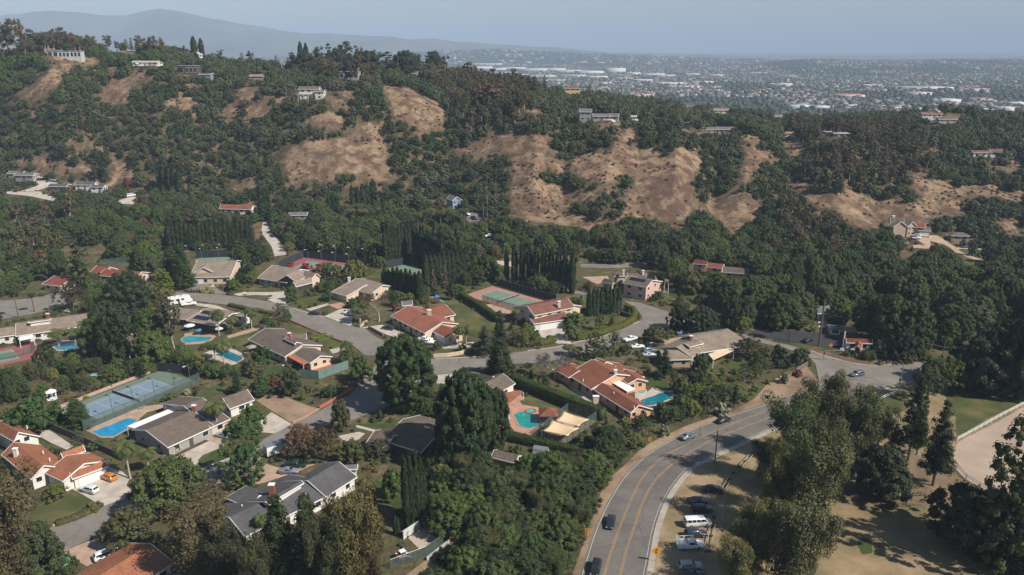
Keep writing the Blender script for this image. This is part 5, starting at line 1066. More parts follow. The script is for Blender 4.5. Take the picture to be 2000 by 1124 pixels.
pool(zH18([(845,935),(1010,880),(1210,970),(1220,1000),(1140,1045)]),'dark teal rectangular pool with a slender palm in front',(.008,.12,.16),smooth=False,cop=CONC);pool(zH18([(395,720),(470,685),(640,690),(790,700),(760,740),(640,762),(430,770)]),'turquoise free-form pool under the grey gum tree',(.02,.26,.29));pool(zH17([(755,610),(830,585),(900,570),(980,548),(1100,545),(1160,575),(1100,620),(980,650),(860,665),(770,650)]),'oval turquoise pool between three feather palms',(.02,.22,.30),cop=CONC)
pool(zC2([(440,590),(600,560),(750,640),(640,690),(520,650)]),'small green pool behind the tall hedge',(.03,.26,.20),smooth=False,cop=CONCT)
pool(zH4([(0,0),(4,0),(4,3)]),'x') if False else None
def rail_fence(f,pts,label,h=1.25,step=2.6,mat=TRIM):
    w=smooth_path([G(*p) for p in f(pts)],step);b=w[0].copy();o=empty('rail_fence',b,0,label,'fence')
    for i,p in enumerate(w):
        m=MB();m.box(p.x-b.x-.07,p.x-b.x+.07,p.y-b.y-.07,p.y-b.y+.07,-.3,h);m.build('post',mat,o)
    for hh in (h*.5,h*.92):
        m=MB();m.tube([(p.x-b.x,p.y-b.y,hh) for p in w],.075,4);m.build('rail',mat,o)
    keep_world([tuple(w[0]),tuple(w[-1]),(w[0].x,w[0].y,h),(w[-1].x,w[-1].y,h)]) if len(w) < 8 else [keep_world([(p.x,p.y,0),(p.x,p.y,h),(q_.x,q_.y,0),(q_.x,q_.y,h)]) for p,q_ in zip(w,w[1:])]
    return o
rail_fence(t23,[(1108,340),(1250,262),(1390,185),(1520,120),(1640,70)],'long white rail fence between green lawn and riding arena');rail_fence(t23,[(630,112),(700,85),(772,58)],'short white rail fence by the junction lawn');rail_fence(t23,[(1108,500),(1160,560),(1240,610),(1330,655)],'grey rail fence along the lower side of the riding arena',mat=METAL)
BW=flat('block_wall',(.21,.18,.155),.9,scale=2,var=.15);DW=flat('dark_block_wall',(.075,.068,.062),.9)
def wall(f,pts,w_,h,mat,label,cat='wall'):
    p=smooth_path([G(*x) for x in f(pts)],2.5);o=solid_strip('garden_wall',p,w_,h,mat);tag(o,label,cat);keep_world([(v.x,v.y,v.z+e) for v in p for e in (0,h)]) if len(pts) < 3 else None;return o
wall(zH1,[(640,150),(720,210),(1000,330),(1340,480),(1690,640)],.25,1.9,DW,'dark block wall climbing between the red-tiled house and the pool');wall(t11,[(1040,972),(1120,968),(1200,955),(1255,935)],.3,1.3,flat('cream_wall',(.55,.42,.31),.85),'low cream wall curving in front of the salmon-roofed house')
wall(t21,[(372,150),(420,125),(470,95),(520,70),(570,35)],.35,.9,flat('brick_wall_red',(.36,.12,.08),.85,scale=3),'red brick wall stepping along the street opposite the giant tree');wall(t21,[(215,235),(300,195),(370,155)],.3,.5,flat('brick_wall_tan',(.38,.22,.15),.85),'tan brick kerb wall beside the dirt front garden')
wall(t11,[(200,757),(300,800),(420,850),(520,888)],.35,.45,BRICK,'thin brick edging along the lawn by the street');wall(t11,[(660,800),(700,822),(745,848)],.3,1.1,BW,'brown garden wall along the drive mouth');wall(t11,[(610,798),(630,780),(650,765)],.3,1.0,flat('cream_wall2',(.50,.38,.28),.85),'short curved wall at the white drive')
wall(zH15,[(990,940),(1080,980),(1230,960)],.3,.9,BW,'low stone wall below the terracotta house');wall(zH16,[(790,230),(740,260),(690,240)],.25,1.6,BW,'tan garden wall at the end of the pool house');wall(t13,[(640,985),(520,1060),(400,1100)],.2,.01,BW,'x') if False else None
fence('wood_fence',[G(*p) for p in zX([(600,700),(700,620),(830,540)])],1.8,'weathered board fence on the bank above the hidden junction',flat('weathered_boards',(.16,.12,.09),.9),2.4)
wall(t02,[(100,560),(240,560)],.3,.8,BW,'upper terrace wall beside the yellow villa');wall(t02,[(100,540),(230,538)],.3,.8,BW,'lower terrace wall beside the yellow villa')
sc=[G(*p) for p in zH16([(975,850),(1290,600),(1600,690),(1215,968)])]
sheet('court_floor',None,CONCT,.05,world=sc);fence('court_fence',sc+[sc[0]],3.0,'wire cage fence around the two tan shade sails',LINK,2.8)
SAIL=flat('sail_cloth',(.62,.45,.27),.85,var=.05)
def sail(quad,z,label):
    ps=[P(*p,z) for p in zH16(quad)];b=G(*zH16([quad[0]])[0]);b=Vector((ps[0].x,ps[0].y,0));o=empty('shade_sail',b,0,label,'shade sail');n=10;V=[];ctr=sum(ps,Vector())/4
    for i in range(n+1):
        for j in range(n+1):
            s,t=i/n,j/n;p=(ps[0]*(1-s)+ps[1]*s)*(1-t)+(ps[3]*(1-s)+ps[2]*s)*t;k=.16*(4*t*(1-t)*abs(2*s-1) ** 2+4*s*(1-s)*abs(2*t-1) ** 2);p=p.lerp(ctr,k);V.append((p.x-b.x,p.y-b.y,p.z-.5*math.sin(math.pi*s)*math.sin(math.pi*t)+.35*((s > .5) == (t > .5))*abs(2*s-1)*abs(2*t-1)))
    F=[(i*(n+1)+j,(i+1)*(n+1)+j,(i+1)*(n+1)+j+1,i*(n+1)+j+1) for i in range(n) for j in range(n)]
    me=bpy.data.meshes.new('cloth');me.from_pydata(V,[],F);me.polygons.foreach_set('use_smooth',[True]*len(F));cl=link('cloth',me,SAIL,o);so_=cl.modifiers.new('thick','SOLIDIFY');so_.thickness=.02
    for p in ps: m=MB();m.tube([(p.x-b.x,p.y-b.y,0),(p.x-b.x,p.y-b.y,z+.2)],.07,6);m.build('mast',METAL,o)
    keep_world([tuple(p) for p in ps]);return o
sail([(1235,592),(1525,672),(1410,762),(1140,682)],3.4,'upper tan shade sail over the wire-fenced court');sail([(1108,692),(1420,768),(1290,868),(1000,795)],3.4,'lower tan shade sail over the wire-fenced court')
sheet('sand_floor',t21([(890,905),(1010,825),(1140,865),(960,975)]),flat('pen_sand',(.40,.33,.25),.95,var=.15,scale=1.5),.04);wall(t21,[(862,915),(935,865),(1008,822)],.3,1.9,flat('pale_concrete',(.50,.50,.48),.85),'pale concrete wall between the cypress clump and the sand pen');sheet('bare_ground',t21([(1060,1010),(1190,890),(1320,850),(1350,1000),(1240,980),(1100,1040)]),MULCH,.035,kp=False);sheet('bare_ground',t21([(880,1124),(990,1040),(1100,1080),(1080,1160),(880,1160)]),DIRT,.036)
fence('wire_fence',[G(*p) for p in t21([(790,1090),(1000,1010),(1188,880),(1120,800)])],2.2,'grey wire fence with slanted outriggers round the sand pen',LINK,2.4,post=METAL)
wall(t21,[(1000,1040),(1100,960),(1180,895)],.2,.8,flat('pale_concrete2',(.42,.40,.38),.85),'low plank kerb outside the wire pen')
RUB=flat('tyre_rubber',(.02,.02,.02),.85,var=0);RIM=flat('alloy_rim',(.45,.45,.46),.35,.8,var=0);LGT=flat('lamp_glass',(.75,.75,.72),.2,var=0);TLG=flat('tail_glass',(.35,.02,.02),.3,var=0);BLK=flat('black_plastic',(.02,.02,.02),.6,var=0)
def paint(c):
    k='paint_%s' % (c,)
    if k not in MATS:
        m,nt,b=nodes('car_paint');b.inputs[0].default_value=(*c,1);b.inputs['Roughness'].default_value=.35;b.inputs['Coat Weight'].default_value=.6;b.inputs['Coat Roughness'].default_value=.08;b.inputs['Metallic'].default_value=.15 if max(c) < .6 else 0;MATS[k]=m
    return MATS[k]
SHAPES={
 'sedan':(4.7,[(2.35,.35,.60,.62,.70,.62),(2.2,.22,.68,.72,.84,.74),(1.2,.2,.80,.90,.90,.78),(.85,.2,.88,.96,.91,.74),(.15,.2,.92,1.40,.91,.60),(-.8,.2,.94,1.42,.91,.60),(-1.55,.2,.96,1.10,.90,.66),(-2.1,.25,.94,1.02,.86,.74),(-2.35,.4,.80,.84,.78,.70)]),
 'suv':(4.7,[(2.35,.4,.75,.78,.72,.66),(2.2,.28,.86,.92,.88,.78),(1.25,.26,.98,1.06,.93,.82),(.95,.26,1.02,1.12,.94,.78),(.35,.26,1.05,1.66,.94,.68),(-1.2,.26,1.07,1.70,.94,.68),(-1.95,.26,1.07,1.62,.93,.67),(-2.25,.3,1.02,1.12,.91,.80),(-2.35,.4,.90,.96,.86,.78)]),
 'van':(5.7,[(2.85,.4,.85,.90,.85,.75),(2.7,.3,.95,1.05,.96,.82),(2.1,.28,1.10,1.25,.99,.84),(1.95,.28,1.15,1.35,1.0,.82),(1.35,.28,1.2,2.0,1.0,.78),(-2.5,.28,1.2,2.06,1.0,.80),(-2.78,.3,1.2,2.0,.98,.79),(-2.85,.4,1.1,1.2,.97,.9)]),
 'pickup':(5.6,[(2.8,.5,.9,.95,.80,.72),(2.65,.38,1.0,1.08,.93,.82),(1.6,.36,1.1,1.2,.97,.84),(1.35,.36,1.12,1.26,.98,.80),(.8,.36,1.15,1.78,.98,.70),(-.55,.36,1.15,1.80,.98,.70),(-.8,.36,1.15,1.22,.98,.86),(-.9,.36,1.13,1.14,.98,.9),(-2.7,.4,1.12,1.14,.97,.9),(-2.8,.5,1.0,1.05,.95,.88)])}
CARS={}
def car_proto(kind):
    L,S=SHAPES[kind];body=MB();n=len(S)
    for x,zl,zb,zt,wb,wt in S: body.v+=[(x,wb*.93,zl),(x,wb,(zl+zb)/2),(x,wb*.97,zb),(x,wt,zt-.03),(x,wt*.6,zt),(x,-wt*.6,zt),(x,-wt,zt-.03),(x,-wb*.97,zb),(x,-wb,(zl+zb)/2),(x,-wb*.93,zl)]
    for i in range(n-1):
        for k in range(10): body.f.append((10*i+k,10*i+(k+1)%10,10*i+10+(k+1)%10,10*i+10+k))
    body.f+=[tuple(range(9,-1,-1)),tuple(10*(n-1)+k for k in range(10))]
    gl=MB();tops=[i for i in range(n) if S[i][3]-S[i][2] > .35]
    def pt(i,s,lo): x,zl,zb,zt,wb,wt=S[i];t=.16 if lo else .84;return Vector((x,s*((wb*.97)+(wt-wb*.97)*t+.012),zb+(zt-.03-zb)*t))
    for s in (-1,1):
        for i in range(tops[0],tops[-1]):
            a,b=pt(i,s,True),pt(i+1,s,True);c,d=pt(i+1,s,False),pt(i,s,False);m=max(1,round((a-b).length/1.1))
            for j in range(m):
                t0,t1=(j+.06)/m,(j+.94)/m;gl.add([a.lerp(b,t0),a.lerp(b,t1),d.lerp(c,t1),d.lerp(c,t0)],[(0,1,2,3) if s > 0 else (3,2,1,0)])
        i=tops[0];a,d=pt(i,s,True),pt(i,s,False);x0=S[i-1][0];e=Vector((x0-.12,a.y,S[i-1][2]+.1));gl.add([e,a,d],[(0,1,2)])
    def cross(i,j,t0,t1):
        def at(t):
            A,B_=S[i],S[j];return A[0]+(B_[0]-A[0])*t,A[3]+(B_[3]-A[3])*t,A[5]+(B_[5]-A[5])*t
        (x0,z0,w0),(x1,z1,w1)=at(t0),at(t1);n_=Vector((-(z1-z0),0,x1-x0)).normalized()*.014;n_=n_ if n_.z > 0 else -n_
        gl.add([(x0+n_.x,w0*.88,z0+n_.z-.01),(x0+n_.x,-w0*.88,z0+n_.z-.01),(x1+n_.x,-w1*.88,z1+n_.z-.01),(x1+n_.x,w1*.88,z1+n_.z-.01)],[(0,1,2,3)])
    cross(tops[0]-1,tops[0],.08,.93);cross(tops[-1]+1,tops[-1],.1,.9)
    meshes={}
    def mk(nm_,mb,mat): me=bpy.data.meshes.new(nm_);me.from_pydata(mb.v,[],mb.f);me.materials.append(mat) if mat else None;me.update();meshes[nm_]=me
    mk('glass',gl,GLASS);r=.33 if kind in ('sedan',) else .38;ty=MB();ty.tube([(0,-.11,0),(0,.11,0)],r,14);mk('tyre',ty,RUB);rm=MB();rm.tube([(0,-.125,0),(0,.125,0)],r*.6,10);mk('rim',rm,RIM)
    hl=MB();hl.box(-.04,.04,-.16,.16,-.08,.08);mk('headlight',hl,LGT);tl=MB();tl.box(-.03,.03,-.12,.12,-.1,.1);mk('taillight',tl,TLG)
    CARS[kind]=(L,S,body,meshes,r)
for k in SHAPES: car_proto(k)
CARN=dict(sedan='parked_car',suv='parked_suv',van='passenger_van',pickup='pickup_truck')
def car(kind,f,back,front,c,label,group=None,name=None,cat=None,moving=False):
    """stands between two ground pixels, rear then front"""
    a,b=G(*one(f,back)),G(*one(f,front));d=b-a;L,S,body,meshes,r=CARS[kind];m=(a+b)/2;g=th(m.x,m.y)
    off=.05 if m.y < 290 else .2
    o=empty(name or ('moving_car' if moving else CARN[kind]),(m.x,m.y,g+off),math.atan2(d.y,d.x),label,cat or dict(sedan='car',suv='car',van='van',pickup='truck')[kind],group)
    me=bpy.data.meshes.new('body');me.from_pydata(body.v,[],body.f);me.polygons.foreach_set('use_smooth',[True]*len(me.polygons));bo=link('body',me,paint(c),o);bv=bo.modifiers.new('bevel','BEVEL');bv.width=.05;bv.segments=1;bv.angle_limit=.5
    link('glass',meshes['glass'],parent=o);wb=L*.29;y=S[3][4]-.1
    for sx in (-1,1):
        for sy in (-1,1): w=link('wheel',meshes['tyre'],parent=o,loc=(sx*wb,sy*y,r));link('rim',meshes['rim'],parent=w)
    for sy in (-1,1): link('headlight',meshes['headlight'],parent=o,loc=(S[1][0]+.06,sy*S[1][4]*.72,S[1][2]-.06));link('taillight',meshes['taillight'],parent=o,loc=(S[-1][0]+.02,sy*S[-1][4]*.8,S[-1][2]-.08))
    keep_world([(m.x+sx*L/2*d.normalized().x,m.y+sx*L/2*d.normalized().y,g+z) for sx in (-1,1) for z in (0,1.5)]+[(m.x+.9,m.y,g),(m.x-.9,m.y,g)]);block([(m.x-2,m.y-1.5),(m.x+2,m.y-1.5),(m.x+2,m.y+1.5),(m.x-2,m.y+1.5)]);return o
DKB,BLKC,SIL,WHC,BGR=(.018,.022,.035),(.015,.015,.018),(.30,.32,.34),(.72,.71,.69),(.12,.17,.20)
car('sedan',t22,(1198,240),(1282,213),BLKC,'black car driving uphill on the outer lane of the curve',moving=True);car('sedan',t22,(987,338),(1074,308),BGR,'blue-grey car behind the black one on the curve',moving=True);car('sedan',t22,(585,792),(570,862),DKB,'dark slate car driving down the left lane of the curve',moving=True);car('suv',t22,(500,1062),(480,1140),BLKC,'dark car cut by the bottom edge in the left lane',moving=True)
PG='vehicles parked on the dry verge'
car('sedan',t22,(1117,633),(1226,628),(.035,.025,.03),'dark plum sedan parked uppermost on the dry verge',PG);car('sedan',t22,(1028,703),(1145,700),(.012,.016,.03),'navy sedan under the tree shadow on the verge',PG);car('suv',t22,(1055,755),(1168,748),(.014,.018,.03),'black-blue wagon parked just above the white van',PG)
car('van',t22,(1012,838),(1160,828),WHC,'white passenger van with a row of side windows',PG);car('suv',t22,(1012,900),(1140,893),(.03,.035,.045),'dark suv between white van and white work truck',PG)
tr_=car('pickup',t22,(950,968),(1136,960),WHC,'white utility work truck with ladder rack and side boxes',PG,name='work_truck')
m=MB();m.box(-2.75,-.95,.78,1.03,.6,1.5);m.box(-2.75,-.95,-1.03,-.78,.6,1.5);m.build('tool_box',paint(WHC),tr_);m=MB()
for x in (-2.6,-1.2,.6):
    for y in (-.9,.9): m.box(x-.04,x+.04,y-.04,y+.04,1.3 if x < 0 else 1.7,2.15)
    m.box(x-.04,x+.04,-.92,.92,2.12,2.2)
for y in (-.9,.9): m.box(-2.8,.9,y-.04,y+.04,2.15,2.23)
m.build('ladder_rack',TRIM,tr_)
car('suv',t22,(972,1092),(1112,1085),SIL,'silver wagon parked lowest on the verge',PG);car('sedan',t22,(1000,1140),(1115,1134),DKB,'dark car half cut off at the bottom of the verge',PG)
car('suv',zX,(1335,622),(1222,642),(.10,.11,.15),'grey-violet suv crossing the junction',moving=True);car('sedan',zX,(790,330),(882,305),BLKC,'black car parked on the dark lot');car('suv',zX,(1525,470),(1625,475),BLKC,'black car parked beside the shop sign')
car('suv',t20,(682,580),(590,545),(.55,.20,.02),'orange suv with a black roof on the red-tiled house drive');car('suv',t20,(570,648),(480,625),(.62,.62,.60),'white suv with roof bars nearer the street on the same drive');car('suv',t20,(725,960),(775,930),BLKC,'dark car on the drive behind the clay roof');car('sedan',t20,(1330,320),(1285,310),(.3,.36,.4),'small pale buggy at the palm-side drive',name='golf_cart',cat='cart')
car('suv',t20,(600,1030),(655,1010),WHC,'white car peeking over the clay roof ridge');
car('pickup',t21,(300,490),(165,485),(.012,.03,.022),'dark green pickup with a camper shell behind the charcoal roof');car('sedan',t21,(150,525),(240,525),(.22,.24,.28),'silver-blue car nearest the charcoal roof')
car('sedan',t11,(320,720),(372,722),BLKC,'black car parked at the kerb of the upper street');car('suv',t11,(805,812),(745,802),(.03,.03,.035),'dark car on the curved drive of the salmon-roofed house');car('pickup',t11,(1035,880),(945,872),WHC,'white pickup nearest the tiled garage');car('pickup',t11,(1050,893),(960,890),WHC,'second white pickup in front by the clipped shrubs')
car('sedan',t11,(505,725),(560,695),(.5,.5,.5),'pale car left of its pair on the white drive');car('suv',t11,(535,735),(580,705),(.12,.13,.14),'grey suv right of its pair on the white drive');car('pickup',t12,(650,885),(735,862),WHC,'white pickup parked by the street near the conifers');car('suv',t12,(790,910),(860,900),BLKC,'dark suv in the parked group by the wide-roofed house');car('suv',t12,(765,945),(840,935),(.16,.22,.23),'teal-grey van in the parked group by the wide-roofed house');car('sedan',t12,(705,918),(765,912),WHC,'white car mostly under the olive-brown tree');car('sedan',t12,(770,965),(835,960),(.45,.46,.48),'silver car lowest of the parked group');car('sedan',t12,(975,838),(1025,835),(.14,.19,.28),'blue-grey car behind the wide roof')
car('van',t10,(735,38),(800,22),WHC,'white van on the drive at the hill foot');car('sedan',t10,(770,60),(830,50),SIL,'silver car beside the white van at the hill foot');car('pickup',t10,(1065,672),(1150,660),WHC,'white pickup beside the motorhome')
car('suv',zH23,(805,590),(715,575),WHC,'white suv before the mansion steps');car('sedan',zH23,(815,618),(725,612),(.6,.6,.6),'silver car beside the white suv at the mansion');car('sedan',zH23,(1480,740),(1400,738),(.05,.06,.08),'dark car on the mansion lower drive');car('suv',t01,(1218,1124),(1250,1130),SIL,'x') if False else None
car('suv',t11,(1225,128),(1255,150),WHC,'white car left in the yard of the blue house');car('suv',t11,(1265,155),(1290,168),BLKC,'black suv in the yard of the blue house');car('pickup',t11,(1345,270),(1385,262),WHC,'white truck in the trees above the block');
car('sedan',t00,(215,1048),(255,1050),WHC,'white car left on the pale hill foot drive');car('suv',t00,(290,1062),(330,1066),SIL,'silver suv right on the pale hill foot drive');car('sedan',t02,(715,714),(745,712),WHC,'white car beside the tiny grey shed');car('suv',t03,(925,722),(950,722),WHC,'left white car on the knoll forecourt');car('sedan',t03,(955,725),(980,724),WHC,'middle white car on the knoll forecourt');car('suv',t03,(988,728),(1012,727),(.4,.4,.42),'grey car on the knoll forecourt')
car('pickup',t02,(975,757),(1000,755),(.12,.2,.4),'blue pickup beside the dark square shed')
def motorhome():
    a,b=G(*one(t10,(985,668))),G(*one(t10,(1125,645)));d=b-a;m=(a+b)/2;o=empty('motorhome',(m.x,m.y,.1+th(m.x,m.y)),math.atan2(d.y,d.x),'long white motorhome with roof vents beside the upper street','motorhome')
    mb=MB();mb.box(-4.2,2.6,-1.2,1.2,.5,3.1);mb.add([(2.6,-1.2,2.1),(3.9,-1.15,2.2),(3.9,1.15,2.2),(2.6,1.2,2.1),(2.6,-1.2,3.1),(3.7,-1.1,3.0),(3.7,1.1,3.0),(2.6,1.2,3.1)],[(3,2,1,0),(4,5,6,7),(0,1,5,4),(1,2,6,5),(2,3,7,6),(3,0,4,7)]);mb.add([(2.6,-1.1,.5),(4.6,-1.0,.5),(4.6,1.0,.5),(2.6,1.1,.5),(2.6,-1.1,2.1),(3.7,-1.0,2.1),(3.7,1.0,2.1),(2.6,1.1,2.1),(4.6,-1,1.2),(4.6,1,1.2)],[(0,1,8,5,4),(3,7,6,9,2),(1,2,9,8),(8,9,6,5),(3,2,1,0)]);mb.build('body',paint(WHC),o)
    g=MB()
    for x in (-3.4,-1.6,.4): g.box(x,x+1.1,-1.22,-1.205,1.6,2.3)
    g.box(-.9,-.2,-1.22,-1.205,.6,2.4);g.build('glass',GLASS,o);v=MB()
    for x in (-3,-1,1.2): v.box(x,x+.7,-.3,.4,3.12,3.4)
    v.build('roof_vent',TRIM,o);r,rm=CARS['van'][3]['tyre'],CARS['van'][3]['rim']
    for x in (-2.6,3.3):
        for y in (-1.02,1.02): w=link('wheel',r,parent=o,loc=(x,y,.38));link('rim',rm,parent=w)
    keep_world([(m.x-4,m.y,0),(m.x+4.5,m.y+1.5,0),(m.x-4,m.y,3.2),(m.x+4,m.y+1.5,3.2)])
motorhome()
def trailer():
    a,b=G(*one(t21,(60,440))),G(*one(t21,(195,395)));d=b-a;m=(a+b)/2+Vector((0,1,0));o=empty('box_trailer',(m.x,m.y,.05),math.atan2(d.y,d.x),'white box trailer with a grey roof parked at the tan drive','trailer')
    mb=MB();mb.box(-3.4,3.4,-1.2,1.2,.5,2.9);mb.build('body',paint(WHC),o);mb=MB();mb.box(-3.5,3.5,-1.25,1.25,2.902,3.0);mb.build('roof',METAL,o);mb=MB();mb.box(-3.44,-3.402,-1.1,1.1,.6,2.7);mb.build('rear_door',METAL,o);mb=MB()
    for i in range(9): mb.box(-3.2+i*.78,-3.14+i*.78,-1.23,-1.205,.55,2.85)
    mb.build('rib',TRIM,o)
    for x in (-.5,.5):
        for y in (-1.02,1.02): w=link('wheel',CARS['van'][3]['tyre'],parent=o,loc=(x,y,.38));link('rim',CARS['van'][3]['rim'],parent=w)
    keep_world([(m.x+sx*3.3*d.normalized().x,m.y+sx*3.3*d.normalized().y,z) for sx in (-1,1) for z in (0,3)]);block([(m.x-3,m.y-2),(m.x+3,m.y-2),(m.x+3,m.y+2),(m.x-3,m.y+2)])
trailer()
def loader():
    g=G(*one(t21,(860,1035)));o=empty('skid_loader',g,.6,'small white and red skid loader beside the sand pen','loader');m=MB();m.box(-1.2,.7,-.6,.6,.3,1.2);m.add([(-1.2,-.6,1.2),(-.4,-.6,1.2),(-.4,.6,1.2),(-1.2,.6,1.2),(-1.0,-.5,1.5),(-.5,-.5,1.5),(-.5,.5,1.5),(-1.0,.5,1.5)],[(0,1,5,4),(1,2,6,5),(2,3,7,6),(3,0,4,7),(4,5,6,7)]);m.build('body',paint((.45,.05,.04)),o);m=MB();m.box(-.5,.5,-.5,.5,1.2,2.05);m.build('cab',BLK,o);m=MB();m.box(-.6,.6,-.55,.55,2.06,2.15);m.build('cab_roof',paint(WHC),o)
    for y in (-.8,.8): m=MB();m.tube([(-1.1,y,1.4),(.4,y,1.3),(1.5,y,.5)],.12,6);m.build('arm',paint(WHC),o)
    m=MB();m.add([(1.5,-.9,.1),(2.1,-.9,.1),(1.5,-.9,.8),(1.5,.9,.1),(2.1,.9,.1),(1.5,.9,.8)],[(0,1,2),(5,4,3),(0,3,4,1),(0,2,5,3)]);m.build('bucket',METAL,o)
    for x in (-.7,.5):
        for y in (-.75,.75): link('wheel',CARS['suv'][3]['tyre'],parent=o,loc=(x,y,.38))
    keep_world([(g.x-1.5,g.y,0),(g.x+2,g.y,0),(g.x,g.y,2.2)])
loader()
WOODP=flat('pole_wood',(.055,.042,.034),.9)
def pole(f,base,top,label,cross=True,lean=0,mat=WOODP,r=.14,dx=0):
    b=G(*one(f,base));h=top_at(b,one(f,(0,top))[1]);o=empty('utility_pole',b,0,label,'pole');m=MB();m.tube([(0,0,-.3),(lean/2,0,h*.5),(lean,0,h)],[r*1.2,r,r*.8],7);m.build('shaft',mat,o)
    if cross:
        for k in range(cross): m=MB();m.box(lean-1.1,lean+1.1,-.06,.06,h-.7-k*.9,h-.55-k*.9);m.build('crossarm',mat,o)
        m=MB()
        for x in (-.9,-.35,.35,.9): m.tube([(lean+x,0,h-.55),(lean+x,0,h-.35)],.05,5)
        m.build('insulator',METAL,o)
    keep([proj(b.x-.2,b.y,0.5),proj(b.x+.2,b.y,0.5),proj(b.x+.2,b.y,h),proj(b.x-.2,b.y,h)]) if b.y < 300 else None
    return o,b,h
p1=pole(t22,(1188,470),275,'bare dark pole standing at the kerb of the curve',0);p2=pole(t22,(485,640),485,'dark pole in the thicket left of the curve',0);pole(t12,(690,480),308,'wooden utility pole behind the pink villa',1);pole(zX,(655,335),205,'utility pole with crossarms between street and lot',2);pole(t13,(290,500),398,'utility pole rising from the dark wood',1);pole(zX,(265,220),20,'tall thin pole on the red dirt beside the street',0)
pole(t11,(1355,170),-30,'pale thin pole by the blue house',0,mat=METAL,r=.12);pole(t23,(912,700),605,'slim pole on the bare soil of the park',0,mat=METAL,r=.07);pole(t12,(1375,500),440,'utility pole before the brown-roofed wing',1)
def wire(a,b,sag,label):
    pts=[a.lerp(b,t)-Vector((0,0,sag*4*t*(1-t))) for t in np.linspace(0,1,14)];m=MB();m.tube([p for p in pts],.035,4);o=m.build('power_line',BLK);tag(o,label,'wire')
wire(p1[1]+Vector((0,0,p1[2]-.3)),p2[1]+Vector((0,0,p2[2]-.3)),1.2,'power line crossing the curve between the two dark poles');wire(p2[1]+Vector((0,0,p2[2]-.3)),G(1095,1250)+Vector((0,0,9)),1.2,'power line running down the left side of the curve')
ORS=flat('sign_orange',(.75,.25,.01),.5,var=0);SBK=flat('sign_black',(.015,.015,.015),.6,var=0)
def sign(f,base,kind,label,size=.75,h=1.6,ang=0.0):
    b=G(*one(f,base));o=empty('road_sign',b,ang,label,'sign');m=MB();m.box(-.04,.04,.02,.1,-.2,h+size*.7);m.build('post',METAL,o);m=MB();s=size
    if kind == 'diamond': m.add([(0,0,h-s*.1),(s,0,h+s*.9),(0,0,h+s*1.9),(-s,0,h+s*.9),(0,.02,h-s*.1),(s,.02,h+s*.9),(0,.02,h+s*1.9),(-s,.02,h+s*.9)],[(0,1,2,3),(7,6,5,4),(0,4,5,1),(1,5,6,2),(2,6,7,3),(3,7,4,0)])
    else: m.box(-s*.5,s*.5,0,.02,h,h+s*1.3)
    m.build('panel',ORS,o);c=h+s*(.9 if kind == 'diamond' else .65)
    if kind == 'diamond':
        m=MB();m.box(-s*.17,s*.17,-.012,-.002,c-s*.48,c+s*.48);fr=m.build('signal_symbol',SBK,o)
        for k,cl in enumerate(((.6,.02,.02),(.7,.5,.02),(.02,.4,.1))): m=MB();m.tube([(0,-.02,c+s*(.3-.3*k)),(0,-.013,c+s*(.3-.3*k))],s*.11,10);m.build('signal_disc',flat('disc%d'%k,cl,.5,var=0),fr)
    elif kind == 'chevron':
        m=MB();a=s*.28;m.add([(x*(-1),-.005,z) for x,z in ((-a,c+s*.45),(0,c+s*.45),(a,c),(0,c-s*.45),(-a,c-s*.45),(0,c))],[(0,1,2,5),(5,2,3,4)]);m.v=[(-x,y,z) for x,y,z in m.v];m.build('chevron_arrow',SBK,o)
    elif kind == 'arrow':
        m=MB();m.box(-.06,.06,-.008,-.002,c-s*.4,c+s*.1);m.add([(-.18,-.006,c+s*.1),(.18,-.006,c+s*.1),(0,-.006,c+s*.45)],[(0,1,2)]);m.build('arrow_symbol',SBK,o)
    pp=proj(b.x,b.y,c);keep([(pp[0]-4,pp[1]-4),(pp[0]+4,pp[1]-4),(pp[0]+4,pp[1]+8),(pp[0]-4,pp[1]+8)]);return o
sign(t22,(436,915),'chevron','orange chevron sign lowest along the left shoulder');sign(t22,(567,598),'chevron','orange chevron sign in the middle of the left shoulder');sign(t22,(806,372),'chevron','orange chevron sign highest along the left shoulder');sign(t22,(842,1048),'diamond','orange diamond signal-ahead sign beside the gutter',1.0,1.6)
sign(t12,(1277,798),'diamond','small orange diamond sign at the far side street',.7,1.8);sign(zX,(1037,402),'diamond','orange diamond sign before the shop lawn',.7,1.4);sign(t12,(905,798),'plain','small dark sign on the street bend island',.5,1.6)
def signal(f,base,top,label,reach,ang):
    b=G(*one(f,base));h=top_at(b,one(f,(0,top))[1]);o=empty('traffic_signal',b,ang,label,'traffic light');m=MB();m.tube([(0,0,0),(0,0,h)],.1,8);m.build('mast',METAL,o);m=MB();m.tube([(0,0,h-.4),(reach*.5,0,h),(reach,0,h+.1)],.06,6);m.build('arm',METAL,o)
    for x,z in ((reach,h-.5),(reach*.62,h-.55),(.25,2.6)):
        m=MB();m.box(x-.17,x+.17,-.15,.15,z-.5,z+.5);s_=m.build('signal_head',SBK,o)
        for k,cl in enumerate(((.5,.03,.02),(.5,.35,.02),(.02,.35,.12))): m=MB();m.tube([(x,-.17,z+.3-.3*k),(x,-.152,z+.3-.3*k)],.1,8);m.build('lens',flat('lens%d'%k,cl,.3,var=0),s_)
    m=MB();m.box(reach*.3,reach*.55,-.03,.03,h-.75,h-.35);m.build('street_name_sign',flat('sign_green',(.02,.16,.08),.5,var=0),o)
signal(zX,(1672,745),520,'traffic signal mast on the park side of the junction',4.5,2.6);signal(zX,(970,490),392,'traffic signal with arm over the crosswalk behind the tall tree',6.5,-.15);signal(t13,(1015,1010),905,'curved-arm signal mast at the right end of the junction',5,2.7)
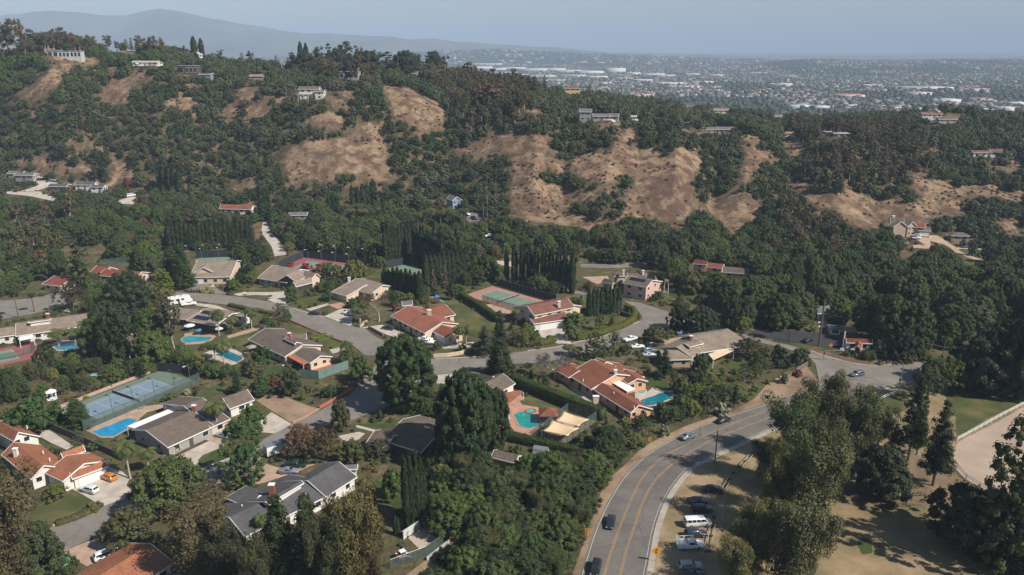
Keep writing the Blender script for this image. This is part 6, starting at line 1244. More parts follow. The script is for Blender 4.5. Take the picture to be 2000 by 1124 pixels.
def board(f,base,w_,h_,z,label,mats):
    b=G(*one(f,base));o=empty('sign_board',b,0,label,'sign');m=MB();m.box(-w_/2,w_/2,0,.12,z,z+h_);m.build('panel',mats[0],o)
    for x in (-w_/2+.1,w_/2-.1): m=MB();m.box(x-.06,x+.06,.13,.24,-.2,z+h_);m.build('post',TRIM,o)
    m=MB()
    for k in range(3): m.box(-w_*.4,w_*(.4-.1*k),-.012,-.002,z+h_*(.75-.28*k),z+h_*(.83-.28*k))
    m.build('lettering',mats[1],o)
board(zX,(1490,432),3.4,2.2,.9,'white framed notice board right of the shop',(TRIM,W_GRY));board(zX,(1145,408),1.2,.9,.3,'small white board at the foot of the shop flagpole',(TRIM,SBK))
b=G(*one(zX,(1147,400)));o=empty('flagpole',b,0,'white pole with a red and white striped flag before the shop','flagpole');m=MB();m.tube([(0,0,0),(0,0,7)],.07,6);m.build('pole',TRIM,o)
for k in range(7): m=MB();m.box(.08,.42,-.01,.01,6.7-k*.42,7.1-k*.42);m.build('flag_stripe',flat('flag_red',(.45,.03,.04),.7,var=0) if k%2 == 0 else TRIM,o)
def parasol(f,base,r,h,c,label):
    b=G(*one(f,base));o=empty('parasol',b,0,label,'parasol');m=MB();m.tube([(0,0,0),(0,0,h)],.04,6);m.build('pole',TRIM,o);m=MB();n=8;m.v=[(0,0,h+.1)]+[(r*math.cos(i*6.283/n),r*math.sin(i*6.283/n),h-.55) for i in range(n)]+[(r*.97*math.cos(i*6.283/n),r*.97*math.sin(i*6.283/n),h-.72) for i in range(n)]
    m.f=[(0,1+i,1+(i+1)%n) for i in range(n)]+[(1+i,9+i,9+(i+1)%n,1+(i+1)%n) for i in range(n)];m.build('canopy',flat('cloth_%s'%(c,),c,.8),o);m=MB();m.tube([(0,0,0),(0,0,.12)],.35,8);m.build('base',METAL,o);p=proj(b.x,b.y,h);keep([(p[0]-8,p[1]-4),(p[0]+8,p[1]-4),(p[0]+6,p[1]+8),(p[0]-6,p[1]+8)])
parasol(t20,(368,1105),1.7,2.7,(.10,.38,.24),'mint green parasol near the lower left corner');parasol(zH18,(1350,900),1.8,2.5,(.30,.25,.2),'tan parasol between lawn and teal pool');parasol(zH18,(500,600),2.0,2.4,(.6,.6,.6),'white square parasol above the turquoise pool');parasol(zH18,(905,640),1.5,2.3,(.6,.6,.58),'second white parasol right of the turquoise pool');parasol(zH18,(630,660),1.4,2.3,(.06,.2,.34),'blue parasol beside the turquoise pool')
for x in (805,835,870): parasol(t00,(x,392),1.6,2.6,(.6,.6,.6),'white parasol on the hilltop terrace') if x == 805 else None
def lounger(f,base,ang,label,c=(.6,.58,.55),group=None):
    b=G(*one(f,base));o=empty('sun_lounger',b,ang,label,'lounger',group);m=MB();m.box(-.9,.35,-.32,.32,.3,.4);m.build('seat',flat('lc%s'%(c,),c,.8),o);m=MB();m.add([(.35,-.32,.3),(.9,-.32,.75),(.9,.32,.75),(.35,.32,.3),(.35,-.32,.4),(.88,-.32,.83),(.88,.32,.83),(.35,.32,.4)],[(3,2,1,0),(4,5,6,7),(0,1,5,4),(1,2,6,5),(2,3,7,6),(3,0,4,7)]);m.build('backrest',flat('lc%s'%(c,),c,.8),o)
    for x in (-.8,.3):
        for y in (-.28,.28): m=MB();m.box(x-.03,x+.03,y-.03,y+.03,0,.3);m.build('leg',METAL,o)
lounger(zH16,(625,650),.3,'upper of two white loungers on the pink pool deck');lounger(zH16,(640,672),.3,'lower of two white loungers on the pink pool deck');lounger(zH18,(1270,930),-.6,'pale lounger beside the teal pool');lounger(zT,(1170,650),.8,'grey lounger on the brown patio by the blue court',(.25,.24,.23));lounger(zH15,(1620,610),0,'white lounger beside the curved teal pool');lounger(zH6,(540,600),.5,'white lounger before the orange pergola')
b=G(*one(t20,(305,92)));o=empty('white_gazebo',b,.2,'little white lattice gazebo among trees above the blue court','gazebo')
for i in range(6): a=i*math.pi/3;m=MB();m.box(1.3*math.cos(a)-.07,1.3*math.cos(a)+.07,1.3*math.sin(a)-.07,1.3*math.sin(a)+.07,0,2.3);m.build('post',TRIM,o)
m=MB();m.v=[(0,0,3.2)]+[(1.6*math.cos(i*math.pi/3),1.6*math.sin(i*math.pi/3),2.3) for i in range(6)];m.f=[(0,1+i,1+(i+1)%6) for i in range(6)]+[tuple(range(6,0,-1))];m.build('roof',TRIM,o);keep([(94,760),(110,760),(110,780),(94,780)]);m=MB();m.tube([(0,0,-.05),(0,0,.15)],1.5,6);m.build('floor',TRIM,o)
b=G(*one(t11,(1060,655)));o=empty('play_set',b,.2,'blue and green wooden climbing frame with slide at the lawn corner','playground')
for x,y in ((-.8,-.8),(.8,-.8),(.8,.8),(-.8,.8)): m=MB();m.box(x-.07,x+.07,y-.07,y+.07,0,3);m.build('post',W_BRN,o)
m=MB();m.v=[(-1,-1,2.9),(1,-1,2.9),(1,1,2.9),(-1,1,2.9),(0,0,3.8)];m.f=[(0,1,4),(1,2,4),(2,3,4),(3,0,4),(3,2,1,0)];m.build('roof',flat('play_blue',(.04,.16,.42),.6),o);m=MB();m.box(-.9,.9,-.9,.9,1.3,1.42);m.build('platform',W_BRN,o);m=MB();m.tube([(1,0,1.4),(2,0,.8),(3,0,.2)],.28,6);m.build('slide',flat('play_green',(.03,.28,.20),.5),o);m=MB();m.tube([(-1,0,2.8),(-4,0,2.8)],.07,5);m.tube([(-4,-1,0),(-4,0,2.8),(-4,1,0)],.07,5);m.build('swing_frame',TRIM,o);keep([(844,575),(872,575),(872,596),(844,596)])
b=G(*one(zH16,(990,1035)));o=empty('greenhouse',b,-.3,'small rounded metal shed below the dark hedge','shed');m=MB();n=9;m.v=[(x,1.1*math.cos(math.pi*i/(n-1)),.7+1.0*math.sin(math.pi*i/(n-1))) for x in (-1.8,1.8) for i in range(n)];m.f=[(i,i+1,n+i+1,n+i) for i in range(n-1)]+[tuple(range(n)),tuple(range(2*n-1,n-1,-1))];m.build('shell',METAL,o);m=MB();m.box(-1.8,1.8,-1.1,1.1,0,.7);m.build('base',TRIM,o);keep([(1042,872),(1072,872),(1072,886),(1042,886)])
for f,x,y,lab in ((zT,550,240,'pale blue garden bench left under the orchard'),(zT,865,140,'turquoise garden bench by the juniper'),(zT,235,362,'white-blue garden bench near the white gazebo')):
    b=G(*one(f,(x,y)));o=empty('garden_bench',b,.1,lab,'bench');cm=flat('bench_blue',(.20,.42,.42),.7);m=MB();m.box(-.9,.9,-.3,.25,.4,.48);m.build('seat',cm,o);m=MB();m.box(-.9,.9,.26,.32,.5,.95);m.build('backrest',cm,o)
    for s in (-.8,.8): m=MB();m.box(s-.05,s+.05,-.28,.24,0,.4);m.build('leg',cm,o)
    pp=proj(b.x,b.y,.5);keep([(pp[0]-6,pp[1]-4),(pp[0]+6,pp[1]-4),(pp[0]+6,pp[1]+4),(pp[0]-6,pp[1]+4)])
for f,x,y,lab in ((zH2,500,1010,'round grey waste bin at the corner of the grey wall'),(t20,1222,475,'little pillar mailbox on the driveway lawn'),(t23,1395,1030,'grey bin left at the edge of the deep shade'),(t23,1425,1030,'grey bin right at the edge of the deep shade')):
    b=G(*one(f,(x,y)));o=empty('waste_bin' if 'bin' in lab else 'mailbox',b,0,lab,'bin' if 'bin' in lab else 'mailbox');m=MB();m.tube([(0,0,0),(0,0,1.0)],[.32,.38],10);m.build('body',METAL,o);m=MB();m.tube([(0,0,1.01),(0,0,1.1)],[.42,.3],10);m.build('lid',W_GRY,o)
for f,x,y,n in ((t22,1190,800,6),(t22,1330,500,5)):
    pass
def logs(f,pts,label):
    w=[G(*p) for p in f(pts)];b=w[0];o=empty('pole_barrier',b,0,label,'barrier')
    for s in (-.5,.5): m=MB();m.tube([(p.x-b.x+s,p.y-b.y,.55) for p in w],.09,5);m.build('rail',flat('pale_wood',(.30,.25,.18),.85),o)
    for p in smooth_path(w,3): m=MB();m.box(p.x-b.x-.55,p.x-b.x+.55,p.y-b.y-.06,p.y-b.y+.06,-.2,.5);m.build('post',WOODP,o)
logs(t22,[(1145,990),(1165,900),(1185,790)],'pale double rail barrier before the parked vans');logs(t22,[(1225,650),(1300,530),(1400,430)],'pale double rail barrier above the plum sedan')
# ------------------------------------------------------------------ single plants one can point to
def big(kind,f,base,top,w,color,label,group=None,kp=True,**k):
    """base (x, y) and top y in note coordinates, width in note units"""
    sc={'q':3}.get('q') if f in TQ else SCALE[f];b=one(f,base);t=one(f,(base[0],top))
    o=tree(kind,b[0],b[1],t[1],w/sc,color,label,group,**k)
    if kp:
        wp=w/sc*.36;h=b[1]-t[1];keep([(b[0]-wp,b[1]-h*.3),(b[0]-wp,t[1]+h*.18),(b[0],t[1]+1),(b[0]+wp,t[1]+h*.18),(b[0]+wp,b[1]-h*.3)])
    return o
TQ=(t00,t01,t02,t03,t10,t11,t12,t13,t20,t21,t22,t23);SCALE={zH1:7.025,zH2:7.025,zH4:7.025,zH15:7.025,zH6:7.025,zH9:7.025,zH10:7.025,zH17:7.025,zH12:7.025,zH18:7.025,zH23:7.025,zX:4.683,zH16:5.62,zC2:9.365,zT:6.613}
B=big
B('ficus',t11,(880,1260),850,350,(.030,.055,.018),'huge round dark-green tree standing over the street in the centre')
B('ficus',t21,(1230,485),-60,350,(.040,.062,.024),'massive egg-shaped tree beside the shaded brown roof',var=1)
B('ficus',t21,(1400,380),30,170,(.040,.055,.026),'grey-green tree leaning on the massive egg-shaped one',var=0)
B('tall_leafy',t20,(1440,590),220,250,(.065,.105,.032),'bright green street tree with a bare trunk above the driveway lawn');B('oak',t20,(1480,300),130,170,(.060,.10,.03),'fresh green tree behind the street tree')
B('oak_big',t20,(1010,760),450,430,(.085,.098,.036),'spreading olive-green tree over the road by the tan driveway');B('oak',t20,(760,950),750,330,(.058,.062,.032),'drooping dark tree by the roadside near the clay roof')
B('near_gum',t20,(1190,1170),640,440,(.105,.088,.052),'brown-tinged gum tree between the road and the charcoal roof');B('near_gum',t20,(60,1330),540,520,(.11,.088,.048),'ragged brown gum tree in the lower left corner');B('oak_big',t20,(240,1140),830,300,(.062,.070,.034),'dark bushy tree above the green parasol')
B('near_gum',t20,(1360,1250),850,330,(.062,.058,.035),'dark gum tree below the charcoal roof edge');B('near_gum',t21,(40,1420),880,260,(.062,.066,.036),'grey-green gum on the bottom edge left of the dark pines')
B('fir',t21,(180,1360),640,300,(.030,.045,.022),'left one of two dark pointed firs before the charcoal roof');B('fir',t21,(345,1370),635,310,(.034,.050,.024),'right one of two dark pointed firs before the charcoal roof');B('pine',t21,(100,1330),830,260,(.042,.055,.028),'low dark pine at the foot of the two firs')
B('near_gum',t21,(575,1420),620,400,(.092,.088,.042),'olive feathery tree below the white gable wall');B('near_gum',t21,(690,1340),740,220,(.098,.075,.042),'brownish feathery tree left of the pen');B('near_gum',t21,(450,1450),720,280,(.070,.074,.038),'dense feathery tree on the bottom edge beside the firs')
B('oak',t21,(810,680),490,150,(.080,.115,.030),'light green small tree on the lawn left of the cypress clump',kp=True)
for i,(x,w,tp) in enumerate(((885,46,430),(915,50,415),(945,46,398),(972,44,405),(990,36,470))): B('cypress',t21,(x,860-i*14),tp,w,CY,nth(i,5,'cypress in the tight clump above the concrete wall'),'cypress clump above the pen')
for x,tp in ((818,770),(832,780)): B('cypress',t21,(x,890),tp,26,CY,'thin young cypress at the foot of the lawn by the clump','two young cypresses')
B('oak',t21,(500,280),90,130,(.058,.066,.036),'wispy grey-green tree by the street opposite the red brick wall');B('leafy',t21,(260,440),240,200,(.085,.050,.032),'bronze-leaved tree beside the white trailer');B('leafy',t21,(410,450),260,200,(.072,.048,.028),'dark bronze tree right of the trailer tree');B('leafy',t21,(720,430),330,180,(.070,.072,.036),'olive tree before the shaded brown roof',kp=False)
B('oak',t21,(560,470),330,160,(.058,.070,.03),'dark green tree between the bronze tree and the brown roof');B('oak',t21,(1080,620),470,200,(.080,.090,.036),'olive tree on the shaded lawn',kp=False);B('oak_big',t21,(1250,690),500,220,(.045,.060,.026),'dark green tree on the lawn under the egg-shaped tree',kp=False)
B('oak',t20,(200,290),80,280,(.040,.075,.022),'dense green tree above the small red roof');B('fir',t20,(460,250),90,180,(.048,.075,.022),'bright spiky juniper at the court corner');
B('hill_gum',t10,(1030,960),620,190,(.088,.080,.054),'grey-brown gum tree with a pale trunk above the kidney pool',parts=True);B('bare_tree',t10,(770,1020),830,170,(.3,.26,.22),'pollarded bare tree with a thick pale trunk');B('tall_leafy',t10,(970,640),450,120,(.130,.150,.030),'tall yellow-green tree by the white motorhome')
for i,(x,y,tp,w) in enumerate(((640,880,640,200),(720,1000,650,260),(880,940,690,280),(760,690,470,290),(620,980,720,260),(900,1010,820,220))): B('oak_big',t10,(x,y),tp,w,(MD,DK,GR,DK,MD,GR)[i],('topmost','lowest','rightmost','upper','lower left','lower right')[i]+' broad oak of the grove between long roof and gum tree','oak grove left of centre')
B('leafy',t10,(430,700),530,170,(.05,.045,.032),'dark bronze tree beside the grey street at left');B('oak',t10,(280,1040),900,150,DK,'round dark tree left of the oval pool');B('hill_pine',t10,(480,560),270,220,(.05,.062,.028),'tall dark cedar above the brick-red cottage',parts=True);B('fir',t10,(1010,530),330,180,(.048,.070,.022),'leaning bushy juniper at the corner of the cream house');B('fir',t10,(1080,560),300,150,(.042,.066,.022),'second bushy juniper nearer the cream house')
for x,y,tp,lab in ((420,210,0,'tall pale-trunked gum left of the dark oaks'),(255,480,340,'thin gum with rusty crown above the rock garden'),(95,215,60,'dark conifer on the far-left lawn'),(850,150,10,'rusty-brown gum behind the oak mass')): B('hill_gum',t10,(x,y),tp,110,BR,lab,kp=False,parts=True)
B('oak',t11,(215,640),550,90,GR,'rounded green tree by the looping drive');B('oak',t11,(425,640),570,75,(.055,.085,.04),'grey-green ball tree on the front lawn');B('thin_tree',t11,(720,760),600,130,(.075,.060,.045),'twiggy brown tree between palm and red roof');B('leafy',t11,(145,790),650,90,(.085,.085,.05),'sparse pollarded street tree left of the road');B('oak',t11,(180,760),680,60,GR,'small green tree beside the pollarded one')
B('oak',t11,(40,1040),905,150,(.035,.065,.02),'dark green tree by the brown-roofed patio house');B('leafy',t11,(540,1010),875,130,(.070,.095,.028),'light green tree at the bend of the street');B('oak',t11,(620,1120),960,160,(.060,.095,.028),'green tree between the court fence and the giant');B('oak',t11,(200,1190),1040,140,DK,'dark tree below the back lawn of the patio house')
B('fir',t11,(1430,1090),850,230,(.045,.058,.024),'dark spreading cedar shading the street end');B('pine',t11,(1340,960),780,160,(.05,.07,.042),'blue-green pine beside the long hedge');B('pine',t11,(1430,930),690,130,(.045,.06,.036),'dark pine near the small green pool')
B('tall_leafy',t12,(485,975),820,120,(.045,.068,.026),'egg-shaped green tree at the street corner below the curved hedge');B('leafy',t12,(600,925),820,80,(.05,.062,.035),'narrow loose tree right of the egg-shaped one');B('oak',t12,(370,800),700,140,(.085,.115,.038),'light green weeping tree before the white garage');B('oak',t12,(340,860),770,110,(.08,.10,.035),'olive tree on the drive by the white garage')
B('oak',t12,(845,880),790,150,(.085,.075,.035),'olive-brown bushy tree above the parked cars');B('thin_tree',t12,(250,1100),960,190,(.095,.080,.10),'leafless jacaranda with a faint mauve haze of blossom');B('oak_big',t12,(980,810),660,140,(.038,.05,.024),'dark tree beside the junction, left of the pair');B('oak_big',t12,(1110,830),670,180,(.042,.055,.026),'dark full tree at the junction, right of the pair')
B('airy',t12,(625,730),640,70,GO,'grey-green sapling inside the curved hedge')
B('leafy',t12,(1380,970),860,190,(.060,.05,.03),'bronze-green tree right of the cream awning');B('oak',t13,(60,1020),900,130,DK,'dark green tree left of the junction');B('oak',t13,(190,1000),910,110,MD,'green shrubby tree by the road end');B('oak',t12,(1100,1070),945,120,MD,'green tree in front of the wide grey-brown roof');B('pine',t12,(890,1090),920,130,DK,'dark conifer below the parked cars')
def crow(f,pts,tops,w,n,label,group,kind='cypress',color=CY):
    for i in range(n):
        t=i/max(1,n-1);x=np.interp(t,np.linspace(0,1,len(pts)),[p[0] for p in pts]);y=np.interp(t,np.linspace(0,1,len(pts)),[p[1] for p in pts]);tp=np.interp(t,np.linspace(0,1,len(tops)),tops)
        B(kind,f,(x+rnd(-2,2),y),tp+rnd(-12,12),w*rnd(.85,1.15),color,nth(i,n,label),group)
crow(t12,[(15,545),(350,595)],[318,345],36,9,'tall separate cypress in the row behind the green court','cypress row behind the court')
crow(t12,[(450,730),(620,705)],[575,550],30,8,'slim cypress on the lawn inside the curved hedge','cypresses inside the curved hedge')
crow(t11,[(755,580),(960,640)],[440,470],34,9,'cypress in the front row of the dark block','front cypress row of the block')
crow(t11,[(1000,590),(1230,490)],[365,330],38,10,'tall cypress in the right row of the dark block','right cypress row of the block');crow(t11,[(760,430),(900,400)],[200,190],30,8,'tall cypress in the rear row of the dark block','rear cypress row of the block');crow(t11,[(930,420),(1090,470)],[210,270],34,8,'shaded cypress in the middle of the dark block','middle cypresses of the block')
crow(t10,[(1000,345),(1480,320)],[180,165],34,20,'cypress in the long row behind the cream house','long cypress row behind the cream house')
crow(t00,[(950,1124),(1060,1150)],[960,1000],40,5,'cypress in the dark group at the hill foot on the left','cypress group at the hill foot','hill_cypress');crow(t11,[(40,170),(75,150)],[-20,0],34,3,'cypress beside the dirt track at the hill foot','cypresses by the dirt track','hill_cypress');crow(t11,[(430,150),(480,150)],[10,20],30,3,'cypress left of the tall yucca palms','cypresses by the yucca palms','hill_cypress');crow(t11,[(570,120),(690,90)],[-30,-60],36,5,'cypress in the stand at the foot of the bare slope','cypresses under the bare slope','hill_cypress')
crow(t00,[(1145,310),(1185,310)],[228,235],30,2,'thin dark cypress on the left skyline','two skyline cypresses','hill_cypress');crow(t01,[(270,400),(300,400)],[258,270],30,2,'pointed dark conifer in the skyline grove','pointed skyline conifers','hill_cypress');crow(t11,[(1470,540)],[330],30,1,'single narrow cypress left of the green court',None)
for i,x in enumerate((930,985,1040,1110)): B('hill_pine',t11,(x,600-i*8),490-i*22,60,(.17,.13,.11),nth(i,4,'dead grey-brown conifer before the dark block'),'dead conifers before the block',parts=True)
for f,x,y,tp,w,lab in ((t20,1280,285,90,150,'feather palm throwing its shadow on the brown roof'),(t20,765,560,320,150,'ragged palm left of the pair by the dark wall'),(t20,875,520,370,120,'palm right of the ragged one by the dark wall'),
    (t10,345,905,800,140,'feather palm left of the oval pool'),(t10,448,905,790,110,'feather palm leaning over the oval pool'),(t10,525,870,740,130,'feather palm right of the oval pool'),(zH18,900,680,290,260,'palm standing before the solar panels'),(zH18,1085,620,400,200,'short palm by the white wall block'),(zH18,1345,570,280,230,'palm above the sloping path'),(zH18,850,1000,730,260,'slender palm left of the teal pool'),(zH18,980,1120,700,300,'palm rising in front of the teal pool'),
    (zH9,1100,700,370,220,'left one of two palms by the tiled garage'),(zH9,1195,690,360,220,'right one of two palms by the tiled garage'),(zH9,-900,820,500,10,''),(t11,610,770,660,130,'bushy palm beside the white driveway'),(t12,25,770,680,60,'little palm by the court pool'),(t12,330,960,890,90,'low palm on the verge by the street'),(t12,385,970,905,80,'second low palm on the verge by the street'),(t12,95,1060,1000,70,'palm at the end of the long hedge'),(zH4,590,1230,850,220,'young palm sprouting before the charcoal roof'),(zH10,1390,740,670,70,'tiny palm on the loop lawn'),(zH10,1092,690,590,60,'young palm between the two loop lawns')):
    if lab: B('queen_palm',f,(x,y),tp,w,(.075,.095,.035),lab,kp=True)
for f,x,y,tp,w,lab in ((t13,298,905,545,70,'very tall leaning fan palm by the shop'),(t12,1330,800,640,55,'tall fan palm left of the pair above the red dirt'),(t12,1372,812,610,55,'tall fan palm right of the pair above the red dirt'),(t11,1332,170,15,40,'lone tall fan palm by the blue house'),(t10,110,740,560,40,'thin palm trunk left of its twin on the verge'),(t10,202,705,590,40,'thin palm trunk right of its twin on the verge'),(t10,20,540,400,70,'fan palm at the left edge above the street'),(t03,1325,1010,890,50,'dark palm before the maroon house'),(t01,1390,470,400,40,'distant fan palm on the skyline by the factories')):
    B('fan_palm',f,(x,y),tp,w,(.065,.072,.034),lab,kp=False)
for i in range(9): B('fan_palm',t11,(950+i*32+(i%3)*6,250-(i%4)*18),120-(i%3)*12,60,(.10,.11,.045),nth(i,9,'yellowish fan palm in the thicket behind the cypress block'),'fan palm thicket',kp=False)
for i in range(4): B('fan_palm',t11,(520+i*38,180+(i%2)*30),70+(i%2)*30,60,(.13,.125,.06),nth(i,4,'yucca palm below the bare slope'),'yucca palms',kp=False)
for x,y,tp,w,c,v,lab in (
    (130,1270,680,430,(0.127,0.117,0.062),0,'olive feathery tree nearest the bottom, right of the parked vehicles'),(215,930,280,400,(0.107,0.111,0.049),1,'large olive feathery tree with a forked dark trunk'),(10,880,420,230,(0.114,0.120,0.052),2,'light olive tree directly right of the parked vans'),(40,1120,700,230,(0.124,0.114,0.062),1,'pale brown-olive tree between vans and the bottom edge'),
    (120,600,60,330,(0.078,0.094,0.039),0,'dark olive tree at the road edge right of the last pole'),(250,470,-20,260,(0.120,0.109,0.058),1,'tall brownish tree hiding the junction'),(350,470,-70,230,(0.117,0.107,0.060),2,'brown-green tree just before the crosswalk'),(530,500,30,300,(0.098,0.104,0.047),0,'olive tree whose trunk shows over the bare soil'),(640,370,120,200,(0.091,0.107,0.044),1,'olive tree with twin black trunks left of the dark pines'),
    (330,700,200,280,(0.101,0.104,0.048),2,'olive tree in the middle of the roadside belt'),(90,760,330,260,(0.091,0.101,0.044),0,'dark olive tree behind the parked vans'),(440,420,90,200,(0.111,0.111,0.052),1,'feathery tree leaning over the white rail'),(-100,1130,700,300,(.115,.115,.055),2,'small olive tree low between the work truck and the feathery tree'),(-200,1260,900,240,(.105,.108,.05),1,'low olive tree at the bottom beside the silver wagon'),(-20,560,330,200,(.07,.08,.035),1,'dark small olive tree above the plum sedan'),(200,1240,800,260,(0.104,0.098,0.055),0,'brownish tree on the bottom edge below the forked tree')):
    B('near_gum',t23,(x,y),tp,w,c,lab,var=v)
B('pine',t23,(820,450),-60,190,(.030,.042,.020),'tall dark pine before the green lawn');B('pine',t23,(870,420),60,120,(.034,.045,.024),'smaller dark pine just right of the tall one',var=1);B('pine',t23,(965,600),85,220,(.028,.040,.018),'lone dark pine with a black trunk beside the arena',var=2)
B('oak_big',t23,(655,665),370,340,(.045,.055,.032),'spreading grey-green park tree on bare soil');B('airy',t23,(810,690),560,170,(.055,.062,.036),'low feathery shrub right of the spreading park tree');B('pine',t23,(735,400),230,110,(.045,.06,.03),'small conifer between the trunks')
B('tall_leafy',t23,(1420,1100),170,430,(.075,.082,.036),'big leafy tree filling the right edge over the arena',var=0);B('tall_leafy',t23,(1570,1000),260,400,(.062,.07,.032),'big leafy tree cut by the right edge',var=1);B('oak_big',t23,(1130,950),610,420,(.034,.042,.018),'black-green bushy tree in deep shade beside the big leafy tree');B('oak_big',t23,(1290,1000),640,330,(.034,.044,.018),'second black-green bush in deep shade');B('oak',t23,(1110,960),840,130,(.07,.09,.03),'light green bush at the edge of the deep shade');B('oak_big',t23,(1500,1150),960,200,DK,'dark bush in the lower right corner')
B('leafy',t13,(930,1220),960,200,(.055,.070,.028),'loose green tree beside the signal mast at right');B('leafy',t13,(1040,1180),960,170,(.075,.090,.030),'yellow-green tree right of the signal mast')
for i,(x,y,tp,w) in enumerate(((700,900,610,300),(840,930,650,250),(600,830,600,220),(780,980,800,190))): B('oak_big',t13,(x,y),tp,w,((.045,.07,.024),(.04,.062,.022),(.045,.066,.024),(.035,.05,.024))[i],('nearest','rightmost','rear left','lowest')[i]+' spreading tree shading the little white shop','trees shading the shop')
for i,(x,y,tp,w) in enumerate(((1250,1150,800,420),(1400,1100,760,360),(1480,1200,700,300),(1130,1160,900,200))): B('oak_big',t13,(x,y),tp,w,(.030,.040,.018),('biggest','middle','right-hand','leftmost')[i]+' black-green tree in the mass behind the park','dark trees behind the park')
SKY0=[(15,335,140,100),(55,345,125,110),(100,335,103,120),(150,330,108,90),(200,310,165,90),(250,300,185,80),(315,285,165,70),(370,290,155,80),(475,325,228,60),(530,325,235,55),(645,300,205,70),(685,305,240,40),(820,310,205,70),(870,330,212,80),(905,335,208,60),(950,345,222,70),(1290,340,290,60),(1470,350,300,60)]
SKY1=[(215,370,305,90),(290,365,282,70),(358,360,272,70),(432,400,250,55),(485,360,265,80),(530,360,240,90),(592,370,262,45),(640,385,280,90),(700,400,296,100),(775,360,300,90),(878,350,280,80),(940,350,310,110),(1020,350,300,90),(1048,355,282,55),(1090,370,325,60),(1240,440,360,80),(1160,470,375,90),(1060,500,370,100),(1300,560,470,110),(560,480,385,60),(600,490,275,60),(1360,640,480,140)]
SIDE=('leftmost','near the left of','towards the right of','rightmost')
for i,(x,y,tp,w) in enumerate(SKY0): B('hill_gum',t00,(x,y),tp,w,(.085,.080,.050) if i%3 else BR,nth(i,18,'tall ragged gum on the left hill skyline'),'skyline gums of the left hill',kp=i < 2,parts=True)
for i,(x,y,tp,w) in enumerate(SKY1): k=3 <= i < 15 or i < 3;B(('hill_pine','oak_big','hill_gum')[i%3] if k else 'hill_gum',t01,(x,y),tp+(18 if i%3 == 1 else 0),w*(2.1 if i%3 == 1 else 1.5),(.038,.05,.026) if k else BR,('dark tall tree %s the balconied house' if k else 'tall brown gum %s the balconied house')%('above and left of','above','just above and right of','well right of')[min(3,int(x/200))],'crest grove trees',kp=False,parts=True)
for i,(x,y,tp,w) in enumerate(((15,560,400,90),(60,560,430,80),(120,540,450,60),(190,530,440,60),(260,560,500,70),(40,690,500,120))): B('hill_pine' if i in (2,3) else 'hill_gum',t02,(x,y),tp,w,(.05,.055,.03),nth(i,6,'dark ragged tree left of the yellow villa'),'ragged trees by the yellow villa',kp=False,parts=True)
for x,y,tp,w,lab in ((430,505,408,90,'yellowish tree before the red court'),(480,520,425,80,'green tree just right of the yellowish one'),(560,520,400,110,'green tree hiding the right end of the red court'),(610,510,395,90,'bushy tree between red court and small lawn')): B('oak',t11,(x,y),tp,w,(.10,.115,.035),lab)
for f,x,y,tp,w,c,lab,g in ([(zH10,235+i*38,640+(i%2)*10,585+(i%2)*8,44,(.05,.06,.022),nth(i,6,'clipped ball bush along the street verge'),'clipped ball bushes') for i in range(6)]+[(zH10,470,655,575,62,(.22,.20,.025),'yellow clipped bush, leftmost of three',None),(zH10,530,620,550,70,(.25,.21,.025),'yellow clipped bush at the back of the three',None),(zH10,600,660,575,75,(.24,.22,.03),'yellow clipped bush, rightmost of three',None),
    (t11,295,455,415,80,(.20,.03,.035),'crimson bougainvillea bush below the red court',None),(t11,372,470,412,90,(.17,.065,.045),'rusty red bush right of the crimson one',None),(t11,205,440,405,50,(.17,.05,.04),'small red bush at the corner of the red court',None),(t00,745,1110,1035,60,(.13,.03,.03),'dark red tree behind the white house',None),(t11,808,700,650,40,(.16,.03,.03),'red-flowered shrub behind the salmon roof',None),
    (zH6,380,860,770,160,(.14,.02,.03),'magenta flowering shrub below the back lawn',None),(t13,170,1080,1035,70,(.13,.045,.04),'reddish round shrub on the bare bank',None),(t13,90,1120,1060,70,(.08,.10,.06),'grey-green agave bush on the bare bank',None),(t12,1335,860,830,60,(.16,.04,.05),'pink shrub behind the bronze tree',None),(zH15,1190,400,290,120,(.30,.16,.14),'pink blossoming oleander behind the terracotta roof',None),(zH2,720,1010,900,170,(.42,.40,.30),'white rose bush at the corner of the grey wall',None),(zH2,880,220,130,130,(.30,.30,.2),'white-flowered shrub by the blue court',None),
    (t22,1230,190,110,110,(.22,.25,.20),'silvery shrub on the bank above the curve',None),(t22,890,300,240,90,(.13,.16,.11),'grey-green shrub on the bank beside the blue-grey car',None),(t20,405,1040,985,60,(.07,.085,.03),'clipped globe bush by the green parasol',None),(t20,445,1065,1010,50,(.07,.06,.03),'brownish globe bush by the green parasol',None),
    (t20,1005,100,45,90,(.085,.11,.03),'bright round bush at the near corner of the blue court',None),(t20,545,745,690,90,(.10,.10,.035),'low spreading shrub at the lawn corner',None),(zH9,230,430,340,60,(.075,.095,.03),'topiary bush before the salmon-roofed house',None),(zH9,790,730,600,130,(.06,.085,.03),'cloud-pruned bush by the white pickups',None),(zH9,1150,760,640,150,(.075,.09,.035),'leafy bush under the two palms',None),(t11,1220,1065,1025,65,(.075,.085,.03),'boxy bush at the drive mouth',None)]):
    B('shrub',f,(x,y),tp,w,c,lab,g,kp=True)
HEDGE_N={}
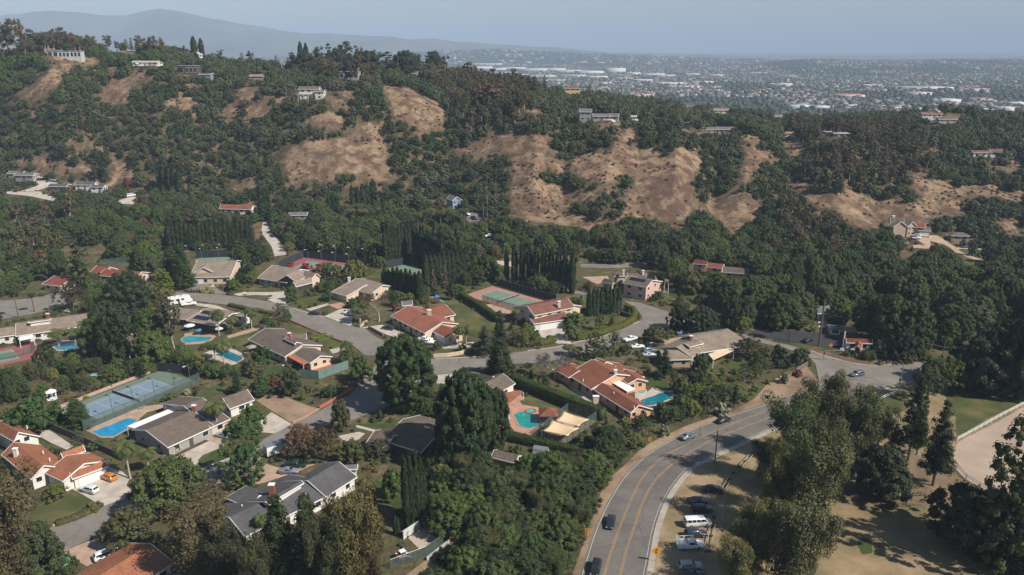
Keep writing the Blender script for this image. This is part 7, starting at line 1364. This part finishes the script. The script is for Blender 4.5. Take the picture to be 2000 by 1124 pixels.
def hedge(f,pts,w,h,c,label,group=None):
    w_=smooth_path([G(*p) for p in f(pts)],1.2);b=w_[0].copy();n=len(w_);L=sum((w_[i+1]-w_[i]).length for i in range(n-1));m=int(L*(w+2*h)*14)
    o=empty('hedge',(b.x,b.y,b.z),0,label,'hedge',group);off=offset_path(w_,w/2);of2=offset_path(w_,-w/2)
    pts3,nr=[],[]
    for k in range(m):
        i=int(RNG.integers(0,n-1));t=RNG.random();c0=w_[i].lerp(w_[i+1],t);d=(w_[i+1]-w_[i]).normalized();sd=Vector((-d.y,d.x,0));r=RNG.random()
        if r < w/(w+2*h): s=rnd(-.5,.5)*w;z=h*rnd(.93,1.06);nn=Vector((0,0,1))
        else: s=(w/2)*(1 if RNG.random() < .5 else -1);z=rnd(0.05,h);nn=sd*(1 if s > 0 else -1)+Vector((0,0,.2))
        p=c0+sd*(s*rnd(.92,1.1));pts3.append((p.x-b.x,p.y-b.y,th(p.x,p.y)+z-b.z));nr.append(tuple(nn))
    V,F,A=cards(np.array(pts3),np.array(nr),.34,.55);cv=[];cf=[]
    for i in range(n):
        for q_,zz in ((off[i],0),(of2[i],0),(of2[i],h*.94),(off[i],h*.94)):
            cc=w_[i];p=cc+(q_-cc)*.9;cv.append((p.x-b.x,p.y-b.y,th(p.x,p.y)+zz-b.z-(.2 if zz == 0 else 0)))
    for i in range(n-1):
        for k in range(4): cf.append((4*i+k,4*i+(k+1)%4,4*i+4+(k+1)%4,4*i+4+k))
    cf+=[(3,2,1,0),(4*n-4,4*n-3,4*n-2,4*n-1)]
    me=leaf_mesh('hedge',join([(V,F,A),(np.array(cv),np.array(cf),np.full(len(cv),.3))]));l=link('foliage',me,LEAF,o);l.color=(*c,1)
    stems=MB()
    for i in range(0,n,2): stems.box(w_[i].x-b.x-.05,w_[i].x-b.x+.05,w_[i].y-b.y-.05,w_[i].y-b.y+.05,-.2,h*.5)
    stems.build('stem',BARK,o);keep_world([tuple(p) for p in w_]+[(p.x,p.y,p.z+h) for p in w_]) if n < 14 else [keep_world([tuple(w_[i]),tuple(w_[i+1]),(w_[i].x,w_[i].y,w_[i].z+h),(w_[i+1].x,w_[i+1].y,w_[i+1].z+h)]) for i in range(n-1)]
    block([(p.x,p.y) for p in off]+[(p.x,p.y) for p in of2[::-1]]);return o
HG=(.060,.078,.024)
hedge(t22,[(0,5),(140,60),(300,125),(430,175),(535,215)],2.6,3.2,HG,'long tall hedge from the jacaranda down to the shade sails');hedge(t22,[(-60,325),(60,350),(220,385),(330,410),(440,420)],2.2,2.2,(.045,.062,.022),'dark hedge below the terracotta pool deck');hedge(t12,[(380,870),(480,850),(600,815),(690,775),(722,740),(705,705),(660,690)],1.8,2.2,(.12,.125,.03),'curved yellow-green hedge around the cypress lawn')
hedge(t12,[(640,720),(690,735),(690,710)],1.4,1.6,HG,'short inner hedge beside the sapling');hedge(t11,[(1200,625),(1280,670),(1350,715),(1420,765)],2.2,2.6,HG,'tall hedge dividing the big lawn from the green pool');hedge(t12,[(155,900),(235,885)],2.0,1.8,(.10,.11,.03),'squared hedge block by the white garage drive');hedge(t12,[(210,865),(255,880)],1.8,1.5,(.075,.09,.03),'small hedge block on the garage drive')
hedge(zH6,[(900,240),(1020,200),(1110,175)],1.2,.8,(.10,.13,.03),'low hedge, left of the three striping the front lawn');hedge(zH6,[(980,270),(1090,235),(1190,210)],1.2,.8,(.10,.13,.03),'low hedge, middle of the three striping the front lawn');hedge(zH6,[(1170,365),(1270,330),(1370,300)],1.2,.8,(.10,.13,.03),'low hedge, right of the three striping the front lawn')
hedge(zH10,[(830,830),(960,860),(1080,890)],1.6,1.2,(.085,.085,.03),'olive hedge between street and solar-roofed house');hedge(zH10,[(1180,895),(1320,930),(1460,965)],1.6,1.2,(.13,.105,.03),'rusty yellow hedge along the street before the palms');hedge(t11,[(235,660),(330,630),(390,618)],1.3,1.0,(.085,.11,.03),'low hedge beside the tudor lawn');hedge(t20,[(330,830),(450,790),(560,740),(590,715)],1.8,.8,(.085,.09,.035),'low verge hedge at the driveway mouth');hedge(zH10,[(820,690),(900,655),(1010,640)],1.8,1.2,(.055,.06,.025),'dark hedge at the left end of the loop drive');hedge(t11,[(635,500),(690,470)],2,2.2,(.075,.095,.03),'tall hedge beside the small lawn behind the chimney house')
# ------------------------------------------------------------------ woods, brush and garden trees
for p in bare+[zX([(470,600),(560,590),(700,620),(800,640),(800,700),(720,760),(560,720),(540,700)])]: keep(p)
gumz=[t01([(930,350),(1310,360),(1499,380),(1499,760),(1250,780),(1080,560),(960,500)]),t03([(130,740),(400,780),(960,790),(960,1124),(150,1124)]),t13([(60,30),(260,90),(560,250),(560,400),(120,390),(60,200)]),t00([(0,90),(560,170),(560,330),(0,380)]),t01([(200,300),(620,250),(760,300),(700,480),(350,480)]),t02([(0,500),(140,520),(130,780),(0,800)]),t10([(60,190),(330,190),(330,420),(60,420)])]
pinez=[t01([(180,240),(720,240),(720,400),(180,420)]),t01([(750,280),(1120,290),(1120,420),(800,420)]),t00([(440,700),(700,760),(700,1124),(300,1124)]),t02([(200,430),(250,450),(240,520),(100,520)])]
masks=[]
for zs in (gumz,pinez):
    m_=np.zeros((KH,KW),bool)
    for z in zs: _fill(m_,z,.5,0,.5,0)
    masks.append(m_)
GUM,PINE=masks
def inm(m,u,v):
    i,j=int(v/2),int(u/2);return 0 <= i < KH and 0 <= j < KW and m[i,j]
def clear(x,y,z,H,W,tol=0,e=.42):
    """does a crown of this size leave alone everything that has to stay visible?"""
    bad=0
    for dx,hz in ((0,.95),(-e,.6),(e,.6),(0,.5),(-e*.85,.25),(e*.85,.25),(-e*.6,.82),(e*.6,.82)):
        u,v=proj(x+dx*W,y,z+hz*H)
        if y > 375: wo=26*float(fbm(x/17,y/17,2));u+=wo;v+=wo*.5
        if inm(KEEP,u,v): bad+=1
    return bad <= tol
def visible_cols(u,lo=-90,hi=2090): return lo < u < hi
ITEMS=[]
def jgrid(x0,x1,y0,y1,s):
    for gy in np.arange(y0,y1,s*.87):
        for gx in np.arange(x0,x1,s): yield gx+rnd(-.45,.45)*s+(s/2 if int(gy/s)%2 else 0),gy+rnd(-.45,.45)*s
def pick(*ops):
    r=random.random()*sum(o[0] for o in ops)
    for o in ops:
        r-=o[0]
        if r <= 0: return o[1:]
    return ops[-1][1:]
def ok_block(x,y):
    i,j=int(y),int(x+550);return 0 <= i < 800 and 0 <= j < 1100 and not BLOCK[i,j]
def hillpass():
    for x,y in jgrid(-520,520,375,765,5.9):
        z=th(x,y);u,v=proj(x,y,z)
        if not visible_cols(u): continue
        uc=min(max(u,-390),2390);y1,y2,y3=[np.interp(uc,_ku,k) for k in _yk]
        if y < y1-25 or y > y3+75 or not ok_block(x,y): continue
        dens=fbm(x/40,y/40,3)
        if y > y2+30 and dens <-.16 or gaps(x,y) > .20 and random.random() < .85: continue
        g,p=inm(GUM,u,v),inm(PINE,u,v);c0=random.choice([DK,MD,MD,OL,(.065,.078,.036),GO,(.05,.065,.035)])
        if g and random.random() < .6: kind,H,W_,c='hill_gum',rnd(9,15),rnd(6.5,10),random.choice([BR,(.085,.070,.045),OL])
        elif p and random.random() < .5: kind,H,W_,c='hill_pine',rnd(9,15),rnd(5,8),random.choice([DK,(.05,.062,.03)])
        elif random.random() < .06: kind,H,W_,c='hill_pine',rnd(8,12),rnd(5,8),OL
        elif y > y2-20: kind,H,W_,c='hill_oak',rnd(4.5,8),rnd(6.5,11),random.choice([c0,MD,GO])
        else: kind,H,W_,c='hill_oak',rnd(2.4,7.2),rnd(4.5,11),c0
        if u < 330 and v < 200 and kind == 'hill_oak': c=random.choice([GR,MD,(.065,.085,.032)])
        for k in range(3):
            if clear(x,y,z,H,W_): ITEMS.append((y,kind,x,y,z,H,W_,c,'left' if u < 800 else 'mid' if u < 1500 else 'right'));break
            H *= .62;W_ *= .62;kind='hill_shrub' if k == 1 or H < 3 else kind
            if k == 2 and random.random() < .8: break
    for x,y in jgrid(-480,480,385,620,4.2):
        z=th(x,y);u,v=proj(x,y,z)
        if not visible_cols(u) or not (inm(KEEP,u,v) or gaps(x,y) > .20) or not ok_block(x,y): continue
        d=fbm(x/22+40,y/22,3)
        if d > .06 and random.random() < .7 or random.random() < .06:
            ITEMS.append((y,'hill_shrub',x,y,z,rnd(.4,1.5),rnd(1.0,3.2),random.choice([OL,(.11,.075,.045),(.12,.08,.05),DK,(.14,.09,.06),(.10,.06,.04)]),'bare'))
hillpass()
def midpass(x0,x1,y0,y1,s,region,test,big_p=.5,tall=(6,10)):
    for x,y in jgrid(x0,x1,y0,y1,s):
        z=th(x,y);u,v=proj(x,y,z)
        if not visible_cols(u) or not test(u,v,x,y) or not ok_block(x,y): continue
        r=random.random();g=inm(GUM,u,v)
        if g and r < .5: kind,H,W_,c='hill_gum',rnd(8,13),rnd(6,9),random.choice([BR,OL])
        elif r < big_p: kind,H,W_,c='oak_big',rnd(*tall),rnd(8,12.5),random.choice([DK,MD,MD,(.062,.08,.034),GR,OL])
        elif r < big_p+.28: kind,H,W_,c='oak',rnd(4.5,7.5),rnd(6,9),random.choice([DK,MD,GR,OL])
        elif r < big_p+.36: kind,H,W_,c='hill_pine',rnd(8,12),rnd(4.5,7),DK
        else: kind,H,W_,c='leafy',rnd(5,9),rnd(5,8),random.choice([MD,OL,GR,YG,BR])
        for k in range(4):
            if clear(x,y,z,H,W_): ITEMS.append((y,kind,x,y,z,H,W_,c,region));break
            H *= .66;W_ *= .66
            if H < 3: kind='shrub'
            if H < .9: break
foot= lambda u: np.interp(min(max(u,-390),2390),_ku,_yk[0])
midpass(-330,330,300,440,6.6,'valley', lambda u,v,x,y:y < foot(u)-10,.45,(6,10.5))
midpass(60,300,215,330,6.4,'rightwood', lambda u,v,x,y:u > 1400 and v < 800 and (u > 1760 or v < 690) and not (u > 1900 and v > 740),.62,(8,13))
def yards():
    for x,y in jgrid(-260,215,96,318,3.8):
        z=th(x,y);u,v=proj(x,y,z)
        if not visible_cols(u) or not ok_block(x,y): continue
        if u > 1150 and v > 760 and u > np.interp(v,[760,900,1124,1300],[1560,1230,1130,1060]): continue
        if u > 1400 and v > 470 and (v < 690 or u > 1760): continue
        bush=fbm(x/18,y/18,3);r=random.random();lowwood=v > 860 and 830 < u < 1190
        if lowwood: kind,H,W_,c=pick((3,'oak_big',rnd(6,9),rnd(8,11),random.choice([DK,MD,GR])),(3,'oak',rnd(3.5,6),rnd(5,8),random.choice([GR,MD,OL,(.065,.095,.03)])),(1,'near_gum',rnd(6,9),rnd(5,7),OL),(1,'leafy',rnd(4,7),rnd(4,6),GR))
        elif bush > .02 or r < .3: kind,H,W_,c=pick((3,'oak',rnd(3.5,6.5),rnd(4.5,7.5),random.choice([DK,MD,GR,OL])),(3,'leafy',rnd(3.5,7),rnd(3.5,6),random.choice([GR,MD,OL,YG])),(1,'pine',rnd(6,9),rnd(3,5),DK),(1,'airy',rnd(4,6),rnd(4,6.5),random.choice([GO,OL])),(3,'shrub',rnd(1.2,2.4),rnd(2,4),random.choice([GR,MD,OL,YG])))
        elif r < .8: kind,H,W_,c='shrub',rnd(.8,1.8),rnd(1.5,3.4),random.choice([GR,MD,OL,YG,GO,(.10,.07,.04)])
        else: continue
        for k in range(3):
            if clear(x,y,z,H,W_,0): ITEMS.append((y,kind,x,y,z,H,W_,c,'low' if lowwood else 'yard'));break
            H *= .6;W_ *= .6
            if H < 2.6: kind='shrub'
            if H < .7: break
yards()
LM=[(120,100,'the leftmost hilltop house'),(285,120,'the hilltop terrace house'),(365,138,'the glass box house'),(610,178,'the balconied white house'),(250,98,'the dirt mound'),(90,165,'the upper left bare chute'),(230,175,'the small bare terrace'),(650,300,'the big bare slope left of centre'),(800,220,'the bare hollow below the crest'),
 (1050,370,'the tallest bare slope'),(1250,350,'the broad bare slope in the middle'),(1165,225,'the pale ranch house'),(1400,255,'the long grey-roofed house'),(1115,170,'the yellow villa'),(1640,262,'the flat white-roofed house'),(1830,230,'the wooded knoll house'),(1940,305,'the maroon house'),(1600,390,'the right bare cut'),(1850,385,'the right bare terrace'),(1760,450,'the mansion'),(1900,490,'the curved mansion drive'),(950,120,'the crest grove'),(880,260,'the shaded gully'),(960,290,'the dark gully below the gums'),(1440,320,'the gully right of the broad slope'),(60,345,'the stepped grey house'),(160,365,'the white house at the hill foot'),(195,290,'the big pale pine slope'),(340,350,'the hill foot cypresses'),(450,300,'the middle of the left hillside'),(100,230,'the left edge of the hillside'),(330,220,'the shoulder of the left hill'),(480,200,'the saddle of the left hill'),
 (465,405,'the ranch house behind the cypresses'),(525,450,'the pale dirt track'),(410,455,'the long cypress row'),(890,395,'the blue house'),(820,470,'the dark cypress block'),(1050,520,'the spaced cypress row'),(700,420,'the yucca palms'),(215,525,'the brick-red roofs'),(415,525,'the gabled cream house'),(570,545,'the half-timbered house'),(620,510,'the red court'),(700,565,'the chimney house'),(60,600,'the grey street at left'),(90,650,'the very long roof'),(140,675,'the oval pool'),(420,625,'the solar-roofed house'),(450,695,'the teal pool'),(385,662,'the turquoise pool'),(560,680,'the orange-patio house'),(640,740,'the green screen fence'),(825,635,'the salmon-roofed house'),(930,620,'the big lawn'),(1010,580,'the green court'),(1080,615,'the white garage house'),(1180,635,'the curved hedge'),(1245,550,'the pink villa'),(1410,525,'the peach house'),(1340,690,'the wide-roofed house'),(1180,760,'the terracotta house'),(1100,830,'the shade sails'),(1030,820,'the emerald pool'),(960,760,'the pool house'),(780,850,'the shaded roof'),(980,890,'the brown shed'),(830,940,'the cypress clump'),(830,1050,'the sand pen'),(580,960,'the charcoal roof'),(380,810,'the long brown roofs'),(265,770,'the blue court'),(210,840,'the bright blue pool'),(100,900,'the orange-red roofs'),(100,990,'the lower left lawn'),(250,1090,'the clay roof'),(540,880,'the white trailer'),(560,790,'the dirt front garden'),(200,740,'the little orchard'),(30,690,'the left edge court'),
 (1160,950,'the pole left of the curve'),(1100,1050,'the lowest stretch of the curve'),(1000,1000,'the middle of the thicket'),(1290,860,'the blue-grey car'),(1420,780,'the bank above the curve'),(1560,700,'the junction'),(1670,670,'the little shop'),(1600,610,'the tall leaning palm'),(1500,590,'the paired fan palms'),(1780,620,'the wood behind the shop'),(1900,640,'the right edge wood'),(1650,500,'the wood under the mansion'),(1500,480,'the belt under the bare slopes'),(1230,470,'the lone utility pole'),(1900,720,'the park lawn'),(40,430,'the far-left lawn')]
SHP=dict(oak='rounded tree',gum='lanky gum',pine='pointed conifer',leafy='upright leafy tree',airy='feathery tree',shrub='shrub')
_lu=np.array([l[0] for l in LM],float);_lv=np.array([l[1] for l in LM],float)
def tone(c): return {DK:'dark green',MD:'mid-green',GR:'fresh green',YG:'yellow-green',OL:'olive',GO:'grey-green',BR:'brown'}.get(c) or ('brownish' if c[0] > c[1] else 'deep green' if c[1] < .06 else 'light green')
def label_for(kind,x,y,z,H,c,reg):
    u,v=proj(x,y,z+H/2);fam=FAM[kind];d=(_lu-u) ** 2+((_lv-v)*1.6) ** 2;i=int(d.argmin());du,dv=u-_lu[i],(v-_lv[i])*1.6
    side=('right of' if du > 0 else 'left of') if abs(du) > abs(dv)*2 else ('below' if dv > 0 else 'above') if abs(dv) > abs(du)*2 else ('below and ' if dv > 0 else 'above and ')+('right of' if du > 0 else 'left of')
    sz=('tiny' if H < 1 else 'low' if H < 1.8 else 'full') if fam == 'shrub' else ('small' if H < 4.5 else 'tall' if H > 8.5 else 'middling')
    far='just ' if d[i] < 2200 else ''
    s='%s %s %s %s%s %s' % (sz,tone(c),SHP[fam],far,side,LM[i][2]);s=s.split(' ',1)[1] if len(s.split()) > 15 else s;return s,'%s near %s' % (SHP[fam]+'s',LM[i][2])
FAM=dict(oak='oak',oak_big='oak',hill_oak='oak',shrub='shrub',hill_shrub='shrub',hill_gum='gum',near_gum='gum',hill_pine='pine',pine='pine',leafy='leafy',airy='airy')
count={};rest={}
ITEMS.sort(key=lambda t:t[3]/(t[5]*t[6]) ** .5)
CAP=dict(oak=250,shrub=240,gum=270,pine=250,leafy=290,airy=290)
for it in ITEMS:
    _,kind,x,y,z,H,W_,c,reg=it;fam=FAM[kind];n=count.get(fam,0)
    if n < CAP[fam]:
        count[fam]=n+1;lab,grp=label_for(kind,x,y,z,H,c,reg)
        o=plant(kind,Vector((x,y,z-.15)),H,W_,c,lab,grp,parts=(y < 230 and H > 3))
    else: rest.setdefault((kind),[]).append(it)
print('PLANTS',len(ITEMS),count,{k:len(v) for k,v in rest.items()})
def scatter(name,label,items,cat):
    """what nobody could count: one object whose points carry copies of the crowns"""
    src={}
    for it in items: src.setdefault(it[1],[]).append(it)
    kinds=list(src);P_,S,R,I=[],[],[],[];meshes=[]
    for kd in kinds:
        base=len(meshes);ps=PROTO[kd];meshes+=[p.one for p in ps]
        for _,k_,x,y,z,H,W_,c,reg in src[kd]:
            j=random.randrange(len(ps));P_.append((x,y,z-.15));S.append((W_/ps[j].W,W_/ps[j].W,H/ps[j].H));R.append((0,0,rnd(0,6.28)));I.append(base+j)
    me=bpy.data.meshes.new(name);me.from_pydata(P_,[],[])
    for an,tp,dat,key in (('scl','FLOAT_VECTOR',S,'vector'),('rot','FLOAT_VECTOR',R,'vector'),('idx','INT',I,'value')):
        a=me.attributes.new(an,tp,'POINT');a.data.foreach_set(key,np.array(dat,np.float32 if tp != 'INT' else np.int32).ravel())
    o=link(name,me);tag(o,label,cat,kind='stuff')
    ng=bpy.data.node_groups.new(name,'GeometryNodeTree');ng.interface.new_socket('Geometry',in_out='INPUT',socket_type='NodeSocketGeometry');ng.interface.new_socket('Geometry',in_out='OUTPUT',socket_type='NodeSocketGeometry')
    nn=ng.nodes;L=ng.links;gi=nn.new('NodeGroupInput');go=nn.new('NodeGroupOutput');jn=nn.new('GeometryNodeJoinGeometry')
    def attr(nm,ty): a=nn.new('GeometryNodeInputNamedAttribute');a.data_type=ty;a.inputs[0].default_value=nm;return a.outputs[0]
    for k,m_ in enumerate(meshes):
        ob=next((o_ for o_ in bpy.data.objects if o_.data is m_),None)
        if ob is None: ob=bpy.data.objects.new(name+'_source',m_);
        oi=nn.new('GeometryNodeObjectInfo');oi.inputs['Object'].default_value=ob;oi.inputs['As Instance'].default_value=True;oi.transform_space='ORIGINAL'
        ip=nn.new('GeometryNodeInstanceOnPoints');cp=nn.new('FunctionNodeCompare');cp.data_type='INT';cp.operation='EQUAL'
        L.new(attr('idx','INT'),cp.inputs[2]);cp.inputs[3].default_value=k;L.new(cp.outputs[0],ip.inputs['Selection'])
        L.new(gi.outputs[0],ip.inputs['Points']);L.new(oi.outputs['Geometry'],ip.inputs['Instance']);L.new(attr('scl','FLOAT_VECTOR'),ip.inputs['Scale']);L.new(attr('rot','FLOAT_VECTOR'),ip.inputs['Rotation'])
        L.new(ip.outputs[0],jn.inputs[0])
    L.new(jn.outputs[0],go.inputs[0]);md=o.modifiers.new('scatter','NODES');md.node_group=ng;return o
groups={}
for kd,its in rest.items():
    for it in its:
        key=(FAM[kd],it[7]);groups.setdefault(key,[]).append(it)
nm=dict(oak='oak_brush',shrub='ground_scrub',gum='gum_wood',pine='conifer_wood',leafy='leafy_wood',airy='pepper_wood')
for (fam,c),its in sorted(groups.items(),key=lambda kv:-len(kv[1])):
    o=scatter(nm[fam],'uncountable %s brush of one tone covering the slopes and gullies'%dict(oak='dark oak',shrub='low shrub',gum='brown gum',pine='conifer',leafy='leafy',airy='pepper')[fam],its,'brush');o.color=(*c,1)
# ------------------------------------------------------------------ the city on the plain
def frustum_pts(n,y0,y1,vmin,vmax,umin=-60,umax=2060,edge=None):
    """random ground points of the plain that fall inside a band of the view"""
    out=[];m=n*6
    y=np.sqrt(RNG.uniform(y0 ** 2,y1 ** 2,m));uu=RNG.uniform(umin,umax,m);x=(uu-1000)/FPX*(y*_Cc+115*_S)
    z=T(x,y);d=y*_Cc-(z-HCAM)*_S;u=1000+FPX*x/d;v=562-FPX*(y*_S+(z-HCAM)*_Cc)/d
    sky_v=np.interp(u,_ku,[118,118,104,98,120,142,152,160,176,197,226,246,238,222,240,245])+4
    k=(v > vmin) & (v < np.minimum(vmax,sky_v));return np.stack([x,y,z,u,v],-1)[k][:n]
def boxes(P_,W_,D_,H_,R_,roof=True):
    n=len(P_);c,s=np.cos(R_),np.sin(R_);V=np.zeros((n,10,3));k=0
    for zz in (0,1):
        for sx,sy in ((-1,-1),(1,-1),(1,1),(-1,1)):
            a,b=sx*W_/2,sy*D_/2;V[:,k,0]=P_[:,0]+a*c-b*s;V[:,k,1]=P_[:,1]+a*s+b*c;V[:,k,2]=P_[:,2]+(H_ if zz else -2);k+=1
    for sx in (-1,1): a=sx*W_/2*.8;V[:,k,0]=P_[:,0]+a*c;V[:,k,1]=P_[:,1]+a*s;V[:,k,2]=P_[:,2]+H_*(1.45 if roof else 1.04);k+=1
    walls=np.array([(0,1,5,4),(1,2,6,5),(2,3,7,6),(3,0,4,7)]);rf=np.array([(4,5,9,8),(6,7,8,9),(5,6,9,9),(7,4,8,8)])
    o=(np.arange(n)*10)[:,None,None];return V.reshape(-1,3),(walls[None]+o).reshape(-1,4),(rf[None]+o).reshape(-1,4)
def tone_mat(name,stops):
    m,nt,b=nodes(name);b.inputs['Roughness'].default_value=.85;at=N(nt,'ShaderNodeAttribute',attribute_name='leaf');nt.links.new(ramp(nt,at.outputs['Fac'],stops,'CONSTANT'),b.inputs[0]);return m
CW=tone_mat('city_wall',[(0,(.26,.22,.19)),(.3,(.38,.34,.31)),(.6,(.20,.16,.13)),(.85,(.42,.40,.38))])
CR=tone_mat('city_roof',[(0,(.13,.11,.10)),(.25,(.20,.18,.17)),(.45,(.09,.08,.075)),(.66,(.22,.11,.08)),(.80,(.32,.31,.30)),(.88,(.15,.13,.11))])
def tri_fix(F):
    q_=F[F[:,2] != F[:,3]];t=F[F[:,2] == F[:,3]][:,:3];return q_,t
def citymesh(name,P_,W_,D_,H_,R_,roof=True,mats=(CW,CR)):
    V,Fw,Fr=boxes(P_,W_,D_,H_,R_,roof);q_,t=tri_fix(Fr);me=bpy.data.meshes.new(name);nq=len(Fw)+len(q_);nt_=len(t);idx=np.concatenate([Fw.ravel(),q_.ravel(),t.ravel()]).astype(np.int32)
    me.vertices.add(len(V));me.vertices.foreach_set('co',V.astype(np.float32).ravel());me.loops.add(len(idx));me.loops.foreach_set('vertex_index',idx);me.polygons.add(nq+nt_)
    me.polygons.foreach_set('loop_start',np.concatenate([np.arange(nq)*4,nq*4+np.arange(nt_)*3]).astype(np.int32));me.polygons.foreach_set('loop_total',np.concatenate([np.full(nq,4),np.full(nt_,3)]).astype(np.int32))
    for m_ in mats: me.materials.append(m_)
    me.polygons.foreach_set('material_index',np.concatenate([np.zeros(len(Fw)),np.ones(len(q_)+nt_)]).astype(np.int32));me.update(calc_edges=True)
    at=me.attributes.new('leaf','FLOAT','POINT');at.data.foreach_set('value',np.repeat(RNG.random(len(P_)),10).astype(np.float32));return me
hp=frustum_pts(15000,1250,5600,100,260,900,2060);hp=hp[(hp[:,4] > 118)]
dens=fbm(hp[:,0]/260,hp[:,1]/420,3);hp=hp[dens >-.08]
hp=hp[np.argsort(hp[:,1])];nsingle=260;grid=np.round(fbm(hp[:,0]/900,hp[:,1]/900,2)*8)*.35
def dims(n): return RNG.uniform(9,17,n),RNG.uniform(7,11,n),RNG.uniform(3,5,n)
w_,d_,h_=dims(len(hp));rr_=grid+np.where(RNG.random(len(hp)) < .5,0,math.pi/2)
for i in range(min(nsingle,len(hp))):
    p=hp[i];j_=int(((_lu-p[3]) ** 2+(_lv-p[4]) ** 2).argmin());V,Fw,Fr=boxes(np.zeros((1,3)),w_[i:i+1],d_[i:i+1],h_[i:i+1],np.zeros(1))
    me=citymesh('plain_house',np.zeros((1,3)),w_[i:i+1],d_[i:i+1],h_[i:i+1],np.zeros(1));o=link('plain_house',me,loc=(p[0],p[1],p[2]));o.rotation_euler=(0,0,rr_[i]);tag(o,'low %s-walled house on the near plain %s %s'%(('grey','tan','pale')[i%3],'right of' if p[3] > LM[j_][0] else 'left of',LM[j_][2]),'house','plain houses near %s'%LM[j_][2])
rest_=slice(nsingle,None);o=link('distant_houses',citymesh('distant_houses',hp[rest_][:,:3],w_[rest_],d_[rest_],h_[rest_],rr_[rest_]));tag(o,'thousands of small roofs on the hazy plain','houses',kind='stuff')
far_=frustum_pts(2600,5600,12500,100,140,-60,2060);o=link('distant_houses',citymesh('distant_houses',far_[:,:3],RNG.uniform(14,60,len(far_)),RNG.uniform(10,30,len(far_)),RNG.uniform(4,14,len(far_)),RNG.uniform(0,3,len(far_))));tag(o,'specks of far roofs towards the horizon','houses',kind='stuff')
WW=tone_mat('warehouse_wall',[(0,(.50,.49,.48)),(.5,(.42,.40,.39)),(.8,(.56,.55,.54))]);WR=tone_mat('warehouse_roof',[(0,(.46,.45,.44)),(.5,(.58,.57,.56)),(.8,(.34,.33,.32))])
def at_plain(u,v):
    y=(HCAM-PLAIN)/-(ray(1000,v)[2]/ray(1000,v)[1]);x=(u-1000)/FPX*(y*_Cc+121*_S);return np.array([[x,y,th(x,y)]])
WH=[(930,136,60,8),(962,139,50,9),(1000,137,46,8),(1040,140,55,10),(1082,139,40,9),(1110,143,50,10),(1150,145,46,11),(1200,143,34,16),(1236,147,26,9),(1276,149,40,9),(1120,151,46,8),(1165,153,40,8),(1060,152,50,8),(1010,150,40,8),(1216,156,30,7),(1300,151,36,8),(1350,148,26,7),(1400,150,30,7),(985,145,46,7),(1255,160,36,8),(1310,166,50,7),(1370,163,40,7),(1090,160,30,7),(1180,165,26,6),(1540,152,30,6),(1525,168,40,6),(1656,190,50,6),(1800,174,90,6),(1900,178,50,6),(1910,198,40,8),(1790,185,40,6),(1905,220,50,9),(1960,216,34,12),(1980,206,30,10),(1560,212,40,8),(1600,214,34,7),(1330,172,60,6),(1250,190,40,6),(1700,170,30,6),(950,131,60,4),(1480,146,34,5),(1845,199,40,7)]
for i,(u,v,w,h) in enumerate(WH):
    p=at_plain(u,v);k=p[0,1]/FPX;red=u in (1330,1900,1790,1910) or v in (190,)
    me=citymesh('warehouse',np.zeros((1,3)),np.array([w*k]),np.array([w*k*rnd(.5,1.0)]),np.array([max(7,h*k*.5)]),np.zeros(1),roof=False,mats=(WW,flat('terracotta_far',(.42,.20,.15),.85)) if red else (WW,WR));o=link('warehouse',me,loc=tuple(p[0]));o.rotation_euler=(0,0,rnd(-.25,.25));tag(o,('wide reddish-roofed block on the plain' if red else 'long white flat-roofed warehouse on the plain')+' straight above '+LM[int((abs(_lu-u)+abs(_lv-v)*.3).argmin())][2],'warehouse','reddish blocks of the plain' if red else 'white warehouses of the plain')
tp=frustum_pts(26000,1150,6200,97,262,650,2060);tp=tp[np.argsort(tp[:,1])]
def blobs(name,P_,S_,H_,c,label):
    k=len(_cv);n=len(P_);V=np.zeros((n,k,3));j=RNG.uniform(.75,1.2,(n,k,1));V[:]=_cv[None]*1.25*j*np.stack([S_,S_*RNG.uniform(.8,1.3,n),H_],-1)[:,None]/2;V[:,:,2]+=H_[:,None]*.45;V+=P_[:,None,:3]
    F=np.array([(3,2,1,0),(4,5,6,7),(0,1,5,4),(1,2,6,5),(2,3,7,6),(3,0,4,7)])[None]+(np.arange(n)*k)[:,None,None]
    me=leaf_mesh(name,(V.reshape(-1,3),F.reshape(-1,4),np.repeat(RNG.random(n),k)));me.polygons.foreach_set('use_smooth',[True]*(n*6));o=link(name,me,LEAF);o.color=(*c,1);return tag(o,label,'trees',kind='stuff')
blobs('distant_trees',tp,RNG.uniform(6,13,len(tp)),RNG.uniform(5,11,len(tp)),(.065,.078,.052),'countless dark trees between the roofs of the plain')
ft=frustum_pts(9000,6000,10500,92,140,-60,2060);blobs('distant_trees',ft,RNG.uniform(20,60,len(ft)),RNG.uniform(8,18,len(ft)),(.035,.046,.028),'dark wooded bands far out on the plain')
